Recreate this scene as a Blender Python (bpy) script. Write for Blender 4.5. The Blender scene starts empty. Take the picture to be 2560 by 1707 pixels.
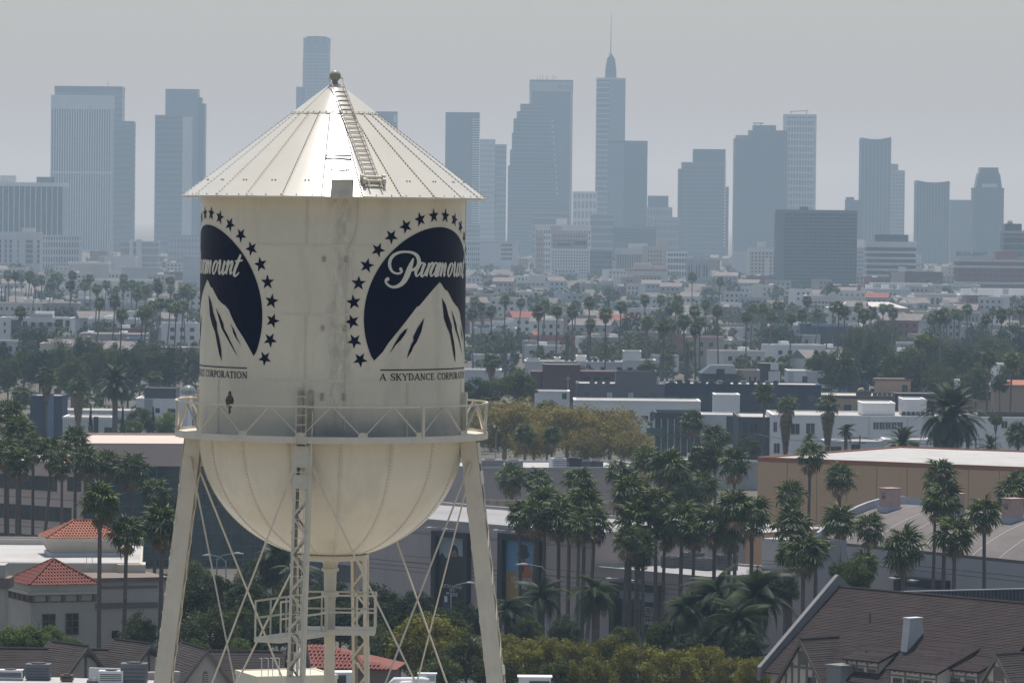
import bpy, bmesh, math, random
from mathutils import Vector, Matrix, Euler
from mathutils.geometry import tessellate_polygon
R = math.radians
sc = bpy.context.scene
C = sc.collection
random.seed(11)

# ---------------------------------------------------------------- camera
F = 12500.0                      # focal length in photograph pixels (2560 wide): a long telephoto
CAMZ = 45.0                      # the drone hovers level with the tank's eave
PITCH = (853.5 - 548.0) / F
cam = bpy.data.cameras.new('camera')
cam.sensor_width = 36.0
cam.lens = F / 2560.0 * 36.0
cam.clip_start = 1.0
cam.clip_end = 60000.0
camo = bpy.data.objects.new('camera', cam)
C.objects.link(camo)
MROT = Euler((math.pi / 2 - PITCH, 0, 0)).to_matrix() @ Matrix.Rotation(R(0.6), 3, 'Z')
camo.matrix_world = Matrix.Translation((0, 0, CAMZ)) @ MROT.to_4x4()
sc.camera = camo

# ---------------------------------------------------------------- sky, sun, exposure
SUN_EL = 73.0
w = bpy.data.worlds.new('World')
sc.world = w
w.use_nodes = True
nt = w.node_tree
sky = nt.nodes.new('ShaderNodeTexSky')
sky.sky_type = 'NISHITA'
sky.sun_disc = False
sky.sun_elevation = R(SUN_EL)
sky.sun_rotation = R(0)
sky.altitude = 100
sky.air_density = 1.0
sky.dust_density = 2.3
sky.ozone_density = 1.0
nt.links.new(sky.outputs[0], nt.nodes['Background'].inputs[0])
nt.nodes['Background'].inputs[1].default_value = 0.115
sun = bpy.data.lights.new('sun', 'SUN')
sun.energy = 4.4
sun.angle = R(0.5)
sun.color = (1.0, 0.975, 0.935)
suno = bpy.data.objects.new('sun', sun)
suno.rotation_euler = (-R(90 - SUN_EL), 0, 0)
suno.location = (0, 300, 600)
C.objects.link(suno)
vs = sc.view_settings
vs.view_transform = 'Standard'
vs.look = 'None'
vs.exposure = 0.04
vs.gamma = 1.0
vs.use_curve_mapping = False
cy = sc.cycles
cy.use_denoising = True
try:
    cy.denoiser = 'OPENIMAGEDENOISE'
except Exception:
    pass
cy.max_bounces = 5
cy.diffuse_bounces = 3
cy.glossy_bounces = 2
cy.transmission_bounces = 3
cy.volume_bounces = 0
cy.transparent_max_bounces = 8
cy.sample_clamp_indirect = 6.0
cy.caustics_reflective = False
cy.caustics_refractive = False

# ---------------------------------------------------------------- placing helpers
def ray(px, py):
    return MROT @ Vector(((px - 1280.0) / F, -(py - 853.5) / F, -1.0))
def P(px, py, Y):
    v = ray(px, py)
    t = Y / v.y
    return Vector((v.x * t, Y, CAMZ + v.z * t))
def PX(px, py, Y): return P(px, py, Y).x
def PZ(px, py, Y): return P(px, py, Y).z
def ground_d(px, py):            # distance at which that line of sight meets the ground
    v = ray(px, py)
    return v.y * CAMZ / -v.z
MPP = lambda d: d / F            # metres covered by one photograph pixel at distance d

# ---------------------------------------------------------------- materials
MATS = {}
def mat(name, col, rough=0.7, var=0.12, scale=0.6, fine=12.0, spec=0.4, metal=0.0, bump=0.0,
        stretch=(1, 1, 1), stain=None, translucent=0.0, coat=0.0, randomise=0.0, hue=None):
    if name in MATS: return MATS[name]
    m = bpy.data.materials.new(name)
    m.use_nodes = True
    t = m.node_tree; n = t.nodes; l = t.links
    b = n['Principled BSDF']
    b.inputs['Roughness'].default_value = rough
    b.inputs['Metallic'].default_value = metal
    b.inputs['Specular IOR Level'].default_value = spec
    if coat: b.inputs['Coat Weight'].default_value = coat; b.inputs['Coat Roughness'].default_value = .15
    geo = n.new('ShaderNodeNewGeometry')
    mp = n.new('ShaderNodeVectorMath'); mp.operation = 'MULTIPLY'
    mp.inputs[1].default_value = stretch
    l.new(geo.outputs['Position'], mp.inputs[0])
    n1 = n.new('ShaderNodeTexNoise'); n1.inputs['Scale'].default_value = scale
    n1.inputs['Detail'].default_value = 4
    n2 = n.new('ShaderNodeTexNoise'); n2.inputs['Scale'].default_value = fine
    n2.inputs['Detail'].default_value = 3
    l.new(mp.outputs[0], n1.inputs['Vector']); l.new(mp.outputs[0], n2.inputs['Vector'])
    add = n.new('ShaderNodeMath'); add.operation = 'MULTIPLY_ADD'
    l.new(n2.outputs[0], add.inputs[0]); add.inputs[1].default_value = 0.5
    sub = n.new('ShaderNodeMath'); sub.operation = 'MULTIPLY_ADD'
    l.new(n1.outputs[0], sub.inputs[0]); sub.inputs[1].default_value = 1.4; sub.inputs[2].default_value = -0.45
    l.new(sub.outputs[0], add.inputs[2])
    mix = n.new('ShaderNodeMix'); mix.data_type = 'RGBA'
    lo = [max(0, c * (1 - var)) for c in col]; hi = [min(1, c * (1 + var)) for c in col]
    if hue: hi = list(hue)
    mix.inputs[6].default_value = (*lo, 1); mix.inputs[7].default_value = (*hi, 1)
    if randomise:
        oi = n.new('ShaderNodeObjectInfo')
        ad2 = n.new('ShaderNodeMath'); ad2.operation = 'MULTIPLY_ADD'
        l.new(oi.outputs['Random'], ad2.inputs[0]); ad2.inputs[1].default_value = randomise
        l.new(add.outputs[0], ad2.inputs[2])
        sb = n.new('ShaderNodeMath'); sb.operation = 'SUBTRACT'; sb.use_clamp = True
        l.new(ad2.outputs[0], sb.inputs[0]); sb.inputs[1].default_value = randomise / 2
        l.new(sb.outputs[0], mix.inputs[0])
    else:
        add.use_clamp = True
        l.new(add.outputs[0], mix.inputs[0])
    out = mix.outputs[2]
    if stain:
        sc_, amt, scol, st = stain
        v2 = n.new('ShaderNodeVectorMath'); v2.operation = 'MULTIPLY'; v2.inputs[1].default_value = st
        l.new(geo.outputs['Position'], v2.inputs[0])
        n3 = n.new('ShaderNodeTexNoise'); n3.inputs['Scale'].default_value = sc_; n3.inputs['Detail'].default_value = 6
        n3.inputs['Roughness'].default_value = .65
        l.new(v2.outputs[0], n3.inputs['Vector'])
        rp = n.new('ShaderNodeMapRange'); rp.inputs[1].default_value = .52; rp.inputs[2].default_value = .72
        rp.inputs[3].default_value = 0; rp.inputs[4].default_value = amt
        l.new(n3.outputs[0], rp.inputs[0])
        mx = n.new('ShaderNodeMix'); mx.data_type = 'RGBA'
        l.new(rp.outputs[0], mx.inputs[0]); l.new(out, mx.inputs[6]); mx.inputs[7].default_value = (*scol, 1)
        out = mx.outputs[2]
    l.new(out, b.inputs['Base Color'])
    if bump:
        bp = n.new('ShaderNodeBump'); bp.inputs['Strength'].default_value = bump
        bp.inputs['Distance'].default_value = .05
        l.new(n2.outputs[0], bp.inputs['Height']); l.new(bp.outputs[0], b.inputs['Normal'])
    if translucent:
        tr = n.new('ShaderNodeBsdfTranslucent'); l.new(out, tr.inputs[0])
        ms = n.new('ShaderNodeMixShader'); ms.inputs[0].default_value = translucent
        l.new(b.outputs[0], ms.inputs[1]); l.new(tr.outputs[0], ms.inputs[2])
        l.new(ms.outputs[0], n['Material Output'].inputs['Surface'])
    MATS[name] = m
    return m

# ---------------------------------------------------------------- mesh helpers
class MB:
    def __init__(s): s.v = []; s.f = []
    def add(s, vs, fs):
        k = len(s.v); s.v += [tuple(p) for p in vs]; s.f += [tuple(i + k for i in f) for f in fs]
    def box(s, x0, x1, y0, y1, z0, z1):
        s.add([(x0, y0, z0), (x1, y0, z0), (x1, y1, z0), (x0, y1, z0), (x0, y0, z1), (x1, y0, z1), (x1, y1, z1), (x0, y1, z1)],
              [(0, 3, 2, 1), (4, 5, 6, 7), (0, 1, 5, 4), (1, 2, 6, 5), (2, 3, 7, 6), (3, 0, 4, 7)])
    def bar(s, a, b, wd, ht=None, up=(0, 0, 1)):
        a = Vector(a); b = Vector(b); ht = wd if ht is None else ht
        d = (b - a).normalized(); u = Vector(up)
        if abs(d.dot(u)) > .98: u = Vector((1, 0, 0)) if abs(d.x) < .9 else Vector((0, 1, 0))
        x = d.cross(u).normalized(); y = x.cross(d).normalized()
        vs = []
        for p in (a, b):
            for i, j in ((-1, -1), (1, -1), (1, 1), (-1, 1)):
                vs.append(p + x * (i * wd / 2) + y * (j * ht / 2))
        s.add(vs, [(0, 1, 2, 3), (7, 6, 5, 4), (0, 4, 5, 1), (1, 5, 6, 2), (2, 6, 7, 3), (3, 7, 4, 0)])
    def tube(s, pts, r, n=6, cap=True):
        pts = [Vector(p) for p in pts]
        rs = r if isinstance(r, (list, tuple)) else [r] * len(pts)
        k = len(s.v); pd = None
        for i, p in enumerate(pts):
            d = (pts[min(i + 1, len(pts) - 1)] - pts[max(i - 1, 0)]).normalized()
            u = Vector((0, 0, 1)) if abs(d.z) < .9 else Vector((1, 0, 0))
            x = d.cross(u).normalized()
            if pd is not None and x.dot(pd) < 0: x = -x
            pd = x
            y = d.cross(x)
            for j in range(n):
                a = 2 * math.pi * j / n
                s.v.append(tuple(p + (x * math.cos(a) + y * math.sin(a)) * rs[i]))
        for i in range(len(pts) - 1):
            for j in range(n):
                a = k + i * n + j; b = k + i * n + (j + 1) % n
                s.f.append((a, b, b + n, a + n))
        if cap:
            s.f.append(tuple(k + j for j in range(n - 1, -1, -1)))
            e = k + (len(pts) - 1) * n
            s.f.append(tuple(e + j for j in range(n)))
    def lathe(s, prof, n=48, c=(0, 0, 0), a0=0, a1=2 * math.pi, close=True):
        k = len(s.v); m = n if close else n + 1
        for r, z in prof:
            for j in range(m):
                a = a0 + (a1 - a0) * j / n
                s.v.append((c[0] + r * math.sin(a), c[1] - r * math.cos(a), c[2] + z))
        for i in range(len(prof) - 1):
            for j in range(n):
                p = k + i * m + j; q = k + i * m + ((j + 1) % m if close else j + 1)
                s.f.append((p, q, q + m, p + m))
    def prism(s, poly, y0, y1):          # poly in (x, z), extruded in y
        n = len(poly); k = len(s.v)
        s.v += [(x, y0, z) for x, z in poly] + [(x, y1, z) for x, z in poly]
        s.f.append(tuple(k + i for i in range(n))); s.f.append(tuple(k + n + i for i in range(n - 1, -1, -1)))
        for i in range(n):
            j = (i + 1) % n
            s.f.append((k + j, k + i, k + n + i, k + n + j))
    def xprism(s, poly, x0, x1):         # poly in (y, z), extruded in x
        n = len(poly); k = len(s.v)
        s.v += [(x0, y, z) for y, z in poly] + [(x1, y, z) for y, z in poly]
        s.f.append(tuple(k + i for i in range(n - 1, -1, -1))); s.f.append(tuple(k + n + i for i in range(n)))
        for i in range(n):
            j = (i + 1) % n
            s.f.append((k + i, k + j, k + n + j, k + n + i))
    def mesh(s, name, m=None, smooth=False):
        me = bpy.data.meshes.new(name)
        me.from_pydata(s.v, [], s.f)
        if m: me.materials.append(m)
        if smooth: me.polygons.foreach_set('use_smooth', [True] * len(me.polygons))
        me.update()
        return me
    def build(s, name, m, parent=None, smooth=False, kind=None, label=None):
        return obj(name, s.mesh(name, m, smooth), parent, kind, label)
def obj(name, me, parent=None, kind=None, label=None):
    o = bpy.data.objects.new(name, me)
    C.objects.link(o)
    if parent is not None: o.parent = parent
    if kind: o['kind'] = kind
    if label: o['label'] = label
    return o
def thing(name, label, cat, loc=(0, 0, 0), rz=0.0, group=None):
    o = bpy.data.objects.new(name, None)
    o.empty_display_size = .5
    C.objects.link(o)
    o.location = loc; o.rotation_euler = (0, 0, rz)
    o['label'] = label; o['category'] = cat
    if group: o['group'] = group
    return o
def tag(o, label, cat, group=None):
    o['label'] = label; o['category'] = cat
    if group: o['group'] = group
    return o
def copy_tree(o, parent=None):
    c = o.copy(); C.objects.link(c)
    if parent is not None: c.parent = parent
    for ch in o.children: copy_tree(ch, c)
    return c

# ---------------------------------------------------------------- ground and hazy air
m_ground = mat('ground_dry', (.085, .08, .068), .95, .35, .02, .35, hue=(.14, .122, .092), stain=(.045, .85, (.055, .065, .035), (1, 1, 1)))
g = MB(); g.add([(-6000, -200, 0), (6000, -200, 0), (6000, 30000, 0), (-6000, 30000, 0)], [(0, 1, 2, 3)])
o = g.build('ground', m_ground); o['kind'] = 'structure'
m_bounce_pave = mat('bounce_concrete', (.37, .36, .34), .9, .15, .05, 1.0, stain=(.06, .5, (.26, .24, .21), (1, 1, 1)))  # pale paving out of view, added to bounce light up onto the bowl
g = MB(); g.add([(-75, 60, .004), (60, 60, .004), (60, 372, .004), (-75, 372, .004)], [(0, 1, 2, 3)])
o = g.build('bounce_pavement', m_bounce_pave); o['kind'] = 'structure'
HAZE_DENSITY = 1.25e-4
hz = MB(); hz.box(-6100, 6100, -300, 30100, -1.0, 352)
hm = bpy.data.materials.new('haze'); hm.use_nodes = True
hm.node_tree.nodes.clear()
ho = hm.node_tree.nodes.new('ShaderNodeOutputMaterial')
pv = hm.node_tree.nodes.new('ShaderNodeVolumePrincipled')
pv.inputs['Color'].default_value = (.62, .83, 1.0, 1)
pv.inputs['Absorption Color'].default_value = (1, 1, 1, 1)
pv.inputs['Density'].default_value = HAZE_DENSITY
pv.inputs['Anisotropy'].default_value = 0.1
pv.inputs['Density Attribute'].default_value = ''
hm.cycles.homogeneous_volume = True
hm.node_tree.links.new(pv.outputs[0], ho.inputs['Volume'])
hzo = hz.build('haze', hm); hzo['kind'] = 'stuff'; hzo['label'] = 'pale grey blue smog hanging over the whole city'
hzo.display_type = 'WIRE'
# ================================================================ the water tower
TD = 170.0
TS = MPP(TD)
AX = PX(834, 560, TD)
PH = math.atan2(-AX, TD)        # direction from the axis to the camera
def tz(py, px=832): return PZ(px, py, TD)
m_cream = mat('tank_paint_cream', (.70, .62, .462), .34, .09, .5, 6.0, spec=.45,
              stain=(.9, .5, (.49, .435, .335), (1, 1, .22)))
m_roofp = mat('tank_roof_paint', (.58, .54, .45), .24, .06, .8, 5.0, spec=.55,
              stain=(.7, .25, (.58, .54, .43), (1, 1, .6)))
m_steel = mat('leg_paint_cream', (.64, .575, .45), .5, .10, 1.2, 14, stain=(1.6, .35, (.42, .38, .30), (1, 1, .5)))
m_navy = mat('navy_paint', (.0015, .004, .020), .5, .2, 1.0, 8, spec=.12)
m_letter = mat('cream_lettering', (.70, .64, .50), .42, .05, .5, 6.0)
m_rust = mat('rust_grime', (.40, .34, .25), .8, .45, 4, 20)
m_rivet = mat('rivet_paint_grimy', (.46, .39, .28), .6, .2, 3, 20)
m_black = mat('black_paint', (.012, .012, .014), .5, .2, 2, 10)

tower = thing('water_tower', 'tall cream riveted steel water tower with conical roof and navy mountain emblems', 'water tower', (AX, TD, 0))
ZE = tz(493); ZAP = tz(212); RE = 5.17
RC = 4.5; ZD = tz(1077); ZB = tz(1393)

# --- cone roof: 24 lapped plates with a cap cone above a riveted ring
cone_o = thing_o = obj('cone_roof', None, tower)
NS = 24; OFF = R(-4) + PH
def cone_z(r): return ZE + (RE - r) / RE * (ZAP + .12 - ZE)
RR = .277 * RE
nb = MB()
for k in range(NS):
    pl = MB()
    a0 = OFF + 2 * math.pi * k / NS; a1 = OFF + 2 * math.pi * (k + 1) / NS
    rows = []
    for q, rr in enumerate((RE, RE * .75, RE * .5, RR - .03)):
        row = []
        for j in range(5):
            a = a0 + (a1 - a0) * j / 4
            lift = .0 + (.012 if j == 0 else 0) + .006 * math.sin(j * 1.57) * (1 + .5 * math.sin(k * 2.1 + q))
            row.append((rr * math.sin(a), -rr * math.cos(a), cone_z(rr) + lift))
        rows.append(row)
    vs_ = [p for r_ in rows for p in r_]
    fs_ = [(i * 5 + j, i * 5 + j + 1, (i + 1) * 5 + j + 1, (i + 1) * 5 + j) for i in range(3) for j in range(4)]
    pl.add(vs_, fs_)
    po = pl.build('roof_plate', m_roofp, cone_o, smooth=True)
    # lap seam strip and its rivets
    st = MB()
    for (r0, r1) in ((RE - .01, RR),):
        sl = Vector((math.sin(a0), -math.cos(a0), 0)); tg = Vector((math.cos(a0), math.sin(a0), 0))
        p = [sl * r0 + Vector((0, 0, cone_z(r0) + .006)), sl * r1 + Vector((0, 0, cone_z(r1) + .006))]
        st.bar(p[0], p[1], .045, .022)
        for i in range(34):
            q = p[0].lerp(p[1], (i + .5) / 34)
            for s_ in (-1,):
                nb.box(q.x - .02 + tg.x * s_ * .045, q.x + .02 + tg.x * s_ * .045, q.y - .02 + tg.y * s_ * .045, q.y + .02 + tg.y * s_ * .045, q.z - .01, q.z + .028)
    st.build('seam', m_roofp, cone_o)
    # two bolts per plate near the eave
    am = (a0 + a1) / 2; rb = RE * .865
    for s_ in (-.06, .06):
        aa = am + s_ / rb
        nb.box(rb * math.sin(aa) - .025, rb * math.sin(aa) + .025, -rb * math.cos(aa) - .025, -rb * math.cos(aa) + .025, cone_z(rb) - .01, cone_z(rb) + .03)
for i in range(60):
    a = 2 * math.pi * i / 60; rb = RE - .06
    nb.box(rb * math.sin(a) - .018, rb * math.sin(a) + .018, -rb * math.cos(a) - .018, -rb * math.cos(a) + .018, cone_z(rb) - .005, cone_z(rb) + .03)
for i in range(40):
    a = 2 * math.pi * i / 40; rb = RR + .02
    nb.box(rb * math.sin(a) - .02, rb * math.sin(a) + .02, -rb * math.cos(a) - .02, -rb * math.cos(a) + .02, cone_z(rb) - .005, cone_z(rb) + .05)
nb.build('rivets', m_rivet, cone_o, kind='stuff')
cp = MB(); cp.lathe([(RR + .03, cone_z(RR + .03) + .018), (RR * .5, cone_z(RR * .5) + .03), (.16, cone_z(.16) + .02)], 48)
cp.build('roof_cap', m_roofp, cone_o, smooth=True)
cp = MB(); cp.lathe([(RR + .07, cone_z(RR + .07) + .012), (RR + .07, cone_z(RR + .07) + .03), (RR - .02, cone_z(RR - .02) + .042), (RR - .02, cone_z(RR) + .01)], 48)
cp.build('ring_seam', m_roofp, cone_o)
ev = MB(); ev.lathe([(RE - .02, ZE - .0), (RE + .02, ZE + .005), (RE + .02, ZE - .06), (RE - .05, ZE - .06), (RC - .02, ZE - .02)], 96)
ev.build('eave', m_cream, cone_o)
a0 = OFF - R(45)
st = MB(); sl = Vector((math.sin(a0), -math.cos(a0), 0))
st.bar(sl * RR + Vector((0, 0, cone_z(RR) + .03)), sl * .2 + Vector((0, 0, cone_z(.2) + .03)), .05, .02); st.build('seam', m_roofp, cone_o)
# finial
fo = MB(); zb = tz(190)
fo.lathe([(.0, zb + .2)] + [(.2 * math.sin(t), zb + .2 * math.cos(t)) for t in [i * math.pi / 12 for i in range(1, 11)]] + [(.09, zb - .2), (.11, zb - .24), (.10, zb - .3), (.17, zb - .34), (.20, zb - .42), (.30, zb - .47), (.30, zb - .5)], 24)
fo.build('finial_ball', mat('finial_paint', (.34, .315, .26), .4, .12, 4, 12), tower, smooth=True)

# --- roof ladder, roller carriage, hatch handles, eave hatch
def conept(px_right, r, lift):       # a point above the cone surface on the camera side
    a = math.asin(max(-1, min(1, px_right / max(r, .01))))
    return Vector((px_right, -r * math.cos(a), cone_z(r) + lift))
m_ladder = mat('ladder_steel_brown', (.30, .26, .20), .55, .2, 3, 12)
lad = obj('roof_ladder', None, tower)
def ladpt(t, side): # t 0 top .. 1 bottom
    ang = R(18.5)
    r = .35 + t * (RE * .965 - .35)
    base = Vector((math.sin(ang), -math.cos(ang), 0)) * r
    tg = Vector((math.cos(ang), math.sin(ang), 0))
    return base + tg * side * .21 + Vector((0, 0, cone_z(r) + .16))
rl = MB()
for s_ in (-1, 1): rl.tube([ladpt(t / 10, s_) for t in range(11)], .024, 6)
rl.tube([ladpt(0, -1), ladpt(0, -1) + Vector((-.12, .25, .22)), Vector((0, -.05, ZAP + .28)), ladpt(0, 1) + Vector((-.05, .25, .2)), ladpt(0, 1)], .022, 6)
rl.build('ladder_rail', m_ladder, lad)
rg = MB(); rg.tube([(-.21, 0, 0), (.21, 0, 0)], .018, 5)
rgm = rg.mesh('rung', m_ladder)
for i in range(22):
    t = .03 + i / 22 * .96
    o = obj('rung', rgm, lad); p = (ladpt(t, -1) + ladpt(t, 1)) / 2; o.location = p; o.rotation_euler = (0, 0, R(18.5))
rc = MB(); pl_, pr_ = ladpt(.90, -1.75), ladpt(.90, 1.75)
rc.tube([pl_, pr_], .05, 8)
pl2, pr2 = ladpt(.935, -1.6), ladpt(.935, 1.6); rc.tube([pl2, pr2], .04, 8)
for p, q in ((pl_, pl2), (pr_, pr2)):
    rc.tube([p + (pr_ - pl_).normalized() * .05, q], .04, 6)
    for c in (p, q):
        d = (pr_ - pl_).normalized(); rc.tube([c - d * .05, c + d * .05], .11, 10)
rc.build('roller_carriage', m_steel, lad)
hh = MB()
def hp(dx, r, lf): return conept(dx, r, lf)
hx = .28
hh.tube([hp(hx - .42, 3.55, .02), hp(hx - .42, 3.5, .10), hp(hx + .40, 3.5, .10), hp(hx + .40, 3.55, .02)], .035, 6)
hh.tube([hp(hx - .30, 4.05, .02), hp(hx - .26, 3.85, .26), hp(hx - .2, 4.05, .02)], .014, 5)
hh.tube([hp(hx + .36, 4.05, .02), hp(hx + .32, 3.85, .26), hp(hx + .26, 4.05, .02)], .014, 5)
hh.tube([hp(hx - .3, 4.05, .03), hp(hx + .36, 4.05, .03)], .016, 5)
hh.build('hatch_handle', m_ladder, tower)
bx_ = MB(); bxx = (785 - 832 + 65) * TS
bx_.box(.02 - .28 + .38, .02 + .28 + .46, -RE - .03, -RE + 1.0, ZE - .07, tz(455))
bx_.box(.02 - .33 + .38, .02 + .33 + .46, -RE - .06, -RE + 1.0, tz(455) + .002, tz(455) + .05)
bx_.box(.02 - .22 + .38, .02 + .22 + .46, -RE - .05, -RE - .032, ZE + .1, ZE + .14)
bx_.build('eave_hatch', m_steel, tower)

# --- tank shell
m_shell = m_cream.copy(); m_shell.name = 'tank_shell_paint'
_t = m_shell.node_tree; _n = _t.nodes; _l = _t.links; _b = _n['Principled BSDF']
_src = _b.inputs['Base Color'].links[0].from_socket
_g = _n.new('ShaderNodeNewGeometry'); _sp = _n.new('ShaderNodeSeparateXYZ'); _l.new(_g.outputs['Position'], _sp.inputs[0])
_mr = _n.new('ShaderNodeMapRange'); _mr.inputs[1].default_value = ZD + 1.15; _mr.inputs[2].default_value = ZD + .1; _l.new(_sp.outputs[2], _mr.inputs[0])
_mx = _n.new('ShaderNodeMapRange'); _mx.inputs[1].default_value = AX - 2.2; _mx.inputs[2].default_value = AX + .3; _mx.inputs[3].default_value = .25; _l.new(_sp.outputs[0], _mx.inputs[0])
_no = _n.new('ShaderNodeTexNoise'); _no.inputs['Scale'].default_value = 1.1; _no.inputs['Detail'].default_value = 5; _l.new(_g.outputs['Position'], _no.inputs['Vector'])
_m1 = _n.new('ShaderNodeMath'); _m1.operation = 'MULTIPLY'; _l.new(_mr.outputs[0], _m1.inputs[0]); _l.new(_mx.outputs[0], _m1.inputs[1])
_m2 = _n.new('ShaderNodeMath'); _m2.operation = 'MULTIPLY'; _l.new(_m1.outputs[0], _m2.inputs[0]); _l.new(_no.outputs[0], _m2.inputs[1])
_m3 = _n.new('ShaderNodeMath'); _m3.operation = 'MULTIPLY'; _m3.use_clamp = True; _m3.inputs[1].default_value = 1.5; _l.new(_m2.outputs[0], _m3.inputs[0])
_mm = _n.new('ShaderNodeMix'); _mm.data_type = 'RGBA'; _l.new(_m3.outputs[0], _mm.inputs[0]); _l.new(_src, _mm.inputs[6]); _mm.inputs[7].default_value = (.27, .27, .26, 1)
_st = _n.new('ShaderNodeMath'); _st.operation = 'SUBTRACT'; _l.new(_sp.outputs[0], _st.inputs[0]); _st.inputs[1].default_value = AX + .42
_ab = _n.new('ShaderNodeMath'); _ab.operation = 'ABSOLUTE'; _l.new(_st.outputs[0], _ab.inputs[0])
_mr2 = _n.new('ShaderNodeMapRange'); _mr2.inputs[1].default_value = .55; _mr2.inputs[2].default_value = .18; _l.new(_ab.outputs[0], _mr2.inputs[0])
_yy = _n.new('ShaderNodeMath'); _yy.operation = 'LESS_THAN'; _l.new(_sp.outputs[1], _yy.inputs[0]); _yy.inputs[1].default_value = TD
_no2 = _n.new('ShaderNodeTexNoise'); _no2.inputs['Scale'].default_value = 1.3; _no2.inputs['Detail'].default_value = 7; _no2.inputs['Roughness'].default_value = .7
_vm = _n.new('ShaderNodeVectorMath'); _vm.operation = 'MULTIPLY'; _vm.inputs[1].default_value = (3, 3, 1); _l.new(_g.outputs['Position'], _vm.inputs[0]); _l.new(_vm.outputs[0], _no2.inputs['Vector'])
_mr3 = _n.new('ShaderNodeMapRange'); _mr3.inputs[1].default_value = .42; _mr3.inputs[2].default_value = .70; _mr3.inputs[4].default_value = .75; _l.new(_no2.outputs[0], _mr3.inputs[0])
_a1 = _n.new('ShaderNodeMath'); _a1.operation = 'MULTIPLY'; _l.new(_mr2.outputs[0], _a1.inputs[0]); _l.new(_mr3.outputs[0], _a1.inputs[1])
_a2 = _n.new('ShaderNodeMath'); _a2.operation = 'MULTIPLY'; _l.new(_a1.outputs[0], _a2.inputs[0]); _l.new(_yy.outputs[0], _a2.inputs[1])
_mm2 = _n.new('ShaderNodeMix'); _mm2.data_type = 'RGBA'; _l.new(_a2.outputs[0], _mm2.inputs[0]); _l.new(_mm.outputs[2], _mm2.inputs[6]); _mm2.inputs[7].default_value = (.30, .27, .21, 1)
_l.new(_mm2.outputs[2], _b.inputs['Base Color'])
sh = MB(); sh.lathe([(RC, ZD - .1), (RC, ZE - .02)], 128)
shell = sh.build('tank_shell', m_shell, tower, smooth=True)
sm_ = MB(); rv = MB()
def on_emblem(a, z):
    for th in (R(52.0) + PH, R(-70.0) + PH):
        da = (a - th + math.pi) % (2 * math.pi) - math.pi
        u = da * RC / (224 * TS); v = (z - tz(789)) / (224 * TS)
        if u * u + v * v < 1.45 and v > -.7: return True
    return False
def cyl(a, r, z): return (r * math.sin(a), -r * math.cos(a), z)
for zz in (tz(612), tz(780), tz(941)):
    sm_.lathe([(RC + .002, zz - .045), (RC + .008, zz - .045), (RC + .008, zz + .045), (RC + .002, zz + .045)], 128)
    for i in range(220):
        a = 2 * math.pi * i / 220
        if on_emblem(a, zz): continue
        rv.add([cyl(a - .0035, RC + .008, zz - .018), cyl(a + .0035, RC + .008, zz - .018), cyl(a, RC + .03, zz), cyl(a, RC + .008, zz + .02)], [(0, 1, 2), (1, 3, 2), (3, 0, 2)])
def vseam(px, y0, y1):
    a = math.asin((px - 830) / 332.0) + PH
    z0, z1 = tz(y1), tz(y0)
    for k in range(1):
        vs_ = [cyl(a - .009, RC + .002, z0), cyl(a - .009, RC + .006, z0), cyl(a + .009, RC + .006, z0), cyl(a + .009, RC + .002, z0),
               cyl(a - .009, RC + .002, z1), cyl(a - .009, RC + .006, z1), cyl(a + .009, RC + .006, z1), cyl(a + .009, RC + .002, z1)]
        sm_.add(vs_, [(0, 1, 5, 4), (1, 2, 6, 5), (2, 3, 7, 6)])
    n = int((z1 - z0) / .085)
    for i in range(n):
        z = z0 + (i + .5) * (z1 - z0) / n
        for da in (-.006, .006):
            if on_emblem(a, z): continue
            rv.add([cyl(a + da - .0035, RC + .01, z - .018), cyl(a + da + .0035, RC + .01, z - .018), cyl(a + da, RC + .028, z), cyl(a + da, RC + .01, z + .02)], [(0, 1, 2), (1, 3, 2), (3, 0, 2)])
for px, y0, y1 in ((765, 495, 610), (1160, 495, 610), (548, 614, 778), (985, 614, 778), (764, 783, 939), (1158, 783, 939), (550, 944, 1078), (762, 944, 1078), (1015, 944, 1078), (1150, 944, 1078)):
    vseam(px, y0, y1)
sm_.build('seam_band', m_cream, shell)
rv.build('rivets', m_rivet, shell, kind='stuff')

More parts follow.
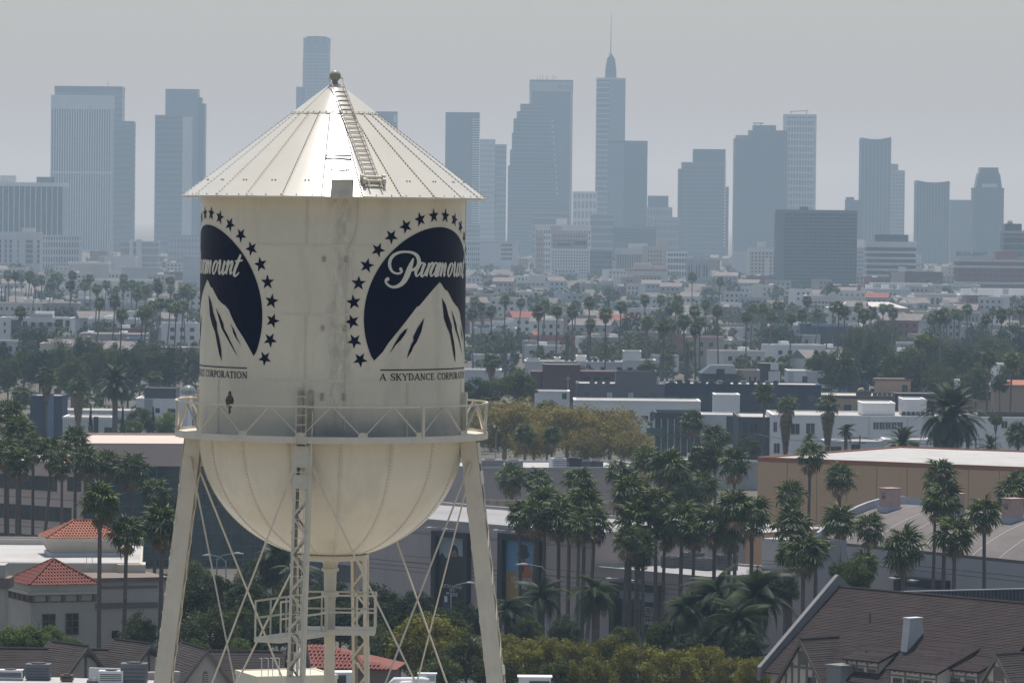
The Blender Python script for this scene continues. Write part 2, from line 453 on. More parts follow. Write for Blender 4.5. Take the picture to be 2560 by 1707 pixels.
# --- bowl
NB = 16
bo = MB()
ZBT = ZD - .1; DB = ZBT - ZB
prof = [(RC, ZBT)] + [(RC * math.cos(t), ZBT - DB * math.sin(t)) for t in [R(90) * i / 28 for i in range(1, 28)]]
prof = [p for p in prof if p[0] > 1.15] + [(1.15, ZB + .10), (1.13, ZB + .02), (1.0, ZB - .01), (.2, ZB - .02)]
bo.lathe(prof, 96)
bowl = bo.build('tank_bowl', m_cream, tower, smooth=True)
bs = MB(); br = MB()
for k in range(NB):
    a = R(4) + PH + 2 * math.pi * k / NB
    pts = [Vector(cyl(a, p[0] + .004, p[1])) for p in prof[:-4]]
    tg = Vector((math.cos(a), math.sin(a), 0))
    for i in range(len(pts) - 1):
        o_ = Vector((pts[i].x, pts[i].y, (pts[i].z - ZBT) * 1.2)).normalized() * .014
        A, B = pts[i], pts[i + 1]
        if i == 0: bs = MB()
        bs.add([A - tg * .05, A - tg * .045 + o_, A + tg * .045 + o_, A + tg * .05, B - tg * .05, B - tg * .045 + o_, B + tg * .045 + o_, B + tg * .05],
               [(0, 4, 5, 1), (1, 5, 6, 2), (2, 6, 7, 3)])
        L = (B - A).length; nn = max(1, int(L / .09))
        for j in range(nn):
            q = A.lerp(B, (j + .5) / nn) + o_
            for s_ in (-.025, .025):
                c = q + tg * s_; up = (B - A).normalized() * .02
                br.add([c - tg * .016 - up, c + tg * .016 - up, c + o_ * 1.4, c + up], [(0, 2, 1), (1, 2, 3), (3, 2, 0)])
    bs.build('seam_band', m_rivet if False else m_cream, bowl)
br.build('rivets', m_rivet, bowl, kind='stuff')
bc = MB(); bc.lathe([(1.28, ZB + .13), (1.3, ZB + .06), (1.3, ZB - .03), (1.2, ZB - .05), (1.0, ZB - .03)], 48); bc.build('bottom_ring', m_cream, bowl)

# --- emblems painted on the shell (thin paint films that follow the steel)
US = 224 * TS                        # one emblem unit: the disc's radius
def wrap(u, v, th, r): 
    a = th + u * US / RC
    return (r * math.sin(a), -r * math.cos(a), ZC + v * US)
ZC = tz(789)
def film(poly_list, name, th, m, parent, lift):
    bm = bmesh.new()
    for n_, poly in enumerate(poly_list):
        tri = tessellate_polygon([[Vector((x, y, 0)) for x, y in poly]])
        vv = [bm.verts.new((x, y, (n_ % 5) * .0004)) for x, y in poly]
        for t_ in tri:
            try: bm.faces.new([vv[i] for i in t_])
            except ValueError: pass
    xs = [v.co.x for v in bm.verts]
    x = math.floor(min(xs) / .06) * .06
    while x < max(xs):
        bmesh.ops.bisect_plane(bm, geom=bm.verts[:] + bm.edges[:] + bm.faces[:], plane_co=(x + .0001, 0, 0), plane_no=(1, 0, 0))
        x += .06
    for v in bm.verts:
        v.co = Vector(wrap(v.co.x, v.co.y, th, RC + lift + v.co.z))
    bmesh.ops.recalc_face_normals(bm, faces=bm.faces)
    me = bpy.data.meshes.new(name); bm.to_mesh(me); bm.free()
    me.materials.append(m)
    for p in me.polygons:
        pass
    return obj(name, me, parent)
def ru(zx, zy):                      # right-hand emblem, traced points -> emblem units
    x = 860 + zx / 3.409; th = math.degrees(math.asin((x - 832) / 330.0))
    return ((th - 52.7) * math.pi / 180 * 330 / 224, (789 - (500 + zy / 3.409)) / 224)
def lu(zx, zy):
    x = 490 + zx / 3.409; th = math.degrees(math.asin(max(-1, (x - 832) / 330.0)))
    return ((th + 70.8) * math.pi / 180 * 330 / 224, (789 - (500 + zy / 3.409)) / 224)
ridge = [ru(*p) for p in ((262, 1335), (330, 1265), (385, 1180), (470, 1075), (540, 985), (585, 925), (612, 888), (632, 880), (690, 810), (745, 745), (790, 695))]
ridge += [(.0, .395)]
ridge += [lu(*p) for p in ((112, 690), (135, 745), (150, 752), (200, 845), (235, 880), (262, 898), (290, 930), (320, 1000), (365, 1085), (410, 1150), (460, 1235), (502, 1310))]
aL = math.atan2(ridge[0][1], ridge[0][0]); aR = math.atan2(ridge[-1][1], ridge[-1][0])
if aL < 0: aL += 2 * math.pi
arc = [(math.cos(aR + (aL - aR) * i / 72), math.sin(aR + (aL - aR) * i / 72)) for i in range(1, 72)]
disc = ridge + arc
streaks = [[ru(*p) for p in q] for q in (
    ((538, 1067), (520, 1110), (480, 1165), (440, 1205), (388, 1280), (430, 1195), (475, 1120), (510, 1082)),
    ((678, 980), (668, 1020), (652, 1095), (612, 1185), (590, 1215), (570, 1262), (534, 1318), (548, 1260), (570, 1200), (588, 1170), (584, 1140), (620, 1065), (650, 1020)))]
streaks += [[lu(*p) for p in q] for q in (
    ((118, 815), (140, 870), (160, 960), (190, 1050), (192, 1100), (215, 1190), (230, 1270), (234, 1362), (212, 1300), (195, 1220), (175, 1120), (150, 1060), (130, 985), (124, 900)),
    ((182, 915), (215, 980), (245, 1050), (250, 1085), (280, 1140), (300, 1180), (330, 1240), (368, 1320), (290, 1190), (250, 1120), (230, 1085), (215, 1035)),
    ((302, 1042), (330, 1085), (350, 1125), (360, 1160), (392, 1222), (345, 1155), (330, 1120), (320, 1080)))]
def ribbon(pts, ws):                 # centre line with widths -> outline polygon pieces
    pts = [Vector((x, y)) for x, y in pts]
    # smooth once (Catmull-Rom)
    P2 = []; W2 = []
    for i in range(len(pts) - 1):
        p0 = pts[max(i - 1, 0)]; p1 = pts[i]; p2 = pts[i + 1]; p3 = pts[min(i + 2, len(pts) - 1)]
        for k in range(4):
            t = k / 4
            P2.append(.5 * ((2 * p1) + (p2 - p0) * t + (2 * p0 - 5 * p1 + 4 * p2 - p3) * t * t + (3 * p1 - p0 - 3 * p2 + p3) * t ** 3))
            W2.append(ws[i] + (ws[i + 1] - ws[i]) * t)
    P2.append(pts[-1]); W2.append(ws[-1])
    L = []; Rr = []
    for i, p in enumerate(P2):
        d = (P2[min(i + 1, len(P2) - 1)] - P2[max(i - 1, 0)])
        d = d.normalized() if d.length > 1e-9 else Vector((1, 0))
        nn = Vector((-d.y, d.x)) * W2[i] / 2
        L.append(p + nn); Rr.append(p - nn)
    return [[tuple(L[i]), tuple(L[i + 1]), tuple(Rr[i + 1]), tuple(Rr[i])] for i in range(len(P2) - 1)]
def dot(c, r): return [[(c[0] + r * math.cos(a), c[1] + r * math.sin(a)) for a in [2 * math.pi * i / 10 for i in range(10)]]]
script = []
Pst = [ru(*p) for p in ((580, 482), (562, 530), (546, 575), (528, 625), (503, 672), (468, 706), (420, 723), (380, 712), (354, 686), (352, 662), (366, 655))]
script += ribbon(Pst, [.014, .052, .07, .072, .06, .044, .03, .026, .026, .026, .024])
Plo = [ru(*p) for p in ((474, 572), (484, 592), (465, 608), (432, 608), (400, 588), (382, 545), (386, 500), (412, 460), (460, 435), (520, 429), (575, 438), (612, 466), (626, 508), (618, 546), (592, 572), (556, 584), (540, 582))]
script += ribbon(Plo, [.024, .024, .024, .022, .028, .038, .04, .036, .028, .024, .03, .046, .056, .05, .034, .022, .016])
script += dot(ru(474, 574), .02) + dot(ru(366, 657), .022)
NP_ = len(script)
BL = .462; XH = .145; SL = .30
LETS = []
def let(x0, strokes):
    LETS.append([])
    for pts, ws in strokes:
        LETS[-1].extend(ribbon([(x0 + x + y * SL * XH * 1.0, BL + y * XH) for x, y in pts], [q * 1.0 for q in ws]))
tk, tn = .042, .016
A_ = [([(.085, .95), (.05, 1.0), (.015, .7), (.0, .3), (.02, .02), (.05, .12), (.08, .5), (.095, .95)], [tn, tn + .006, tk, tk, tn + .006, tn, tn, tn]),
      ([(.1, 1.0), (.085, .5), (.085, .12), (.11, .0), (.14, .2)], [tk, tk, tk, tn + .006, tn])]
R_ = [([(-.01, .2), (.01, .6), (.03, 1.0)], [tn, tn, tn + .004]), ([(.035, 1.0), (.025, .5), (.02, .0)], [tk, tk, tk]), ([(.035, .6), (.06, .95), (.085, .98), (.09, .85)], [tn, tn + .01, tn + .014, tn + .016])]
def hump(x): return ([(x, .05), (x + .015, .55), (x + .045, .95), (x + .065, .95), (x + .065, .6), (x + .058, .1), (x + .075, .0), (x + .095, .25)], [tn, tn, tn + .006, tk - .006, tk, tk, tn + .006, tn])
def stem(x): return ([(x - .02, .7), (x + .0, .98), (x + .015, .9), (x + .01, .5), (x + .005, .0)], [tn, tn + .004, tk, tk, tk])
let(-.385, A_); let(-.245, R_); let(-.165, A_)
let(-.045, [stem(.0), hump(.015)[:2]][:1] + [([(.01, .1), (.03, .7), (.055, .98), (.068, .8), (.064, .4), (.06, .0)], [tn, tn, tn + .008, tk, tk, tk]), ([(.068, .1), (.09, .7), (.115, .98), (.128, .8), (.122, .35), (.13, .02), (.15, .2)], [tn, tn, tn + .008, tk, tk, tn + .01, tn])])
let(.155, [([(.05, 1.0), (.015, .75), (.0, .3), (.025, .0), (.06, .1), (.085, .5), (.085, .85), (.055, 1.0)], [tn + .004, tk, tk, tn + .006, tn + .006, tk - .004, tn + .01, tn + .004])])
let(.285, [([(-.02, .75), (.01, 1.0), (.02, .6), (.02, .2), (.045, .0), (.075, .25), (.095, .6)], [tn, tk, tk, tk, tn + .006, tn, tn]), ([(.105, 1.0), (.095, .5), (.098, .1), (.12, .0), (.15, .25)], [tk, tk, tk, tn + .006, tn])])
let(.445, [stem(.0), ([(.01, .1), (.03, .7), (.065, .98), (.082, .8), (.074, .35), (.085, .02), (.11, .2)], [tn, tn, tn + .008, tk, tk, tn + .01, tn])])
let(.565, [([(.065, 1.5), (.05, 1.0), (.03, .45), (.025, .05), (.045, -.12), (.075, -.05), (.10, .15)], [tn + .01, tk + .002, tk, tk, tn + .012, tn + .004, tn]), ([(.0, .98), (.06, 1.02), (.115, 1.06)], [tn, tn + .008, tn])])
# serif capitals from strokes: letter -> (width, [(x0,y0,x1,y1,thick?)...]) in cap-height units
TH, TN, SF = .17, .075, .06
def cap(ch):
    S = []
    def ln(x0, y0, x1, y1, t): S.append(([(x0, y0), ((x0 + x1) / 2, (y0 + y1) / 2), (x1, y1)], [t, t, t]))
    def ser(x, y, wd=.34): S.append(([(x - wd / 2, y), (x, y), (x + wd / 2, y)], [SF, SF, SF]))
    def ellip(cx, cy_, rx, ry, a0, a1, n=10):
        S.append(([(cx + rx * math.cos(R(a0 + (a1 - a0) * i / n)), cy_ + ry * math.sin(R(a0 + (a1 - a0) * i / n))) for i in range(n + 1)],
                  [TN + (TH - TN) * abs(math.cos(R(a0 + (a1 - a0) * i / n))) for i in range(n + 1)]))
    W = .8
    if ch == 'A': ln(.06, 0, .42, 1, TN); ln(.42, 1, .78, 0, TH); ln(.2, .33, .62, .33, TN); ser(.06, .03, .26); ser(.78, .03, .3); W = .84
    if ch == 'S': S.append(([(.56, .75), (.52, .94), (.3, .99), (.1, .86), (.1, .68), (.3, .53), (.5, .4), (.54, .2), (.4, .02), (.2, .02), (.06, .1), (.02, .28)], [TN, TN, TN, TH * .9, TH, TH, TH, TH, TN, TN, TN, TN])); W = .6
    if ch == 'K': ln(.16, 0, .16, 1, TH); ser(.16, .03); ser(.16, .97); ln(.2, .45, .66, .97, TN); ln(.34, .58, .72, .02, TH); ser(.74, .03, .28); ser(.66, .97, .26); W = .84
    if ch == 'Y': ln(.06, .97, .38, .48, TH); ln(.7, .97, .38, .48, TN); ln(.38, .5, .38, 0, TH); ser(.38, .03); ser(.08, .97, .3); ser(.7, .97, .24); W = .76
    if ch == 'D': ln(.16, 0, .16, 1, TH); ser(.14, .03, .3); ser(.14, .97, .3); ln(.16, .965, .38, .965, TN); ln(.16, .035, .38, .035, TN); ellip(.36, .5, .34, .465, -90, 90); W = .8
    if ch == 'N': ln(.14, 0, .14, .98, TN); ln(.12, .98, .68, .02, TH); ln(.68, 0, .68, 1, TN); ser(.14, .03, .28); ser(.08, .97, .24); ser(.68, .97, .28); W = .82
    if ch == 'C': ellip(.42, .5, .34, .47, 48, 312, 14); ln(.66, .7, .68, .95, TN); W = .74
    if ch == 'E': ln(.16, 0, .16, 1, TH); ser(.14, .03, .28); ser(.14, .97, .28); ln(.16, .965, .56, .965, TN); ln(.16, .5, .46, .5, TN); ln(.16, .035, .58, .035, TN); ln(.57, .96, .58, .76, TN); ln(.59, .04, .61, .26, TN); W = .66
    if ch == 'O': ellip(.42, .5, .34, .47, 0, 360, 18); W = .84
    if ch in 'RP': ln(.16, 0, .16, 1, TH); ser(.16, .03, .34); ser(.12, .97, .26); ln(.16, .965, .34, .965, TN); ln(.16, .47, .34, .47, TN); ellip(.33, .72, .2, .245, -90, 90); W = .62
    if ch == 'R': ln(.34, .47, .66, .02, TH); ser(.7, .03, .2); W = .76
    if ch == 'T': ln(.34, 0, .34, 1, TH); ser(.34, .03); ln(.02, .965, .66, .965, TN); ln(.03, .96, .02, .74, TN); ln(.65, .96, .66, .74, TN); W = .68
    if ch == 'I': ln(.16, 0, .16, 1, TH); ser(.16, .03, .32); ser(.16, .97, .32); W = .34
    if ch == ' ': W = .42
    return W, S
def text_poly(txt, u0, u1, v0, h):
    items = []; x = 0
    for ch in txt:
        W, S = cap(ch); items.append((x, S)); x += W + .10
    s_ = (u1 - u0) / x; out = []
    for x0, S in items:
        for pts, ws in S:
            out += ribbon([(u0 + (x0 + a) * s_, v0 + b * h) for a, b in pts], [q * h * .95 for q in ws])
    return out
TH, TN, SF = .2, .10, .08
caps = text_poly('A SKYDANCE CORPORATION', -.815, .815, -.675, .074)
rule = [[(-.81, -.566), (.80, -.566), (.80, -.554), (-.81, -.554)]]
starp = lambda cx, cy_, rt: [(cx + (.085 if i % 2 == 0 else .034) * math.cos(rt + i * math.pi / 5), cy_ + (.085 if i % 2 == 0 else .034) * math.sin(rt + i * math.pi / 5)) for i in range(10)]
for th in (R(52.0) + PH, R(-70.0) + PH):
    em = film([disc], 'emblem', th, m_navy, tower, .0135)
    em['label'] = 'navy disc with mountain peak, script lettering and ring of stars'
    film(script, 'initial_letter', th, m_letter, em, .0165)
    for L_ in LETS: film(L_, 'letter', th, m_letter, em, .0165)
    for sp in streaks: film([sp], 'ridge_streak', th, m_navy, em, .0135)
    film(rule, 'ruled_line', th, m_navy, em, .0135)
    film(caps, 'caption', th, m_black, em, .0135)
    for k in range(22):
        a = R(203.4 - k * 226.8 / 21)
        film([starp(1.128 * math.cos(a), 1.128 * math.sin(a), a)], 'star', th, m_navy, em, .0135)

# --- small fittings on the shell: grimy brackets of the old ladder, a cable
fit = MB()
for px, y0, y1 in ((808, 640, 652), (862, 640, 652), (806, 808, 820), (860, 808, 820), (806, 972, 990), (860, 972, 990)):
    a = math.asin((px - 831) / 336.0) + PH; z0, z1 = tz(y1), tz(y0)
    fit.box(RC * math.sin(a) - .05, RC * math.sin(a) + .05, -RC * math.cos(a) - .05, -RC * math.cos(a) + .02, z0, z1)
fit.build('bracket', m_rust, shell)
cb = MB(); cpts = []
for px, py in ((890, 500), (890, 560), (884, 590), (869, 615), (864, 700), (863, 900), (863, 1060)):
    a = math.asin((px - 831) / 336.0) + PH; cpts.append(cyl(a, RC + .03, tz(py)))
cb.tube(cpts, .016, 5); cb.build('cable', m_steel, shell)

# --- balcony
ZF = ZD; RB = 5.3; RAILZ = tz(1003) - .0
bal = obj('balcony', None, tower)
dk = MB(); dk.lathe([(RC + .005, ZF - .03), (RB - .02, ZF - .03), (RB - .02, ZF - .06), (RC + .005, ZF - .06)], 96); dk.build('deck', m_steel, bal)
fa = MB(); fa.lathe([(RB - .05, ZF + .02), (RB + .02, ZF + .02), (RB + .02, ZF - .2), (RB - .05, ZF - .2), (RB - .05, ZF + .02)], 96); fa.build('fascia', m_steel, bal)
hr = MB(); hr.lathe([(RB - .045, RAILZ - .03), (RB + .025, RAILZ - .03), (RB + .025, RAILZ + .03), (RB - .045, RAILZ + .03), (RB - .045, RAILZ - .03)], 96); hr.build('handrail', m_steel, bal)
st_b = R(11.25) + PH; stp = R(22.5)
for k in range(16):
    ab = st_b + k * stp
    pb = Vector(cyl(ab, RB - .01, ZF + .06))
    for s_ in (-1, 1):
        at_ = ab + s_ * stp / 2 * .94
        q = MB(); pbb = Vector(cyl(ab + s_ * .012, RB - .01, ZF + .06)); q.bar(pbb, Vector(cyl(at_, RB - .01, RAILZ - .03)), .028, .075, up=(math.sin(ab), -math.cos(ab), 0)); q.build('rail_strut', m_steel, bal)
    gp = MB(); tg = Vector((math.cos(ab), math.sin(ab), 0)); on = Vector((math.sin(ab), -math.cos(ab), 0)) * .022
    gp.add([pb + on + tg * x + Vector((0, 0, z)) for x, z in ((-.16, -.05), (.16, -.05), (.16, .05), (.07, .11), (-.07, .11), (-.16, .05))] + [pb + tg * x + Vector((0, 0, z)) for x, z in ((-.16, -.05), (.16, -.05), (.16, .05), (.07, .11), (-.07, .11), (-.16, .05))],
           [(0, 1, 2, 3, 4, 5), (11, 10, 9, 8, 7, 6)] + [(i, 6 + i, 6 + (i + 1) % 6, (i + 1) % 6) for i in range(6)])
    gp.build('gusset', m_steel, bal)
for a in (R(36.8), R(79), R(-77)):
    q = MB(); q.bar(cyl(a, RB + .03, ZF - .02), cyl(a, RB + .03, RAILZ + .02), .09, .07, up=(math.sin(a), -math.cos(a), 0)); q.build('rail_post', m_steel, bal)
# --- legs: paired channels with lacing, cross rods
LEGA = [R(-9), R(81), R(171), R(261)]
LR0, LRS = 4.76, .1225
def legc(a, z, dr=0, dt=0):
    r = LR0 + (37.4 - z) * LRS + dr
    return Vector((r * math.sin(a) + dt * math.cos(a), -r * math.cos(a) + dt * math.sin(a), z))
ZL1 = ZD - .25
lacing_up = {}
for li, a in enumerate(LEGA):
    lg = obj('leg', None, tower)
    rad = Vector((math.sin(a), -math.cos(a), 0)); tan = Vector((math.cos(a), math.sin(a), 0))
    for s_ in (-1, 1):
        ch = MB()
        # web
        ch.bar(legc(a, 0, 0, s_ * .25), legc(a, ZL1, 0, s_ * .25), .022, .56, up=rad)
        for d_ in (-1, 1):
            ch.bar(legc(a, 0, d_ * .269, s_ * .20), legc(a, ZL1, d_ * .269, s_ * .20), .078, .02, up=rad)
        ch.build('channel', m_steel, lg)
    lc = [MB(), MB()]
    z = 0.4; k = 0; pitch = .62
    while z + pitch < ZL1 - .6:
        for d_ in (-1, 1):
            s_ = 1 if k % 2 == 0 else -1
            lc[(d_ + 1) // 2].bar(legc(a, z, d_ * .292, -s_ * .24), legc(a, z + pitch, d_ * .292, s_ * .24), .07, .02, up=rad)
        z += pitch; k += 1
    lc[0].build('lacing', m_steel, lg); lc[1].build('lacing', m_steel, lg)
    pb_ = MB()
    for z0, hh_ in ((ZL1 - .05, .7), (ZL1 - 1.0, .45), (29.9, .3), (22.0, .5), (11, .5), (.0, .5)):
        pb_.bar(legc(a, z0 - hh_ if z0 > 1 else .05, .305, 0), legc(a, z0 if z0 > 1 else .6, .305, 0), .56, .018, up=rad)
    for i in range(14):
        zz = 22 + i * 1.05
        for s_ in (-1, 1):
            c = legc(a, zz, .0, s_ * .27); pb_.bar(c - tan * .02 + rad * .25, c + tan * .02 + rad * .25, .09, .09)
    # wedge bracket under the deck
    pb_.bar(legc(a, ZL1 - .1, .0), Vector(cyl(a, RC - .05, ZD - .1)), .46, .3)
    pb_.build('batten_plate', m_steel, lg)
    ft = MB(); c = legc(a, 0); ft.box(c.x - .6, c.x + .6, c.y - .6, c.y + .6, 0, .05); ft.build('base_plate', m_steel, lg)
TIERS = [(36.75, 22.2), (21.8, 11.2), (10.8, .8)]
for i in range(4):
    a, b = LEGA[i], LEGA[(i + 1) % 4]
    for z1, z0 in TIERS:
        for A_, B_ in ((a, b), (b, a)):
            sa = 1 if A_ == a else -1
            p0 = legc(A_, z1, .0, sa * .28); p1 = legc(B_, z0, .0, -sa * .28)
            rd = MB(); rd.tube([p0, p1], .032, 6)
            t0 = p0.lerp(p1, .62); t1 = p0.lerp(p1, .66)
            sd = Vector((0, 0, 1)).cross(p1 - p0).normalized() * .05
            rd.tube([t0, t0.lerp(t1, .2) + sd, t0.lerp(t1, .8) + sd, t1], .016, 5); rd.tube([t0, t0.lerp(t1, .2) - sd, t0.lerp(t1, .8) - sd, t1], .016, 5)
            cl = p0.lerp(p1, .03); rd.tube([p0, cl], .06, 6)
            rd.build('tie_rod', m_steel, tower)
    for z in (22.0, 11.0):
        stt = MB(); stt.bar(legc(a, z, 0, .3), legc(b, z, 0, -.3), .3, .35); stt.build('strut', m_steel, tower)
# ladder up the front leg
a = LEGA[0]
ll = obj('leg_ladder', None, tower); lm = MB()
for s_ in (-1, 1): lm.bar(legc(a, 3, .62, s_ * .17 + .02), legc(a, 37.4, .62, s_ * .17 + .02), .05, .02); lm.bar(legc(a, 37.4, .62, s_ * .17 + .02), legc(a, 37.4, .62, s_ * .17 + .02) + Vector((0, 0, 1.4)), .05, .02)
lm.build('ladder_rail', m_steel, ll)
rg = MB(); rg.tube([(-.17, 0, 0), (.17, 0, 0)], .014, 5); rgm = rg.mesh('rung', m_steel)
for i in range(40):
    z = 27 + i * .31
    o = obj('rung', rgm, ll); o.location = legc(a, min(z, 37.4), .62, .02) + Vector((0, 0, max(0, z - 37.4))); o.rotation_euler = (0, 0, a)
cg = MB(); cg.tube([legc(a, 3, .5, .36), legc(a, 38.6, .5, .36)], .025, 5); cg.build('conduit', m_steel, ll)
# tall grimy channel ends that run up the shell above the deck
for s_ in (-1, 1):
    q = MB(); q.bar(Vector(cyl(a, RC + .06, ZD)) + Vector((s_ * .17, 0, 0)), Vector(cyl(a, RC + .06, tz(966))) + Vector((s_ * .17, 0, 0)), .17, .1, up=(math.sin(a), -math.cos(a), 0)); q.build('shell_bracket', m_rust if s_ < 5 else m_steel, tower)
for aa in (LEGA[1], LEGA[3]):
    q = MB(); q.bar(cyl(aa, RC + .08, ZD), cyl(aa, RC + .08, tz(975)), .3, .16, up=(math.sin(aa), -math.cos(aa), 0)); q.build('shell_bracket', m_steel, tower)

# --- riser pipe with collars
rp = MB(); rr_ = .185
rp.lathe([(.30, ZB), (.30, ZB - .12), (.25, ZB - .2), (.25, ZB - .34), (.30, ZB - .36), (.30, ZB - .44), (.22, ZB - .5), (.205, ZB - 1.15), (.3, ZB - 1.17), (.3, ZB - 1.33), (.21, ZB - 1.35), (rr_, ZB - 1.5), (rr_, 0)], 24)
rp.build('riser_pipe', m_steel, tower, smooth=False)
vp = MB(); vp.tube([(-1.15, 1.1, ZB + .3), (-1.15, 1.1, 28)], .045, 6); vp.tube([(1.25, 1.3, ZB + .5), (1.25, 1.3, 28)], .04, 6); vp.build('drain_pipe', m_steel, tower)
# --- valve platform round the riser
plat = obj('valve_platform', None, tower)
ZP = tz(1568)
dk = MB(); dk.box(-.85, 1.55, -.75, .9, ZP - .2, ZP - .03)
dk.build('deck', m_steel, plat)
ang = R(-26)
dB = MB()
c0 = Vector((-.5, -.8, 0)); dv = Vector((math.sin(ang), -math.cos(ang), 0)); sv = Vector((math.cos(ang), math.sin(ang), 0))
pp = [c0 - sv * .5, c0 + sv * .5, c0 + sv * .5 + dv * 3.3, c0 - sv * .5 + dv * 3.3]
dB.add([(p.x, p.y, ZP - .22) for p in pp] + [(p.x, p.y, ZP - .05) for p in pp], [(3, 2, 1, 0), (4, 5, 6, 7), (0, 1, 5, 4), (1, 2, 6, 5), (2, 3, 7, 6), (3, 0, 4, 7)])
dB.build('walkway', m_steel, plat)
def railing(pts, n_mid=1):
    r_ = MB()
    for A, B in zip(pts[:-1], pts[1:]):
        for hz_ in (1.15, .58):
            r_.bar((A[0], A[1], ZP + hz_), (B[0], B[1], ZP + hz_), .05, .06)
    for p in pts: r_.bar((p[0], p[1], ZP - .05), (p[0], p[1], ZP + 1.17), .06, .06)
    r_.build('guard_rail', m_steel, plat)
railing([(-.85, .9), (1.55, .9), (1.55, -.75), (.95, -.75), (-.25, -.75)])
wl = c0 - sv * .48; wr = c0 + sv * .48
railing([(wl.x, wl.y), (wl + dv * 1.1)[:2], (wl + dv * 2.2)[:2], (wl + dv * 3.25)[:2]])
railing([(wr.x, wr.y), (wr + dv * 1.6)[:2], (wr + dv * 3.25)[:2]])

# --- hawk on the balcony rail
m_hawk = mat('hawk_brown', (.055, .04, .028), .8, .5, 6, 25, hue=(.16, .13, .10))
hk_a = math.asin((573 - 826) / 395.0) + PH
hp_ = Vector(cyl(hk_a, RB - .01, RAILZ + .03))
hw = MB()
prof = [((0, .06, -.42), .02), ((0, .06, -.36), .055), ((0, .05, -.2), .05), ((0, .03, -.08), .055), ((0, .0, .02), .09), ((0, -.02, .14), .125), ((0, -.03, .25), .135), ((0, -.02, .34), .11), ((0, -.02, .40), .075), ((0, -.03, .45), .075), ((0, -.035, .50), .07), ((0, -.03, .54), .045), ((0, -.03, .555), .01)]
hw.tube([p for p, r in prof], [r for p, r in prof], 10)
hawk = thing('perched_hawk', 'brown hawk perched on the balcony rail of the water tower', 'hawk', Vector((AX, TD, 0)) + hp_, R(8)); hawk.scale = (.72, .72, .78)
hw.build('body', m_hawk, hawk, smooth=True)
for s_ in (-1, 1):
    q = MB(); q.tube([(s_ * .12, .02, .30), (s_ * .145, .05, .15), (s_ * .12, .07, 0), (s_ * .07, .09, -.16)], [.03, .06, .05, .012], 6); q.build('wing', m_hawk, hawk, smooth=True)
    q = MB(); q.tube([(s_ * .05, -.02, .06), (s_ * .045, -.02, -.0)], .016, 5); q.build('foot', m_letter, hawk)
q = MB(); q.tube([(0, -.09, .49), (0, -.13, .475), (0, -.14, .45)], [.02, .015, .003], 5); q.build('beak', m_black, hawk)
# ================================================================ buildings: helpers
def ringbox(mb, x0, x1, y0, y1, z0, z1, t):
    k = len(mb.v)
    for z in (z0, z1):
        for a, b, c, d in ((x0, x1, y0, y1), (x0 + t, x1 - t, y0 + t, y1 - t)):
            mb.v += [(a, c, z), (b, c, z), (b, d, z), (a, d, z)]
    for i in range(4):
        j = (i + 1) % 4
        mb.f += [(k + i, k + j, k + 8 + j, k + 8 + i), (k + 4 + j, k + 4 + i, k + 12 + i, k + 12 + j), (k + 8 + i, k + 8 + j, k + 12 + j, k + 12 + i), (k + j, k + i, k + 4 + i, k + 4 + j)]
m_glass = mat('window_glass', (.030, .038, .045), .12, .5, .25, 2.0, spec=.6)
m_glass_b = mat('window_glass_blue', (.035, .055, .075), .10, .4, .2, 2.0, spec=.7)
m_glass_t = mat('window_glass_teal', (.025, .060, .062), .08, .5, .3, 2.0, spec=.7)
m_glass_p = mat('window_glass_pale', (.28, .34, .36), .15, .25, .4, 2.0, spec=.6)
m_roofw = mat('roof_white', (.43, .415, .39), .9, .14, .25, 2.5, stain=(.22, .75, (.29, .275, .26), (1, 1, 1)))
m_roofg = mat('roof_grey', (.30, .29, .28), .9, .2, .2, 2.5)
m_unit = mat('rooftop_unit_grey', (.115, .12, .13), .6, .2, .8, 6)
m_unitd = mat('rooftop_unit_dark', (.05, .052, .055), .6, .3, .8, 6)
WALL = {}
def wall(key):
    cols = dict(white=(.74, .74, .72), offwhite=(.60, .57, .52), cream=(.60, .53, .42), yellow=(.60, .49, .28), beige=(.46, .40, .33), tan=(.42, .31, .22), orange=(.52, .33, .19),
                pink=(.46, .37, .34), stucco=(.44, .41, .37), lav=(.33, .30, .31), grey=(.36, .37, .38), lgrey=(.55, .56, .56), dgrey=(.085, .09, .10), charcoal=(.055, .058, .065), navy=(.045, .06, .09), blue=(.16, .22, .30),
                brick=(.22, .095, .075), dbrick=(.11, .055, .055), brown=(.14, .10, .08), black=(.02, .022, .026), steel=(.15, .18, .21), slate=(.055, .075, .10), concrete=(.36, .35, .33), green=(.07, .13, .11), dust=(.37, .31, .28))
    if key not in WALL:
        WALL[key] = mat('wall_' + key, cols[key], .85 if key not in ('steel', 'slate', 'black') else .35, .09, .09, 1.6, stain=(.10, .30, tuple(c * .7 for c in cols[key]), (1, 1, .3)))
    return WALL[key]
LABELS = {}
def uniq(label, group):
    LABELS.setdefault(label, []).append(1)
    return label
def place(x0, x1, yt, d, dep, yaw=0):
    xm = (x0 + x1) / 2
    W = (x1 - x0) * MPP(d); s_ = abs(math.sin(R(yaw))); c_ = math.cos(R(yaw))
    wd = max(.3 * W, (W - dep * s_) / c_)
    hx = PX(xm, yt, d)
    return wd, PZ(xm, yt, d), Vector((hx, d + dep / 2, 0))
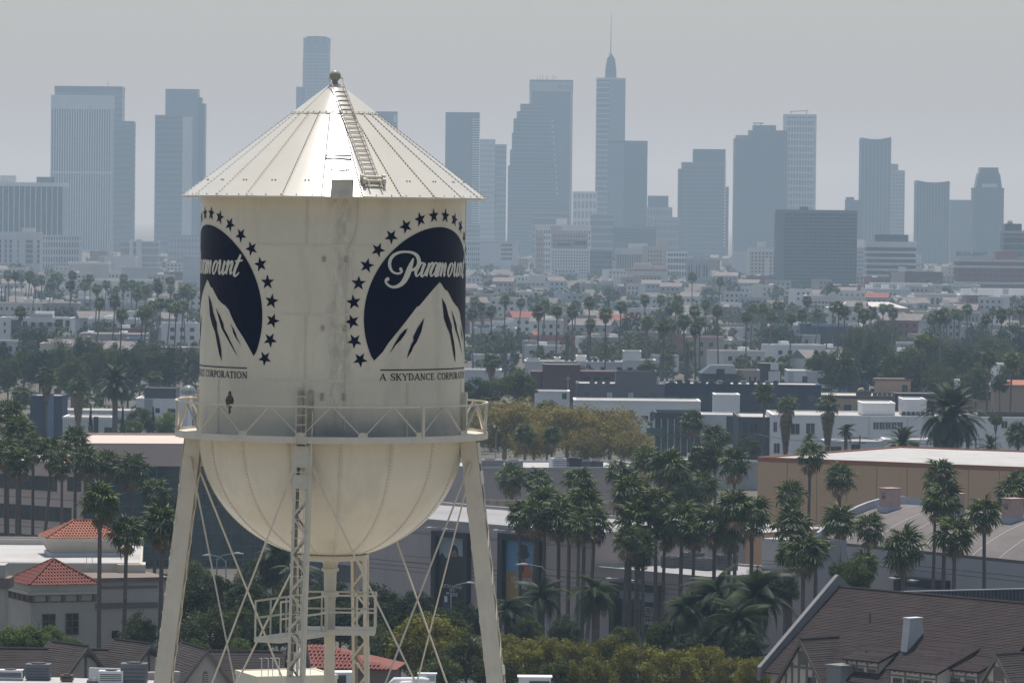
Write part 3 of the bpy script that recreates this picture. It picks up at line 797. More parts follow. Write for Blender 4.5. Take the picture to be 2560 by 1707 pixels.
def bld(name, label, x0, x1, yt, d, dep, core='glass', fr='lgrey', nf=0, nc=0, bt=.3, pt=.3, proud=.35, yaw=0, cat='building', roof='roof_grey', par=1.0, group=None, z0=0, base=None):
    """a building: core (dark glass or wall), proud floor bands and piers over it, parapet and roof; returns (thing, w, dep, h)"""
    wd, h, loc = place(x0, x1, yt, d, dep, yaw)
    t = thing(name, label, cat, loc, R(yaw), group)
    cm = {'glass': m_glass, 'blue': m_glass_b, 'teal': m_glass_t}.get(core) or wall(core)
    fm = wall(fr)
    X, Y = wd / 2, dep / 2
    c = MB(); c.box(-X, X, -Y, Y, 0, h - par * .6)
    c.build('glazing' if core in ('glass', 'blue', 'teal') else 'wall', cm, t)
    pxm = 1 / MPP(d)
    if d > 5000: nf = int(nf * .55) if nf > 4 else nf; nc = int(nc * .8) if nc > 6 else nc
    if nf:
        fh = (h - z0) / nf
        each = fh * pxm >= 9
        mb = MB(); b = fh * bt
        for k in range(nf):
            z = z0 + k * fh
            if each:
                q = MB(); q.box(-X - proud, X + proud, -Y - proud, Y + proud, z, z + b); q.build('floor_band', fm, t)
            else: mb.box(-X - proud, X + proud, -Y - proud, Y + proud, z, z + b)
        if not each: mb.build('floor_bands', fm, t, kind='stuff')
    if nc:
        cw = wd / nc; p_ = cw * pt / 2; pr = proud - .06
        each = cw * pxm >= 9
        spots = []
        for k in range(nc + 1): spots += [(-X + k * cw, -Y - pr / 2), (-X + k * cw, Y + pr / 2)]
        ns = max(1, round(dep / cw)); sw = dep / ns
        side = [(-X - pr / 2, -Y + k * sw) for k in range(1, ns)] + [(X + pr / 2, -Y + k * sw) for k in range(1, ns)]
        mb = MB()
        for (x, y) in spots:
            xx0, xx1 = max(x - p_, -X - pr), min(x + p_, X + pr)
            q = MB() if each else mb
            q.box(xx0, xx1, y - pr / 2, y + pr / 2, z0, h - par * .5)
            if each: q.build('pier', fm, t)
        for (x, y) in side:
            q = MB() if each else mb
            q.box(x - pr / 2, x + pr / 2, y - p_, y + p_, z0, h - par * .5)
            if each: q.build('pier', fm, t)
        if not each: mb.build('piers', fm, t, kind='stuff')
    pr2 = proud + .05 if (nf or nc) else .08
    pa = MB(); ringbox(pa, -X - pr2, X + pr2, -Y - pr2, Y + pr2, h - par * 1.2, h, min(.5, wd * .1) + pr2)
    pa.build('parapet', fm, t)
    rf = MB(); rf.box(-X + .2, X - .2, -Y + .2, Y - .2, h - par * .6 + .005, h - par * .55 + .02)
    rf.build('roof', MATS[roof], t)
    return t, wd, dep, h
def penthouse(t, x0, x1, y0, y1, h, z0, m='lgrey', name='penthouse'):
    q = MB(); q.box(x0, x1, y0, y1, z0, z0 + h); ringbox(q, x0 - .1, x1 + .1, y0 - .1, y1 + .1, z0 + h + .002, z0 + h + .25, .4)
    return q.build(name, wall(m) if isinstance(m, str) else m, t)
WINM = {}
def win(t, x, y, z, ww, wh, face=0, pane=None, frm=None, mull=1, cross=0):
    """window: proud frame with the pane set back inside it; face 0 front(-y) 1 right(+x) 3 left(-x)"""
    pane = pane or m_glass; frm = frm or wall('dgrey')
    key = (round(ww, 1), round(wh, 1), mull, cross, pane.name, frm.name)
    if key not in WINM:
        a = MB(); b = .07
        a.box(-ww / 2 - b, -ww / 2, -.09, .01, -wh / 2 - b, wh / 2 + b); a.box(ww / 2, ww / 2 + b, -.09, .01, -wh / 2 - b, wh / 2 + b)
        a.box(-ww / 2, ww / 2, -.09, .01, wh / 2, wh / 2 + b); a.box(-ww / 2, ww / 2, -.11, .01, -wh / 2 - b, -wh / 2)
        for k in range(1, mull + 1): a.box(-ww / 2 + ww * k / (mull + 1) - .03, -ww / 2 + ww * k / (mull + 1) + .03, -.07, .01, -wh / 2, wh / 2)
        for k in range(1, cross + 1): a.box(-ww / 2, ww / 2, -.065, .008, -wh / 2 + wh * k / (cross + 1) - .03, -wh / 2 + wh * k / (cross + 1) + .03)
        p = MB(); p.box(-ww / 2, ww / 2, -.022, .0, -wh / 2, wh / 2)
        WINM[key] = (a.mesh('window', frm), p.mesh('pane', pane))
    f, p = WINM[key]
    o = obj('window', f, t); o.location = (x, y, z); o.rotation_euler = (0, 0, {0: 0, 1: math.pi / 2, 3: -math.pi / 2}[face])
    obj('pane', p, o)
    return o
def wingrid(t, X0, X1, Z0, Z1, nc, nr, fw, fh, y, face=0, **k):
    """rows and columns of separate windows on a face between X0..X1, Z0..Z1"""
    cw = (X1 - X0) / nc; rh = (Z1 - Z0) / nr
    for i in range(nc):
        for j in range(nr):
            u = X0 + (i + .5) * cw; z = Z0 + (j + .5) * rh
            if face == 0: win(t, u, y, z, cw * fw, rh * fh, 0, **k)
            else: win(t, y, u, z, cw * fw, rh * fh, face, **k)
def smallwins(t, X0, X1, Z0, Z1, nc, nr, fw, fh, y, m=None, face=0):
    """windows too small in the picture to pick apart: one joined part, panes with projecting sills"""
    mb = MB(); cw = (X1 - X0) / nc; rh = (Z1 - Z0) / nr
    for i in range(nc):
        for j in range(nr):
            u = X0 + (i + .5) * cw; z = Z0 + (j + .5) * rh; a = cw * fw / 2; b = rh * fh / 2
            if face == 0: mb.box(u - a, u + a, y - .06, y + .05, z - b, z + b)
            else: mb.box(y - .06, y + .06, u - a, u + a, z - b, z + b)
    return mb.build('windows', m or m_glass, t, kind='stuff')
ACM = {}
def ac_unit(t, x, y, z, sx=1.6, sy=1.2, sz=1.1, m=None, rz=0):
    m = m or m_unit
    key = (sx, sy, sz, m.name)
    if key not in ACM:
        a = MB(); a.box(-sx / 2, sx / 2, -sy / 2, sy / 2, .12, sz); a.box(-sx / 2 + .1, sx / 2 - .1, -sy / 2 + .1, sy / 2 - .1, 0, .119)
        f = MB(); f.lathe([(min(sx, sy) * .38, sz), (min(sx, sy) * .38, sz + .09), (min(sx, sy) * .3, sz + .1), (.05, sz + .05)], 12)
        for k in range(4): f.box(-sx / 2 + .12, sx / 2 - .12, -sy / 2 - .02, -sy / 2, .25 + k * (sz - .4) / 4, .25 + k * (sz - .4) / 4 + .07)
        ACM[key] = (a.mesh('rooftop_unit', m), f.mesh('fan_guard', m_unitd))
    a, f = ACM[key]
    o = obj('rooftop_unit', a, t); o.location = (x, y, z); o.rotation_euler = (0, 0, rz)
    obj('fan_guard', f, o)
    return o

# ================================================================ downtown towers
DT = 'downtown skyscrapers'
t, w_, dp, h = bld('office_slab', 'dark glass slab with white vertical fins at the left edge', -60, 158, 456, 4600, 45, 'slate', 'white', 1, 16, .04, .14, .8, roof='roof_white', par=3, cat='skyscraper', group=DT)
penthouse(t, -20, -6, -8, 8, 6, h); penthouse(t, 14, 30, -6, 8, 5, h, 'dgrey')
mm = MB(); mm.tube([(-24, 0, h), (-24, 0, h + 16)], .5, 5); mm.build('antenna', wall('lgrey'), t)
t, w_, dp, h = bld('skyscraper', 'broad pale tower of close vertical ribs, front one of the leftmost pair', 129, 278, 238, 6000, 40, 'slate', 'lgrey', 2, 30, .03, .42, .6, cat='skyscraper', group=DT, par=4)
q = MB(); q.box(-w_ / 2 - .8, w_ / 2 + .8, -20.9, 20.9, h - 17, h - 5); q.build('crown_band', wall('lgrey'), t)
t, w_, dp, h = bld('skyscraper', 'broad flat topped dark tower rising behind the ribbed pale tower', 137, 306, 216, 6120, 40, 'steel', 'slate', 52, 0, .2, .1, .3, cat='skyscraper', group=DT, par=4)
mm = MB(); mm.tube([(22, 0, h), (22, 0, h + 7)], .4, 5); mm.build('antenna', wall('dgrey'), t)
q = MB(); q.box(12, 34, -20.9, -20.42, h - 8.5, h - 5.2); q.build('sign_panel', wall('steel'), t)
bld('skyscraper', 'narrow lower block attached right of the broad flat topped tower', 306, 334, 303, 6080, 30, 'steel', 'slate', 40, 5, .2, .2, .3, cat='skyscraper', group=DT, par=3)
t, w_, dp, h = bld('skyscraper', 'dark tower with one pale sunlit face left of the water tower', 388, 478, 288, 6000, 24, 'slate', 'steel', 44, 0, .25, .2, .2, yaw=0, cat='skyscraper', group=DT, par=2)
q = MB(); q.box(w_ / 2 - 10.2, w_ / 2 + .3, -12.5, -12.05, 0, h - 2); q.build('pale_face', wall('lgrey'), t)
t, w_, dp, h = bld('skyscraper', 'taller stepped tower behind the one with a pale face', 414, 495, 223, 6150, 36, 'steel', 'steel', 50, 0, .3, .2, .3, cat='skyscraper', group=DT, par=2)
for x0, x1, y in ((w_ / 2, w_ / 2 + 4.4, 244), (w_ / 2 + 4.4, w_ / 2 + 8.8, 259)):
    q = MB(); q.box(x0 + .01, x1, -14, 14, 0, PZ(500, y, 6150)); q.build('side_step', wall('slate'), t)
# round-crowned tower behind the cone
xx = PX(790, 300, 7000); t = thing('skyscraper', 'round banded tower with notched crown rising behind the cone roof', 'skyscraper', (xx, 7000, 0), 0, DT)
h = PZ(790, 92, 7000); r_ = 33.5 * MPP(7000)
q = MB(); q.lathe([(r_, 0), (r_, h - 10)], 40); q.build('glazing', wall('steel'), t)
q = MB()
for k in range(62):
    z = k * (h - 12) / 62; q.lathe([(r_, z), (r_ + .4, z), (r_ + .4, z + 1.7), (r_, z + 1.7)], 40)
q.build('floor_bands', wall('grey'), t, kind='stuff')
q = MB()
for k in range(28):
    a = 2 * math.pi * k / 28; q.box(r_ * math.sin(a) - .5, r_ * math.sin(a) + .5, -r_ * math.cos(a) - .7, -r_ * math.cos(a) + .7, 0, h - 30)
q.build('piers', wall('grey'), t, kind='stuff')
for a in (-.95, -.3, .3, .95, 2, 3, 4.2):
    q = MB(); q.lathe([(r_ + .8, h - 22), (r_ + .8, h - 2), (r_ - 5, h - 2), (r_ - 5, h - 22)], 6, a0=a - .26, a1=a + .26, close=False); q.build('crown_panel', wall('steel'), t)
q = MB(); q.lathe([(r_ - 4, h - 10), (r_ - 4, h), (0, h)], 32); q.build('crown_drum', wall('slate'), t)
q = MB(); q.box(-r_ - 9, -r_ + 6, -10, 14, 0, PZ(750, 218, 7000)); q.build('shoulder', wall('steel'), t)
# tower peeping out right of the cone
t, w_, dp, h = bld('skyscraper', 'dark tower partly hidden behind the right slope of the cone roof', 925, 993, 279, 6600, 30, 'slate', 'slate', 50, 0, .25, .2, .3, cat='skyscraper', group=DT, par=2)
q = MB(); q.box(w_ / 2 - 5, w_ / 2 + .6, -15.6, -15.1, h - 14, h - 4); q.build('sign_panel', wall('lgrey'), t)
t, w_, dp, h = bld('skyscraper', 'dark flat topped tower with balcony edge just right of the water tower', 1114, 1199, 281, 6300, 30, 'slate', 'slate', 56, 0, .18, .2, .25, cat='skyscraper', group=DT, par=2)
q = MB()
for k in range(6, 56): q.box(w_ / 2 - 9, w_ / 2 + .9, -16.2, -14, k * h / 58, k * h / 58 + 1.1)
q.build('balconies', wall('white'), t, kind='stuff')
bld('skyscraper', 'plain pale tower beside the dark tower with balcony edge', 1200, 1238, 348, 6500, 26, 'grey', 'lgrey', 40, 0, .5, .2, .2, cat='skyscraper', group=DT, par=2)
bld('skyscraper', 'slim dark tower with thin pale mullions between two bright gaps', 1238, 1266, 361, 6450, 24, 'slate', 'grey', 38, 6, .2, .25, .3, cat='skyscraper', group=DT, par=2)
# stepped tower
d = 6200; t = thing('skyscraper', 'stepped tower narrowing in setbacks in front of the tall signed tower', 'skyscraper', (PX(1331, 400, d), d + 20, 0), 0, DT)
for i, (x0, x1, y) in enumerate(((1270, 1391, 415), (1275, 1388, 375), (1280, 1384, 333), (1284, 1379, 297), (1292, 1372, 279), (1301, 1366, 260))):
    a, b = PX(x0, y, d) - t.location.x, PX(x1, y, d) - t.location.x; z1 = PZ(1331, y, d); zz0 = 0 if i == 0 else pz1
    q = MB(); q.box(a, b, -20 + i, 20 - i, zz0 + (.01 if i else 0), z1); so = q.build('setback', wall('slate'), t)
    q = MB(); n = max(2, int((z1 - zz0) / 4.2))
    for k in range(n): q.box(a - .3, b + .3, -20.3 + i, 20.3 - i, zz0 + k * (z1 - zz0) / n + .5, zz0 + k * (z1 - zz0) / n + 2.0)
    q.build('floor_bands', wall('steel'), so, kind='stuff')
    pz1 = z1
q = MB()
for k in range(14): q.box(PX(1378, 400, d) - t.location.x + k * .55, PX(1380, 400, d) - t.location.x + .6 + k * .55, -21, -20.35, PZ(1378, 300 + k * 14, d) - 2.4, PZ(1378, 300 + k * 14, d))
q.build('bright_windows', wall('white'), t, kind='stuff')
# tall signed tower
t, w_, dp, h = bld('skyscraper', 'tall dark slab with pale crown bearing a rooftop sign', 1325, 1432, 200, 6500, 42, 'slate', 'slate', 62, 24, .12, .3, .35, cat='skyscraper', group=DT, par=3)
q = MB(); q.box(-w_ / 2 - .6, w_ / 2 + .6, -21.8, 21.8, h - 15, h - 2.5); q.build('crown_band', wall('grey'), t)
for s_ in (-1, 1):
    q = MB(); q.box(s_ * (w_ / 2 - 1.4) - 1.6, s_ * (w_ / 2 - 1.4) + 1.6, -22.4, -21.85, 0, h - 3); q.build('corner_column', wall('grey'), t)
q = MB()
for i, x in enumerate((-18, -14.5, -11, -6, -4.5)): q.tube([(x, -5, h), (x, -5, h + 5 + (i * 7) % 4)], .3, 5)
q.tube([(2, -5, h), (2, -5, h + 6), (7, -5, h + 2)], .5, 5)
q.build('antennas', wall('dgrey'), t, kind='stuff')
def text_obj(txt, size, loc, rot, m, parent, name='sign_letters', depth=.15, mirror=False, xs=1.0, bold=0.0):
    cu = bpy.data.curves.new(name, 'FONT'); cu.body = txt; cu.size = size; cu.extrude = depth; cu.align_x = 'CENTER'; cu.offset = bold
    cu.resolution_u = 2
    tmp = bpy.data.objects.new('tmp', cu); C.objects.link(tmp)
    dg = bpy.context.evaluated_depsgraph_get()
    me = bpy.data.meshes.new_from_object(tmp.evaluated_get(dg))
    bpy.data.objects.remove(tmp)
    if mirror:
        for v in me.vertices: v.co.x = -v.co.x
        me.flip_normals()
    for v in me.vertices: v.co.x *= xs
    me.materials.clear(); me.materials.append(m); me.name = name
    o = obj(name, me, parent); o.location = loc; o.rotation_euler = rot
    return o
text_obj('AON', 7.5, (w_ / 2 - 11, -22.1, h - 12), (math.pi / 2, 0, 0), wall('dbrick'), t)
# spired tower
d = 6600; t, w_, dp, h = bld('skyscraper', 'tallest glass tower with sail crown and thin spire', 1492, 1563, 195, d, 34, 'slate', 'lgrey', 62, 0, .20, .2, .3, cat='skyscraper', group=DT, par=2)
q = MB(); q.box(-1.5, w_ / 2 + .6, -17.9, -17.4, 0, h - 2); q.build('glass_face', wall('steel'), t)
a, b = PX(1513, 160, d) - t.location.x, PX(1542, 160, d) - t.location.x; zc = PZ(1527, 137, d)
q = MB(); q.prism([(a, h - .9), (b, h - .9), (b - .5, h + 12), (b - 2.2, zc - 6), (b - 5, zc - 1), ((a + b) / 2 + 1, zc), (a + 3, zc - 4), (a + .8, h + 14)], -9, 9); q.build('sail_crown', wall('slate'), t)
q = MB(); q.tube([((a + b) / 2 - .3, 0, zc - 1), ((a + b) / 2 - .3, 0, zc + 12), ((a + b) / 2 + .1, 0, PZ(1526, 33, d))], [1.1, .8, .35], 6); q.box((a + b) / 2 - 3, (a + b) / 2 + 2, -2, 2, zc - .5, zc + 1.5); q.build('spire', wall('lgrey'), t)
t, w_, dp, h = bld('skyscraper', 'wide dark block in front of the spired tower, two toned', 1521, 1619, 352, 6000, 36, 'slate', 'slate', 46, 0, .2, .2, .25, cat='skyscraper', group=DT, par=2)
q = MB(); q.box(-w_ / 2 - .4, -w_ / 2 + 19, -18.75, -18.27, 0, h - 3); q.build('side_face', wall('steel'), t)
bld('office_tower', 'small pale gridded building between the signed tower and spired tower', 1433, 1492, 479, 5400, 20, 'grey', 'white', 14, 8, .35, .35, .4, cat='building', par=2)
t, w_, dp, h = bld('office_tower', 'old cornice topped block right of the spired tower', 1618, 1680, 518, 5400, 24, 'steel', 'grey', 10, 12, .3, .5, .4, par=3)
penthouse(t, -w_ / 2 + 1, -w_ / 2 + 23, -8, 8, 12, h, 'steel')
bld('office_tower', 'wide lower windowed block with cornice right of the old cornice topped block', 1636, 1698, 543, 5200, 26, 'steel', 'grey', 12, 14, .3, .5, .4, par=3)
t, w_, dp, h = bld('skyscraper', 'dark tower with bright beaded right edge', 1706, 1814, 406, 5900, 34, 'slate', 'steel', 44, 0, .2, .2, .3, cat='skyscraper', group=DT, par=2)
q = MB(); q.box(-w_ / 2 - 4.2, -w_ / 2 - .5, -10, 12, 0, PZ(1700, 422, 5900)); q.build('side_step', wall('slate'), t)
q = MB(); q.box(-w_ / 2 + 13, w_ / 2, -14, 14, h + .01, PZ(1775, 373, 5900)); q.build('upper_block', wall('slate'), t)
q = MB()
for k in range(4, 30): q.box(w_ / 2 - 1.4, w_ / 2 + .9, -17.9, -17.35, k * h / 30, k * h / 30 + 1.9)
q.build('edge_lights', wall('white'), t, kind='stuff')
q = MB(); q.box(w_ / 2 + .6, w_ / 2 + 4.5, -10, 12, 0, PZ(1818, 467, 5900)); q.build('side_step', wall('steel'), t)
t, w_, dp, h = bld('skyscraper', 'massive dark tower with stepped top and roof helipad', 1837, 1969, 347, 5900, 40, 'slate', 'slate', 50, 0, .2, .2, .2, cat='skyscraper', group=DT, par=2)
z1 = PZ(1915, 326, 5900); q = MB(); q.box(-w_ / 2 + 17, w_ / 2 - .2, -18, 18, h + .01, z1); q.build('upper_block', wall('slate'), t)
z2 = PZ(1910, 313, 5900); q = MB(); q.box(-w_ / 2 + 22, w_ / 2 - 13.5, -14, 14, z1 + .01, z2); q.build('upper_block', wall('slate'), t)
q = MB(); q.box(-8.5, 3.2, -13, 13, z2 + 2, z2 + 2.9); q.tube([(-6, 0, z2), (-6, 0, z2 + 2)], .5, 5); q.tube([(0, 0, z2), (0, 0, z2 + 2)], .5, 5); q.build('helipad', wall('dgrey'), t)
q = MB(); q.box(-w_ / 2 + 2, -w_ / 2 + 17, -16, 16, h + .02, PZ(1860, 338, 5900)); q.build('upper_block', wall('steel'), t)
t, w_, dp, h = bld('skyscraper', 'pale white gridded tower with rounded corners and roof crane', 1963, 2040, 286, 6000, 36, 'steel', 'lgrey', 40, 14, .34, .34, .5, cat='skyscraper', group=DT, par=2)
for s_ in (-1, 1):
    q = MB(); q.tube([(s_ * (w_ / 2 - .6), -17.4, 0), (s_ * (w_ / 2 - .6), -17.4, h)], 1.5, 12); q.build('rounded_corner', wall('lgrey'), t)
q = MB(); q.tube([(-11, -5, h), (-11, -5, h + 3)], .5, 5); q.bar((-12, -5, h + 3.2), (10, -5, h + 4.6), .7, .9); q.tube([(8, -5, h), (8, -5, h + 4)], .5, 5); q.build('crane', wall('dgrey'), t)
t, w_, dp, h = bld('skyscraper', 'slim dark tower with upturned roof corners and pale vertical lines', 2153, 2228, 348, 6000, 30, 'slate', 'grey', 0, 11, .2, .10, .3, cat='skyscraper', group=DT, par=2)
q = MB(); q.prism([(-w_ / 2, h - 3), (w_ / 2, h - 3), (w_ / 2, h + 2.6), (0, h - 1), (-w_ / 2, h + 1.6)], -15.6, 15.6); q.build('roof_wing', wall('slate'), t)
t, w_, dp, h = bld('skyscraper', 'banded tower tucked behind the slim tower with upturned roof', 2224, 2262, 426, 6200, 28, 'steel', 'grey', 44, 5, .3, .2, .3, cat='skyscraper', group=DT, par=2)
q = MB(); q.box(-w_ / 2, w_ / 2 - 8, -12, 12, h + .01, PZ(2240, 410, 6200)); q.build('upper_block', wall('steel'), t)
t, w_, dp, h = bld('office_tower', 'low dark block left of the slim tower with upturned roof', 2116, 2156, 500, 5700, 24, 'slate', 'slate', 12, 0, .2, .2, .2, par=2)
penthouse(t, -w_ / 2 + .5, w_ / 2 - 9, -7, 7, 3, h, 'slate')
t, w_, dp, h = bld('skyscraper', 'dark boxy tower with faint vertical lines right of the brightest gap', 2292, 2374, 456, 5600, 34, 'slate', 'grey', 0, 14, .2, .09, .3, cat='skyscraper', group=DT, par=2)
q = MB(); q.prism([(-w_ / 2, h - 3), (w_ / 2, h - 3), (w_ / 2, h + 1.6), (0, h - 1), (-w_ / 2, h + 2.0)], -17.6, 17.6); q.build('roof_wing', wall('slate'), t)
bld('skyscraper', 'mid height hazy block left of the tapering dark tower', 2376, 2440, 500, 5800, 30, 'steel', 'steel', 26, 0, .35, .2, .3, cat='skyscraper', group=DT, par=2)
t, w_, dp, h = bld('skyscraper', 'tapering dark tower with a pale band near its top', 2435, 2510, 470, 5500, 32, 'slate', 'slate', 30, 0, .2, .2, .3, cat='skyscraper', group=DT, par=2)
z1 = PZ(2473, 429, 5500); z2 = PZ(2473, 419, 5500)
q = MB(); q.prism([(-w_ / 2 + 2.5, h + .01), (w_ / 2 - 2, h + .01), (w_ / 2 - 4, z1 - 4), (w_ / 2 - 6, z1), (w_ / 2 - 6.2, z2), (-w_ / 2 + 7.5, z2), (-w_ / 2 + 7, z1), (-w_ / 2 + 5, z1 - 3)], -14, 14); q.build('upper_block', wall('slate'), t)
q = MB(); q.box(-w_ / 2 + 9, w_ / 2 - 7, -14.5, -14.02, h + .6, h + 4.5); q.build('pale_band', wall('lgrey'), t)
for i, (x0, x1, y, d, c_, ds) in enumerate(((1534, 1640, 566, 5000, 'slate', 'broad dark low block between the hotels and the spired tower'), (1477, 1534, 534, 5100, 'steel', 'hazy banded block right of the white roofed hotel'), (1332, 1418, 530, 5300, 'steel', 'hazy dark block at the foot of the stepped tower'), (1040, 1120, 500, 5600, 'steel', 'hazy block just right of the tank shoulder'), (1166, 1200, 560, 5400, 'steel', 'hazy low block right of the tank near the balcony edged tower'))):
    bld('office_tower', ds, x0, x1, y, d, 30, c_, 'steel' if c_ == 'slate' else 'grey', 14, 0, .3, .2, .3, par=1.5)

# ================================================================ middle distance, far half
t, w_, dp, h = bld('office_block', 'big black glass slab office standing alone on the right', 1941, 2143, 525, 3400, 24, 'charcoal', 'steel', 22, 30, .30, .20, .15, cat='building', par=1.5)
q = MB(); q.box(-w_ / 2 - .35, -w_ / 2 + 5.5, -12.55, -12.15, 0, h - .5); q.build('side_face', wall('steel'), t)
ac_unit(t, -8, 0, h - .8, 6, 4, 3)
t, w_, dp, h = bld('office_block', 'white banded office with dark ribbon windows and dark roof block', 2167, 2290, 604, 3450, 22, 'glass', 'white', 8, 0, .36, .2, .5, yaw=0, cat='building', par=3)
penthouse(t, -w_ / 2 + 6, w_ / 2 - 5, -7, 8, 5.5, h - 1, 'slate')
q = MB()
for k in range(28): q.box(-w_ / 2 + k * w_ / 28, -w_ / 2 + k * w_ / 28 + .25, -11.2, -11.0, 2, h - 3)
q.build('mullions', wall('grey'), t, kind='stuff')
t, w_, dp, h = bld('office_block', 'narrow grey block between black slab and white banded office', 2140, 2170, 618, 3600, 20, 'grey', 'lgrey', 9, 0, .4, .2, .2); penthouse(t, -3, 2, -5, 5, 5, h, 'white')
# brick hotel with rooftop sign read from behind
t, w_, dp, h = bld('brick_hotel', 'red brick hotel with white bands and a reversed rooftop sign', 2396, 2600, 648, 3200, 26, 'glass', 'brick', 7, 26, .45, .55, .35, cat='hotel', par=1.5)
for zf in (.995, .82, .36):
    q = MB(); q.box(-w_ / 2 - .6, w_ / 2 + .6, -13.6, 13.6, h * zf - 1.6, h * zf - .1); q.build('stone_band', wall('lgrey'), t)
penthouse(t, -w_ / 2 + 24, -w_ / 2 + 38, -8, 8, 4.5, h, 'brick')
fr_ = MB()
sx0, sx1 = -w_ / 2 + .5, -w_ / 2 + 19.5
for k in range(8): fr_.tube([(sx0 + k * (sx1 - sx0) / 7, 4, h), (sx0 + k * (sx1 - sx0) / 7, 4, h + 5)], .10, 4)
for z in (h + 1.7, h + 5): fr_.tube([(sx0, 4, z), (sx1, 4, z)], .09, 4)
fr_.build('sign_frame', wall('dgrey'), t)
text_obj('TOWN HOUSE', 3.3, ((sx0 + sx1) / 2, 3.8, h + 1.9), (math.pi / 2, 0, 0), m_black, t, mirror=True, depth=.1, bold=.07, xs=.9)
t, w_, dp, h = bld('office_block', 'dark glass block with white fins at the right edge of the skyline', 2510, 2600, 577, 3300, 22, 'charcoal', 'grey', 9, 18, .2, .22, .4, par=1.5)
penthouse(t, -w_ / 2 + .8, -w_ / 2 + 12, -8, 8, 4.3, h, 'slate'); q = MB(); q.lathe([(1.9, h + 4.5), (1.8, h + 6), (.9, h + 7.2), (0, h + 7.4)], 14, (-w_ / 2 + 5, 0, 0)); q.build('roof_dome', wall('grey'), t)
t, w_, dp, h = bld('office_block', 'low dark brick block in front of the white banded office', 2228, 2358, 680, 3330, 18, 'dbrick', 'dbrick', 0, 0)
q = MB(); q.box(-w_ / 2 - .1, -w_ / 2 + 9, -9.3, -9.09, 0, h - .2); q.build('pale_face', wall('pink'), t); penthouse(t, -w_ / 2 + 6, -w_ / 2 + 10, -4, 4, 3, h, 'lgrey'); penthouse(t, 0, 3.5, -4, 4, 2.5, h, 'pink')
t, w_, dp, h = bld('apartment_block', 'cream tower block with bright window column left of the black slab', 1873, 1944, 619, 3650, 18, 'offwhite', 'offwhite', 0, 0, par=1.5)
smallwins(t, -w_ / 2 + 1, w_ / 2 - 1, 2, h - 3, 7, 8, .4, .5, -9.02); q = MB(); q.box(-w_ / 2 - .3, w_ / 2 + .3, -9.4, 9.4, h - 2.6, h - 1.3); q.build('cornice', wall('white'), t); penthouse(t, -4, 2, -4, 4, 4, h, 'offwhite')
q = MB(); q.box(1, 4.6, -9.3, -9.1, 2, h * .72); q.build('bright_bay', wall('white'), t)
bld('apartment_block', 'hazy low white block below the massive dark tower', 1834, 1873, 629, 4200, 16, 'lgrey', 'lgrey', 6, 6, .5, .5, .2)
t, w_, dp, h = bld('hotel_block', 'long white hotel with rows of dark windows and small roof house', 1339, 1477, 562, 4300, 22, 'glass', 'white', 8, 22, .5, .5, .4, cat='hotel', par=2)
penthouse(t, -w_ / 2 + 18, -w_ / 2 + 27, -6, 6, 5, h, 'white')
t, w_, dp, h = bld('hotel_block', 'pinkish old hotel in front of the long white hotel', 1379, 1470, 581, 4150, 20, 'pink', 'pink', 0, 0, cat='hotel', par=1.2)
smallwins(t, -w_ / 2 + 1, w_ / 2 - 1, 2, h - 1.5, 12, 9, .4, .5, -10.02); penthouse(t, -w_ / 2 - 1, -w_ / 2 + 8, -5, 5, 6, h - 1, 'pink')
t, w_, dp, h = bld('hotel_block', 'narrow pinkish wing with arched top left of the pinkish hotel', 1339, 1360, 584, 4140, 16, 'pink', 'pink', 0, 0, cat='hotel'); smallwins(t, -w_ / 2 + 1, w_ / 2 - 1, 4, h - 2, 3, 6, .35, .5, -8.02)
t, w_, dp, h = bld('hotel_block', 'white hotel of many small windows with a dark rooftop sign frame', 1377, 1475, 622, 3800, 18, 'white', 'white', 0, 0, cat='hotel', par=1.2)
smallwins(t, -w_ / 2 + .8, w_ / 2 - .6, 1, h - 1.4, 14, 9, .42, .52, -9.02); q = MB(); q.box(-w_ / 2 - .35, w_ / 2 + .35, -9.35, 9.35, h * .80, h * .80 + .5); q.build('cornice', wall('offwhite'), t)
fr_ = MB()
for k in range(14): fr_.tube([(-w_ / 2 + 3 + k * 1.9, 2, h), (-w_ / 2 + 3 + k * 1.9, 2, h + 6)], .12, 4)
for z in (h + 1.5, h + 6): fr_.tube([(-w_ / 2 + 3, 2, z), (w_ / 2 - 2, 2, z)], .1, 4)
fr_.build('sign_frame', wall('charcoal'), t)
for k, (a, b) in enumerate(((-10, 0), (3.5, 12.5))):
    q = MB(); q.box(a, b, 1.5, 1.75, h + 2.1 + k * .8, h + 4.3 + k * 1.4); q.build('sign_panel', wall('charcoal'), t)
t, w_, dp, h = bld('apartment_block', 'white gridded block at the edge of the tank above the trees', 1164, 1200, 592, 4500, 18, 'glass', 'lgrey', 6, 7, .5, .5, .3)
t, w_, dp, h = bld('office_block', 'pale block with dark recessed balconies above the trees right of the tank', 1199, 1296, 603, 4480, 20, 'lgrey', 'lgrey', 0, 0, par=1); 
for k in range(4):
    q = MB(); q.box(2, 12, -10.3, -10.1, h - 4.5 - k * 4, h - 2.6 - k * 4); q.build('balcony', m_glass, t)
q = MB(); q.box(-w_ / 2 + 1, w_ / 2 - 1, -10.3, -10.1, h - 1.4, h - .2); q.build('dark_band', wall('grey'), t)
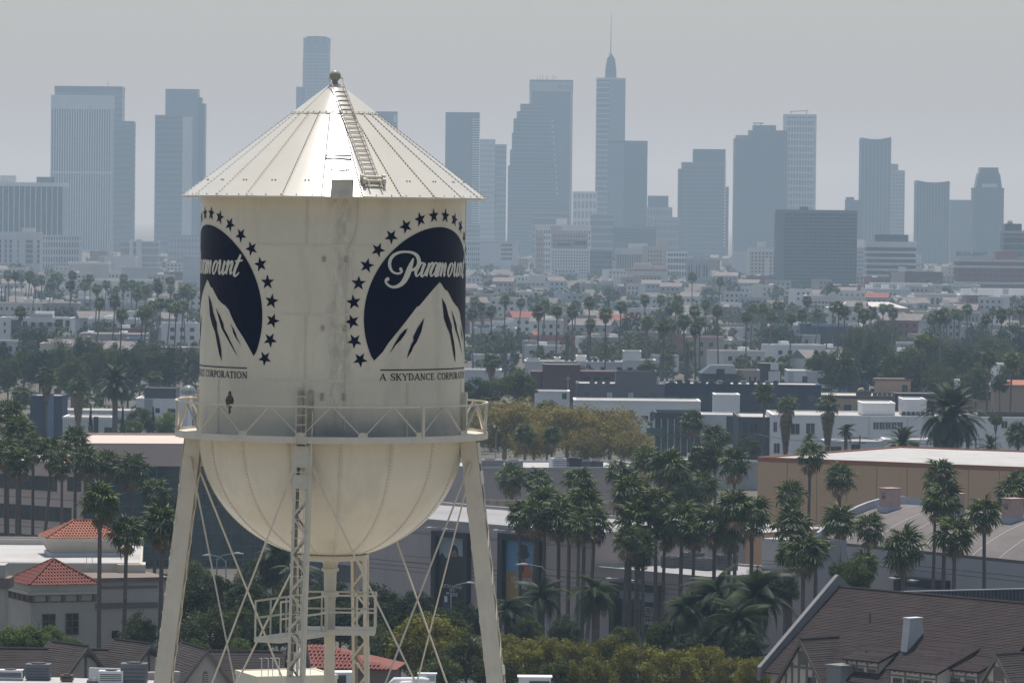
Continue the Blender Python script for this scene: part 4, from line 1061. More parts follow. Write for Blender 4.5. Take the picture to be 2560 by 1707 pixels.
# gothic church tower
d = 3600; t = thing('church_tower', 'grey gothic church tower with pinnacles and tall louvres', 'church', (PX(1745, 660, d), d + 8, 0), 0)
h = PZ(1745, 648, d); W = 56 * MPP(d)
q = MB(); q.box(-W / 2, W / 2, -W / 2, W / 2, 0, h); q.build('wall', wall('grey'), t)
for k in range(4):
    x = -W / 2 + k * W / 3
    q = MB(); q.tube([(x, -W / 2, h - 9), (x, -W / 2, h + 2), (x, -W / 2, h + 5.5)], [.75, .6, .05], 6); q.build('pinnacle', wall('grey'), t)
    q = MB(); q.box(x - .5, x + .5, -W / 2 - .5, -W / 2 - .01, 0, h - .5); q.build('buttress', wall('grey'), t)
for k in range(3):
    for s_ in (-.9, .9):
        x = -W / 2 + (k + .5) * W / 3 + s_; q = MB(); q.prism([(x - .5, h - 13), (x + .5, h - 13), (x + .5, h - 5), (x, h - 3.6), (x - .5, h - 5)], -W / 2 - .06, -W / 2 + .1); q.build('louvre', m_glass, t)
q = MB()
for k in range(9): q.box(-W / 2 + k * W / 9, -W / 2 + (k + .55) * W / 9, -W / 2, -W / 2 + .6, h + .002, h + 1.1)
q.build('battlements', wall('grey'), t, kind='stuff')
t, w_, dp, h = bld('office_block', 'white framed block of close dark fins left of the beige block with tower', 1541, 1609, 621, 4000, 18, 'glass', 'lgrey', 1, 16, .06, .35, .4, par=4); penthouse(t, -1, 14, -5, 6, 3.6, h, 'lgrey')
t, w_, dp, h = bld('office_block', 'beige block with short tower and paired windows', 1607, 1668, 616, 3960, 18, 'beige', 'beige', 0, 0, par=1); penthouse(t, w_ / 2 - 8.5, w_ / 2 - .5, -5, 5, 5.5, h - .5, 'beige', 'stair_tower')
smallwins(t, -w_ / 2 + 3.5, w_ / 2 - 4, 2, h - 2.5, 5, 6, .4, .5, -9.02)
bld('office_block', 'white gridded office between beige block and gothic church', 1669, 1718, 630, 3920, 16, 'blue', 'white', 4, 7, .35, .2, .4)
t, w_, dp, h = bld('warehouse', 'large blank cream warehouse with red roof trim', 1565, 1668, 677, 3420, 24, 'offwhite', 'offwhite', 0, 0, par=.6); q = MB(); q.box(-w_ / 2 - .3, w_ / 2 + .3, -12.4, 12.4, h + .004, h + 1.0); q.build('red_trim', wall('brick'), t); penthouse(t, -w_ / 2 + 6, -w_ / 2 + 17, -6, 6, 3.6, h + 1, 'offwhite'); penthouse(t, w_ / 2 - 9, w_ / 2 - 1, -6, 6, 2.2, h + 1, 'offwhite')
bld('warehouse', 'cream low block left of the warehouse with red trim', 1533, 1566, 691, 3300, 16, 'offwhite', 'offwhite', 0, 0)
t, w_, dp, h = bld('school', 'long two storey school with banded windows behind the trees', 1287, 1421, 703, 3300, 16, 'offwhite', 'lgrey', 0, 0, par=.5); smallwins(t, -w_ / 2 + 2, w_ / 2 - 1, 1, h - 1, 11, 1, .7, .5, -8.02); penthouse(t, -w_ / 2 + 9, -w_ / 2 + 29, -5, 6, 4.3, h - .5, 'lgrey')
bld('warehouse', 'long low grey brick shed right of the school', 1437, 1527, 709, 3250, 18, 'lav', 'lav', 0, 0)
bld('house', 'small bright white house among trees right of the tank', 1231, 1274, 697, 3300, 12, 'white', 'white', 0, 0, cat='house')
bld('office_block', 'blue glass low block right of the hotel with rooftop sign frame', 1474, 1530, 626, 4100, 16, 'blue', 'blue', 5, 0, .2, .2, .2)
# left side, far half
t, w_, dp, h = bld('hospital', 'wide pale block with dark vertical window bays at the left edge', -20, 100, 580, 3900, 22, 'lgrey', 'lgrey', 0, 0, par=1)
for x0, x1 in ((-2, 3), (12, 17), (24, 30), (44, 47), (65, 82), (93, 99)):
    a, b = PX(x0, 600, 3900) - t.location.x, PX(x1, 600, 3900) - t.location.x
    q = MB(); q.box(a, b, -11.25, -11.02, 6, h * .80); bay = q.build('window_bay', m_glass_b, t)
    q = MB()
    for k in range(6): q.box(a, b, -11.4, -11.26, 6 + k * h * .125, 6.7 + k * h * .125)
    q.build('transoms', wall('lgrey'), bay, kind='stuff')
penthouse(t, 4, 14, -5, 5, 3, h, 'lgrey')
bld('hospital', 'pale wing with regular slot windows right of the bay windowed block', 100, 198, 588, 3950, 20, 'blue', 'lgrey', 5, 15, .35, .55, .3)
t, w_, dp, h = bld('office_block', 'hazy flat roofed building with two white pylons', 302, 395, 603, 4000, 20, 'grey', 'lgrey', 4, 0, .3, .2, .3, par=1)
for x0, x1 in ((324, 333), (341, 355)):
    a, b = PX(x0, 600, 4000) - t.location.x, PX(x1, 600, 4000) - t.location.x
    q = MB(); q.box(a, b, -11.5, -10.4, 0, h + 1.5); q.build('pylon', wall('white'), t)
t, w_, dp, h = bld('church', 'white low church with slender bell tower in haze', 261, 340, 641, 3300, 16, 'white', 'white', 0, 0, cat='church', par=.4); a = PX(276, 600, 3300) - t.location.x; q = MB(); q.box(a - 1.2, a + 1.2, -9.6, -8.2, 0, PZ(276, 606, 3300)); q.build('bell_tower', wall('white'), t)
bld('warehouse', 'long white roofed low building in the haze left of the tower', 170, 270, 656, 3050, 24, 'offwhite', 'white', 0, 0, roof='roof_white')
bld('apartment_block', 'pale low apartments in haze beside the left of the tank', 305, 400, 668, 3000, 16, 'lgrey', 'lgrey', 2, 12, .4, .5, .2)
bld('apartment_block', 'pale building in haze touching the left of the tank', 458, 520, 640, 3100, 16, 'lgrey', 'lgrey', 3, 8, .4, .5, .2)
bld('apartment_block', 'hazy pale block behind trees left of the tank', 420, 500, 588, 4300, 18, 'lgrey', 'grey', 5, 9, .4, .4, .2)
bld('warehouse', 'low pale shed behind palms left of the tower', 203, 300, 698, 2650, 18, 'offwhite', 'white', 0, 0, roof='roof_white')
bld('warehouse', 'low white shed right of the low pale shed behind palms', 305, 385, 699, 2650, 18, 'lgrey', 'white', 0, 0, roof='roof_white')
bld('house', 'small white house below palms left of the tower', 196, 262, 729, 2330, 12, 'white', 'white', 0, 0, cat='house', roof='roof_white')
# right side, far half of the middle distance
t, w_, dp, h = bld('office_block', 'long white building with dark colonnade windows', 2017, 2251, 740, 2560, 26, 'glass', 'offwhite', 3, 26, .42, .28, .6, par=2.5, roof='roof_white')
t, w_, dp, h = bld('office_block', 'long pale building behind the colonnade with rooftop boxes', 2067, 2250, 722, 2800, 22, 'lgrey', 'lgrey', 0, 0, roof='roof_white'); smallwins(t, -w_ / 2 + 2, w_ / 2 - 2, h - 5, h - 1.5, 18, 1, .5, .6, -11.02)
for k in range(5): penthouse(t, -16 + k * 9, -12 + k * 9, -4, 4, 2, h, 'white')
t, w_, dp, h = bld('office_block', 'pale building with tall alternating columns and dark bays', 2287, 2401, 735, 2600, 22, 'glass', 'offwhite', 1, 9, .08, .45, .7, par=1.8, roof='roof_white')
t, w_, dp, h = bld('office_block', 'bright white building of thin vertical fins at the right edge', 2401, 2600, 738, 2580, 24, 'glass', 'white', 1, 42, .06, .4, .6, par=1.8, roof='roof_white')
for a, b in ((8, 18), (-8, 4), (-17, -12)): penthouse(t, a - 2, b - 2, -5, 5, 3.2, h - .5, 'white')
bld('office_block', 'white roofed block below the brick hotel at right edge', 2440, 2600, 722, 2900, 20, 'white', 'white', 0, 0, roof='roof_white')
bld('office_block', 'pale low block in front of dark brick block', 2180, 2330, 708, 3050, 20, 'lgrey', 'white', 2, 18, .4, .3, .3, roof='roof_white')
bld('office_block', 'pale grey low block left of white fin building', 2330, 2450, 712, 3000, 20, 'grey', 'lgrey', 2, 14, .4, .3, .3, roof='roof_white')
# ================================================================ middle distance, near half (1 to 2.3 km)
bld('apartment_block', 'red brick two row block with roof box right of centre', 1529, 1631, 771, 2250, 20, 'brick', 'brick', 0, 0, roof='roof_grey')
def mid(name, label, x0, x1, yt, d, dep, col, nc=0, nr=0, fw=.45, fh=.5, yaw=0, roof='roof_white', cat='building', par=.6, trim=None, pent=()):
    t, w_, dp, h = bld(name, label, x0, x1, yt, d, dep, col, trim or col, 0, 0, yaw=yaw, roof=roof, cat=cat, par=par)
    if nc:
        zlo = max(.5, h - nr * 3.3 - .8)
        if w_ / nc / MPP(d) >= 14: wingrid(t, -w_ / 2 + .6, w_ / 2 - .6, zlo, h - .8, nc, nr, fw, fh, -dep / 2)
        else: smallwins(t, -w_ / 2 + .6, w_ / 2 - .6, zlo, h - .8, nc, nr, fw, fh, -dep / 2 - .01)
    for a, b, ph, pm in pent: penthouse(t, -w_ / 2 + a * w_, -w_ / 2 + b * w_, -dep * .3, dep * .3, ph, h - .3, pm)
    return t, w_, dp, h
t = [o for o in C.objects if o.get('label', '').startswith('red brick two row')][0]
_h = PZ(1580, 771, 2250); smallwins(t, -8.5, 8.5, _h - 7, _h - 1, 8, 2, .4, .55, -10.02); penthouse(t, -1.5, 2, -4, 4, 2.4, _h - .3, 'white')
mid('apartment_block', 'red brick block with white roof beside the two row brick block', 1631, 1674, 777, 2260, 18, 'brick', 4, 2, .4, .5)
mid('warehouse', 'long low red building with white roof clutter', 1402, 1502, 793, 2150, 20, 'brick', pent=((.1, .3, 1.6, 'yellow'), (.75, .95, 1.4, 'white')))
mid('warehouse', 'low white wall with dark square block right of the tank', 1180, 1292, 820, 1900, 18, 'lgrey', pent=((.1, .4, .3, 'dgrey'),))
mid('apartment_block', 'bluish grey flat block under the dark square block', 1172, 1320, 842, 1800, 14, 'blue', 5, 1, .3, .4)
mid('house', 'plain white low house right of the tank among trees', 1306, 1354, 798, 2200, 12, 'offwhite', cat='house')
mid('apartment_block', 'white building with rows of dark windows right of the tall date palms', 1742, 1830, 850, 1650, 14, 'lgrey', 7, 2, .45, .5)
mid('apartment_block', 'brick topped white building behind date palms right of centre', 1770, 1850, 846, 1700, 14, 'brick', 5, 1)
mid('apartment_block', 'cream yellow low building among palms right of centre', 1716, 1790, 787, 2250, 14, 'cream', 6, 1, .4, .5)
mid('apartment_block', 'long low grey building under the brick blocks', 1610, 1720, 817, 2000, 14, 'dgrey', 8, 1, .4, .5)
mid('apartment_block', 'dusty pink low building behind the date palms', 1480, 1600, 812, 2050, 16, 'dust', 8, 1, .4, .5)
# right
t, w_, dp, h = mid('apartment_block', 'blue grey apartment block with dark blue stair tower', 2030, 2130, 812, 1800, 16, 'blue', 6, 3, .35, .5)
q = MB(); q.box(-w_ / 2 - 4, -w_ / 2 - .1, -8.5, 8.5, 0, h + .4); q.build('stair_tower', wall('navy'), t)
mid('apartment_block', 'pale grey wall left of the dark blue stair tower', 1924, 2004, 813, 1810, 16, 'lgrey', 6, 2, .35, .4)
mid('apartment_block', 'cream sunlit apartment house with tall narrow windows', 2282, 2326, 778, 2050, 14, 'cream', 2, 3, .3, .6)
mid('apartment_block', 'cream gabled apartment wing beside the cream sunlit house', 2326, 2360, 770, 2060, 14, 'offwhite', 2, 3, .25, .5)
mid('apartment_block', 'tall plain off white wall with chimney in the right middle distance', 2356, 2392, 762, 2080, 14, 'offwhite', pent=((.1, .5, 2.2, 'offwhite'),))
t, w_, dp, h = mid('apartment_block', 'grey three storey hotel front with cornices at right', 2389, 2450, 783, 1960, 14, 'grey', 6, 3, .4, .55)
for k in range(2):
    q = MB(); q.box(-w_ / 2 - .5, w_ / 2 + .5, -7.8, -6.5, h - .2 - k * 3.3, h + .25 - k * 3.3); q.build('cornice', wall('lgrey'), t)
mid('apartment_block', 'low green roofed shop row at right', 2254, 2360, 817, 1950, 14, 'green', 4, 1, .5, .4)
mid('warehouse', 'low white canopy shed under the green roofed row', 2240, 2330, 857, 1720, 14, 'lgrey', 5, 1, .4, .4)
mid('apartment_block', 'low red brick wall building behind right hand trees', 2319, 2470, 849, 1750, 14, 'brick', 9, 1, .3, .4)
mid('apartment_block', 'dusty pink block near the right edge', 2447, 2510, 813, 1900, 14, 'dust', 5, 2, .35, .4)
mid('apartment_block', 'white block with gable near the right edge', 2455, 2530, 790, 2050, 14, 'white', 5, 2, .35, .4)
t, w_, dp, h = mid('apartment_block', 'long white apartment with low hipped roof on the right', 2072, 2270, 770, 2200, 16, 'offwhite', 14, 3, .35, .45)
q = MB(); q.add([(-w_ / 2 - .6, -8.6, h + .01), (w_ / 2 + .6, -8.6, h + .01), (w_ / 2 + .6, 8.6, h + .01), (-w_ / 2 - .6, 8.6, h + .01), (-w_ / 2 + 8, 0, h + 2.6), (w_ / 2 - 8, 0, h + 2.6)], [(0, 1, 5, 4), (1, 2, 5), (2, 3, 4, 5), (3, 0, 4), (3, 2, 1, 0)]); q.build('hip_roof', wall('offwhite'), t)
# left side
t, w_, dp, h = mid('apartment_block', 'white and grey modern apartment block at the left edge', 0, 178, 794, 1620, 16, 'white', 0, 0)
a0 = -w_ / 2
for x0, x1, y0, y1, c_ in ((75, 133, 806, 840, 'grey'), (28, 50, 800, 838, 'dgrey'), (28, 50, 800 - 22 + 44, 838, 'dgrey')):
    a, b = PX(x0, 820, 1620) - t.location.x, PX(x1, 820, 1620) - t.location.x
    q = MB(); q.box(a, b, -8.35 - (.02 if c_ == 'dgrey' else 0), -8.1, max(.2, PZ(x0, y1, 1620)), PZ(x0, y0, 1620)); q.build('cladding_panel', wall(c_), t)
for px, py, pw, ph in ((62, 810, 11, 13), (83, 811, 9, 10), (103, 811, 9, 10), (124, 811, 9, 10), (148, 808, 17, 18), (169, 809, 9, 16), (62, 829, 11, 10), (83, 830, 9, 10), (103, 831, 9, 10), (12, 810, 3, 8), (12, 828, 3, 8)):
    win(t, PX(px, py, 1620) - t.location.x, -8.36 if 75 < px < 133 else -8.08, PZ(px, py, 1620), pw * MPP(1620), ph * MPP(1620))
penthouse(t, a0 + 11, a0 + 16.5, -4, 4, 1.6, h, 'white'); penthouse(t, a0 + 9.6, a0 + 17, -8, -7.7, .9, h, 'lgrey')
mid('apartment_block', 'dull brick block behind the white modern apartments', 106, 194, 758, 1900, 16, 'dust', 4, 2, .25, .35)
mid('apartment_block', 'old pale apartments with small windows at the far left', -20, 108, 757, 1950, 16, 'offwhite', 9, 3, .28, .35, pent=((.6, .85, 1.4, 'lgrey'),))
mid('house', 'pale house with three small windows below the lone palms', 193, 246, 783, 1800, 12, 'lgrey', 4, 1, .25, .4, cat='house')
mid('warehouse', 'low tan roofed shop with bright skylight left of the tower', 198, 362, 834, 1560, 20, 'dust', 0, 0, pent=((.1, .16, .5, 'white'), (.6, .68, .6, 'white')))
mid('apartment_block', 'pale blue block with dark blue panel left of the tower', 314, 364, 846, 1500, 12, 'blue', 3, 2, .3, .35)
mid('warehouse', 'yellowish low wall at the far left below the modern apartments', 100, 170, 858, 1430, 12, 'cream', 5, 1, .25, .35)
mid('warehouse', 'white low house wall at the far left', 0, 100, 852, 1460, 12, 'lgrey', 6, 1, .3, .4)
mid('house', 'pale hipped bungalow beside the left edge of the tank', 395, 490, 818, 1680, 14, 'grey', 7, 1, .3, .4, cat='house')
mid('warehouse', 'low shed row with white roof beside the left of the tank', 366, 500, 868, 1420, 18, 'dust', 6, 1, .3, .4)
mid('warehouse', 'pinkish long low shed below the lone palms left', 220, 320, 856, 1470, 16, 'pink', 5, 1, .25, .35)

# ================================================================ 0.9 to 1.3 km: modern blocks
def at_(t, px, py, d): return PX(px, py, d) - t.location.x, PZ(px, py, d)
def panel(t, d, x0, x1, y0, y1, dep, col, pr=.12, name='wall_panel'):
    a, _ = at_(t, x0, (y0 + y1) / 2, d); b, _ = at_(t, x1, (y0 + y1) / 2, d)
    z1 = PZ((x0 + x1) / 2, y0, d); z0 = max(.05, PZ((x0 + x1) / 2, y1, d))
    q = MB(); q.box(a, b, -dep / 2 - pr, -dep / 2 - .01, z0, z1)
    return q.build(name, wall(col) if isinstance(col, str) else col, t)
def wpx(t, d, dep, px, py, pw, ph, pr=.0, **k):
    x, z = at_(t, px, py, d); return win(t, x, -dep / 2 - pr, z, pw * MPP(d), ph * MPP(d), **k)
# brown brick church hall with cross
d = 1150; t, w_, dp, h = bld('brick_hall', 'dark brown brick hall with arches and a pole cross', 1357, 1451, 911, d, 14, 'dbrick', 'dbrick', par=.5)
q = MB(); q.box(-w_ / 2 - 2.8, -w_ / 2 - .05, -6, 6, 0, PZ(1340, 929, d)); q.build('side_wing', wall('dbrick'), t)
q = MB(); q.box(w_ / 2 + .05, w_ / 2 + 8.2, -6, 6, 0, PZ(1500, 929, d)); wg = q.build('side_wing', wall('dbrick'), t)
for k in range(3):
    x = w_ / 2 + 1.6 + k * 2.3; zc = PZ(1480, 950, d)
    q = MB(); q.prism([(x - .9, zc - 1.6), (x + .9, zc - 1.6), (x + .9, zc - .1)] + [(x + .9 * math.cos(R(a)), zc - .1 + .9 * math.sin(R(a))) for a in range(20, 180, 20)] + [(x - .9, zc - .1)], -6.12, -5.98); q.build('arch', m_glass, wg)
q = MB(); x, z = at_(t, 1420, 955, d); q.bar((x, -7.3, z - 2.5), (x, -7.3, z + 1.6), .14); q.bar((x - .6, -7.3, z + .8), (x + .6, -7.3, z + .8), .14); q.build('cross', wall('lgrey'), t)
t, w_, dp, h = bld('store_room', 'small bright white block below the brown brick hall', 1337, 1424, 977, 1090, 8, 'white', 'white', par=.3, roof='roof_white'); wpx(t, 1090, 8, 1411, 990, 10, 13)
# row of pale buildings behind
d = 1300; t, w_, dp, h = bld('shop_row', 'row of pale flat roofed buildings behind the brick hall', 1312, 1560, 903, d, 14, 'lgrey', 'lgrey', par=.5, roof='roof_white')
for a, b, ph, m_ in ((.02, .15, .2, 'grey'), (.52, .62, 1.1, 'white'), (.30, .36, .6, 'offwhite')): penthouse(t, -w_ / 2 + a * w_, -w_ / 2 + b * w_, -4, 4, ph, h, m_)
for k in range(9): ac_unit(t, -2 + k * 1.5, -3, h - .3, 1.0, 1.0, .9, m_unitd)
for px in (1508, 1548): wpx(t, d, 14, px, 924, 12, 11)
t, w_, dp, h = bld('apartment_block', 'pale blue grey block with taller stair box behind the brick hall', 1559, 1640, 900, 1290, 14, 'lgrey', 'lgrey', par=.5, roof='roof_white'); penthouse(t, -w_ / 2, -w_ / 2 + 4.6, -5, 5, 2.0, h, 'lgrey', 'stair_box'); wpx(t, 1290, 14, 1575, 925, 12, 12); wpx(t, 1290, 14, 1612, 925, 8, 10)
t, w_, dp, h = bld('apartment_block', 'white wall building with roof rail just right of the tank', 1140, 1254, 924, 1250, 14, 'lgrey', 'lgrey', par=.5, roof='roof_white')
q = MB()
for k in range(12): q.bar((-w_ / 2 + k * w_ / 11, -7, h), (-w_ / 2 + k * w_ / 11, -7, h + 1), .05)
q.bar((-w_ / 2, -7, h + 1), (w_ / 2, -7, h + 1), .05); q.build('roof_rail', wall('dgrey'), t)
# long grey and navy modern block
d = 1050; t, w_, dp, h = bld('apartment_block', 'long charcoal modern apartment block with white ground storey', 1442, 1662, 959, d, 16, 'dgrey', 'dgrey', par=.4, roof='roof_white')
penthouse(t, PX(1540, 930, d) - t.location.x, PX(1642, 930, d) - t.location.x, -8.02, 2, PZ(1590, 931, d) - h + .3, h - .3, 'dgrey', 'upper_storey')
for px, pw in ((1467, 13), (1524, 13), (1577, 13), (1633, 14)): wpx(t, d, 16, px, 989, pw, 17, pane=m_glass_p if px in (1524, 1577) else m_glass, frm=wall('charcoal'))
for px in (1489, 1613): wpx(t, d, 16, px, 996, 15, 8, frm=wall('charcoal'))
for px in (1622, 1645): x, z = at_(t, px, 955, d); ac_unit(t, x, -5, h - .2, 1.0, 1.0, 1.3, wall('white'))
for k in range(3): ac_unit(t, -6 + k * 1.6, -6, h - .2, 1.1, .8, .7, m_unitd)
t, w_, dp, h = bld('apartment_block', 'white ground storey block with few dark windows below the charcoal block', 1435, 1752, 1001, 1030, 14, 'white', 'white', par=.3, roof='roof_white')
for px, py, pw, ph in ((1578, 1034, 14, 14), (1612, 1044, 15, 8), (1632, 1043, 12, 24), (1540, 1074, 46, 12), (1467, 1070, 20, 10)): wpx(t, 1030, 14, px, py, pw, ph)
d = 1060; t, w_, dp, h = bld('apartment_block', 'dark navy apartment block running behind the skirted palms', 1662, 2053, 960, d, 16, 'navy', 'navy', par=.4, roof='roof_white')
for px, pw, ph in ((1685, 30, 17), (1741, 20, 16), (1780, 14, 16), (1975, 34, 20), (2030, 20, 16)): wpx(t, d, 16, px, 996, pw, ph, mull=2)
for k in range(5): panel(t, d, 1668 + k * 34, 1690 + k * 34, 956, 961, 16, 'charcoal', .3, 'roof_cap')
for k in range(14): ac_unit(t, -w_ / 2 + 1.5 + k * 1.7, -6.5, h - .1, 1.1, .8, .8, m_unitd if k % 3 else wall('lgrey'))
t, w_, dp, h = bld('apartment_block', 'dark slate mansard roofed block behind the navy apartments', 1752, 1842, 934, 1200, 14, 'charcoal', 'charcoal', par=.3)
q = MB(); z1 = PZ(1800, 914, 1200); q.add([(-w_ / 2, -7, h), (w_ / 2, -7, h), (w_ / 2, 7, h), (-w_ / 2, 7, h), (-w_ / 2 + 2.5, -5.5, z1), (w_ / 2 - .4, -5.5, z1), (w_ / 2 - .4, 5.5, z1), (-w_ / 2 + 2.5, 5.5, z1)], [(0, 1, 5, 4), (1, 2, 6, 5), (2, 3, 7, 6), (3, 0, 4, 7), (4, 5, 6, 7)]); q.build('mansard_roof', wall('slate'), t)
q = MB(); q.box(-.6, 1.4, -7.2, -5, h - .4, h + 1.2); q.build('dormer', wall('black'), t)
# white modern with dark tower
d = 1250; t, w_, dp, h = bld('apartment_block', 'white and grey modern apartments with balconies and dark stair tower', 1970, 2118, 927, d, 16, 'lgrey', 'lgrey', par=.4, roof='roof_white')
for x0, x1, c_ in ((1984, 2016, 'white'), (2044, 2080, 'charcoal'), (2094, 2118, 'blue')): panel(t, d, x0, x1, 930, 985, 16, c_, .15)
for px, py in ((2012, 950), (2060, 945), (2105, 950)): wpx(t, d, 16, px, py, 11, 18, .17)
for k in range(2):
    x, z = at_(t, 2062, 944 + k * 26, d); q = MB(); q.box(x - 1.8, x + 1.8, -9.3, -8.2, z, z + .15); q.box(x - 1.8, x + 1.8, -9.3, -9.24, z + .15, z + 1.0); q.build('balcony', wall('lgrey'), t)
penthouse(t, w_ / 2 + .05, w_ / 2 + 3.3, -8, 6, PZ(2130, 911, d), 0, 'charcoal', 'stair_tower'); penthouse(t, w_ / 2 - 2.1, w_ / 2 + 1.9, -7, 3, PZ(2115, 901, d) - h, h, 'white', 'roof_box')
bx_ = MB(); x, z = at_(t, 2080, 912, d); bx_.box(x - .9, x + 1.7, -7.5, -7.2, z - .2, z + .05); bx_.box(x - .9, x - .7, -7.5, -7.2, h, z - .2); bx_.build('roof_frame', wall('white'), t)
t, w_, dp, h = bld('apartment_block', 'pale narrow block right of the dark stair tower', 2150, 2173, 930, 1260, 10, 'lgrey', 'lgrey', par=.3); wpx(t, 1260, 10, 2162, 947, 5, 5)
t, w_, dp, h = bld('apartment_block', 'dark tower block with white box behind skirted palm', 1896, 1941, 908, 1300, 10, 'charcoal', 'charcoal', par=.3); panel(t, 1300, 1926, 1946, 907, 925, 10, 'white', .3); panel(t, 1300, 1921, 1950, 928, 954, 10, 'white', .5)
mid('apartment_block', 'low pale wall behind the navy block at its left', 1838, 1900, 925, 1290, 10, 'dust', 4, 1, .3, .4)
# tan rooftop row
d = 1180; t, w_, dp, h = bld('rooftop_tower', 'tan square block with flat overhanging roof on the long roof', 2192, 2277, 952, d, 7, 'tan', 'tan', par=.3); q = MB(); q.box(-w_ / 2 - .5, w_ / 2 + .5, -4, 4, h + .004, h + .5); q.build('roof_slab', wall('brown'), t); wpx(t, d, 7, 2262, 972, 12, 18)
d = 1150; t, w_, dp, h = bld('commercial_block', 'long tan commercial building with cluttered white roof', 2054, 2620, 991, d, 26, 'tan', 'brown', par=.6, roof='roof_white')
for k in range(6): ac_unit(t, PX(2148 + k * 6, 980, d) - t.location.x, -9 + (k % 2) * 2, h - .2, .9, .9, 1.1, m_unitd)
for k in range(4): ac_unit(t, PX(2190 + k * 12, 980, d) - t.location.x, -10, h - .2, 1.0, .8, .8, m_unitd)
for k in range(14): ac_unit(t, PX(2436 + k * 8, 990, d) - t.location.x, -11.5, h - .1, .7, .7, 1.2, m_unitd)
for px in (2114, 2123, 2150): wpx(t, d, 26, px, 1020, 14 if px > 2130 else 8, 15)
for px in (2095, 2130, 2230, 2410):
    q = MB(); x, z = at_(t, px, 985, d); q.lathe([(.45, h - .3), (.4, h - .1), (.2, h + .12), (0, h + .16)], 10, (x, -10, 0)); q.build('skylight_dome', wall('white'), t)
q = MB(); x, z = at_(t, 2158, 965, d); q.tube([(x - .8, -6, h), (x - .4, -6, h + 1.2), (x + .3, -6, h + 1.4), (x + .6, -6, h + .4)], .35, 8); q.build('duct', wall('yellow'), t)
d = 1300; t, w_, dp, h = bld('commercial_block', 'white flat roofed block with roof house at right', 2418, 2542, 939, d, 14, 'white', 'white', par=.3, roof='roof_white'); penthouse(t, PX(2475, 920, d) - t.location.x, PX(2525, 920, d) - t.location.x, -5, 5, PZ(2500, 912, d) - h, h, 'white', 'roof_house')
d = 1200; t, w_, dp, h = bld('commercial_block', 'long white roof strip behind the tan commercial building', 2277, 2460, 970, d, 12, 'lgrey', 'white', par=.3, roof='roof_white'); penthouse(t, PX(2380, 960, d) - t.location.x, PX(2403, 960, d) - t.location.x, -4, 4, PZ(2390, 955, d) - h + .2, h, 'white')
for k in range(12): ac_unit(t, -w_ / 2 + 3 + k * 1.05, -4.5, h - .2, .8, .8, .8, m_unitd)
m_tile = mat('clay_tile_red', (.20, .060, .043), .8, .28, .9, 5.0, stain=(.6, .45, (.12, .042, .033), (1, 1, 1)))
m_tileo = mat('clay_tile_orange', (.32, .12, .07), .8, .25, .9, 5.0)
d = 1120; t, w_, dp, h = bld('tile_roof_pavilion', 'tan roof pavilion with orange tile roof at the right edge', 2486, 2600, 962, d, 8, 'tan', 'tan', par=.2)
q = MB(); q.add([(-w_ / 2 - 1, -5, h + .01), (w_ / 2 + 1, -5, h + .01), (w_ / 2 + 1, 5, h + .01), (-w_ / 2 - 1, 5, h + .01), (-w_ / 2 + 3, 0, h + 1.0), (w_ / 2 - 3, 0, h + 1.0)], [(0, 1, 5, 4), (1, 2, 5), (2, 3, 4, 5), (3, 0, 4), (3, 2, 1, 0)]); q.build('tile_roof', m_tileo, t)
d = 1080; t, w_, dp, h = bld('sign_block', 'dark grey parapet block carrying a pink vertical banner', 2237, 2336, 983, d, 8, 'charcoal', 'dgrey', par=.3)
m_pink = mat('banner_pink', (.62, .16, .27), .7, .1)
bn = panel(t, d, 2244, 2254, 988, 1020, 8, m_pink, .2, 'banner'); x, z = at_(t, 2249, 1004, d)
for k, chh in enumerate('NOW'): text_obj(chh, .62, (x, -4.24, z + .55 - k * .8), (math.pi / 2, 0, 0), wall('white'), t, 'banner_letter', .02)
# long white building on the right
d = 920; t, w_, dp, h = bld('commercial_block', 'long white two storey building with roof machinery on the right', 1931, 2640, 1040, d, 22, 'white', 'white', par=.4, roof='roof_white')
for px, py, pw, ph in ((1988, 1072, 21, 26), (2026, 1071, 21, 26), (1938, 1067, 8, 24), (1942, 1120, 14, 24), (2511, 1061, 14, 17)): wpx(t, d, 22, px, py, pw, ph, frm=wall('lgrey'))
for k in range(5): wpx(t, d, 22, 2190 + k * 15, 1064, 13, 17, pane=m_glass_t, frm=wall('lgrey'), mull=1)
for k in range(16): ac_unit(t, PX(2452 + k * 11, 1025, d) - t.location.x, -8.5, h - .2, .75, .75, 1.0, m_unitd)
for k in range(7): ac_unit(t, PX(2262 + k * 12, 1028, d) - t.location.x, -8.5, h - .2, .7, .7, .85, m_unitd)
for x0, x1, y in ((2160, 2243, 1012), (2264, 2322, 1003)): penthouse(t, PX(x0, 1020, d) - t.location.x, PX(x1, 1020, d) - t.location.x, -6, 6, PZ(x0, y, d) - h, h - .05, 'white', 'roof_box')
q = MB()
for px in (2173, 2269, 2490): x, z = at_(t, px, 1060, d); q.tube([(x, -11.15, .2), (x, -11.15, h - .3)], .08, 6)
q.build('downpipe', wall('lgrey'), t)
for x0, x1, y, c_ in ((2060, 2210, 1102, 'lgrey'), (2210, 2330, 1098, 'white')):
    dd = 890; tt, w2, _, h2 = bld('store_room', 'low white annex %s in front of the long white building' % ('behind the queen palm' if x0 == 2060 else 'beside the low date palm'), x0, x1, y, dd, 8, c_, c_, par=.25, roof='roof_white'); wpx(tt, dd, 8, x0 + 30, y + 20, 24, 10); wpx(tt, dd, 8, x0 + 78, y + 24, 18, 30)
t, w_, dp, h = bld('apartment_block', 'dark grey end block joined to the long white building', 1846, 1931, 1042, 930, 22, 'dgrey', 'dgrey', par=.4, roof='roof_white')
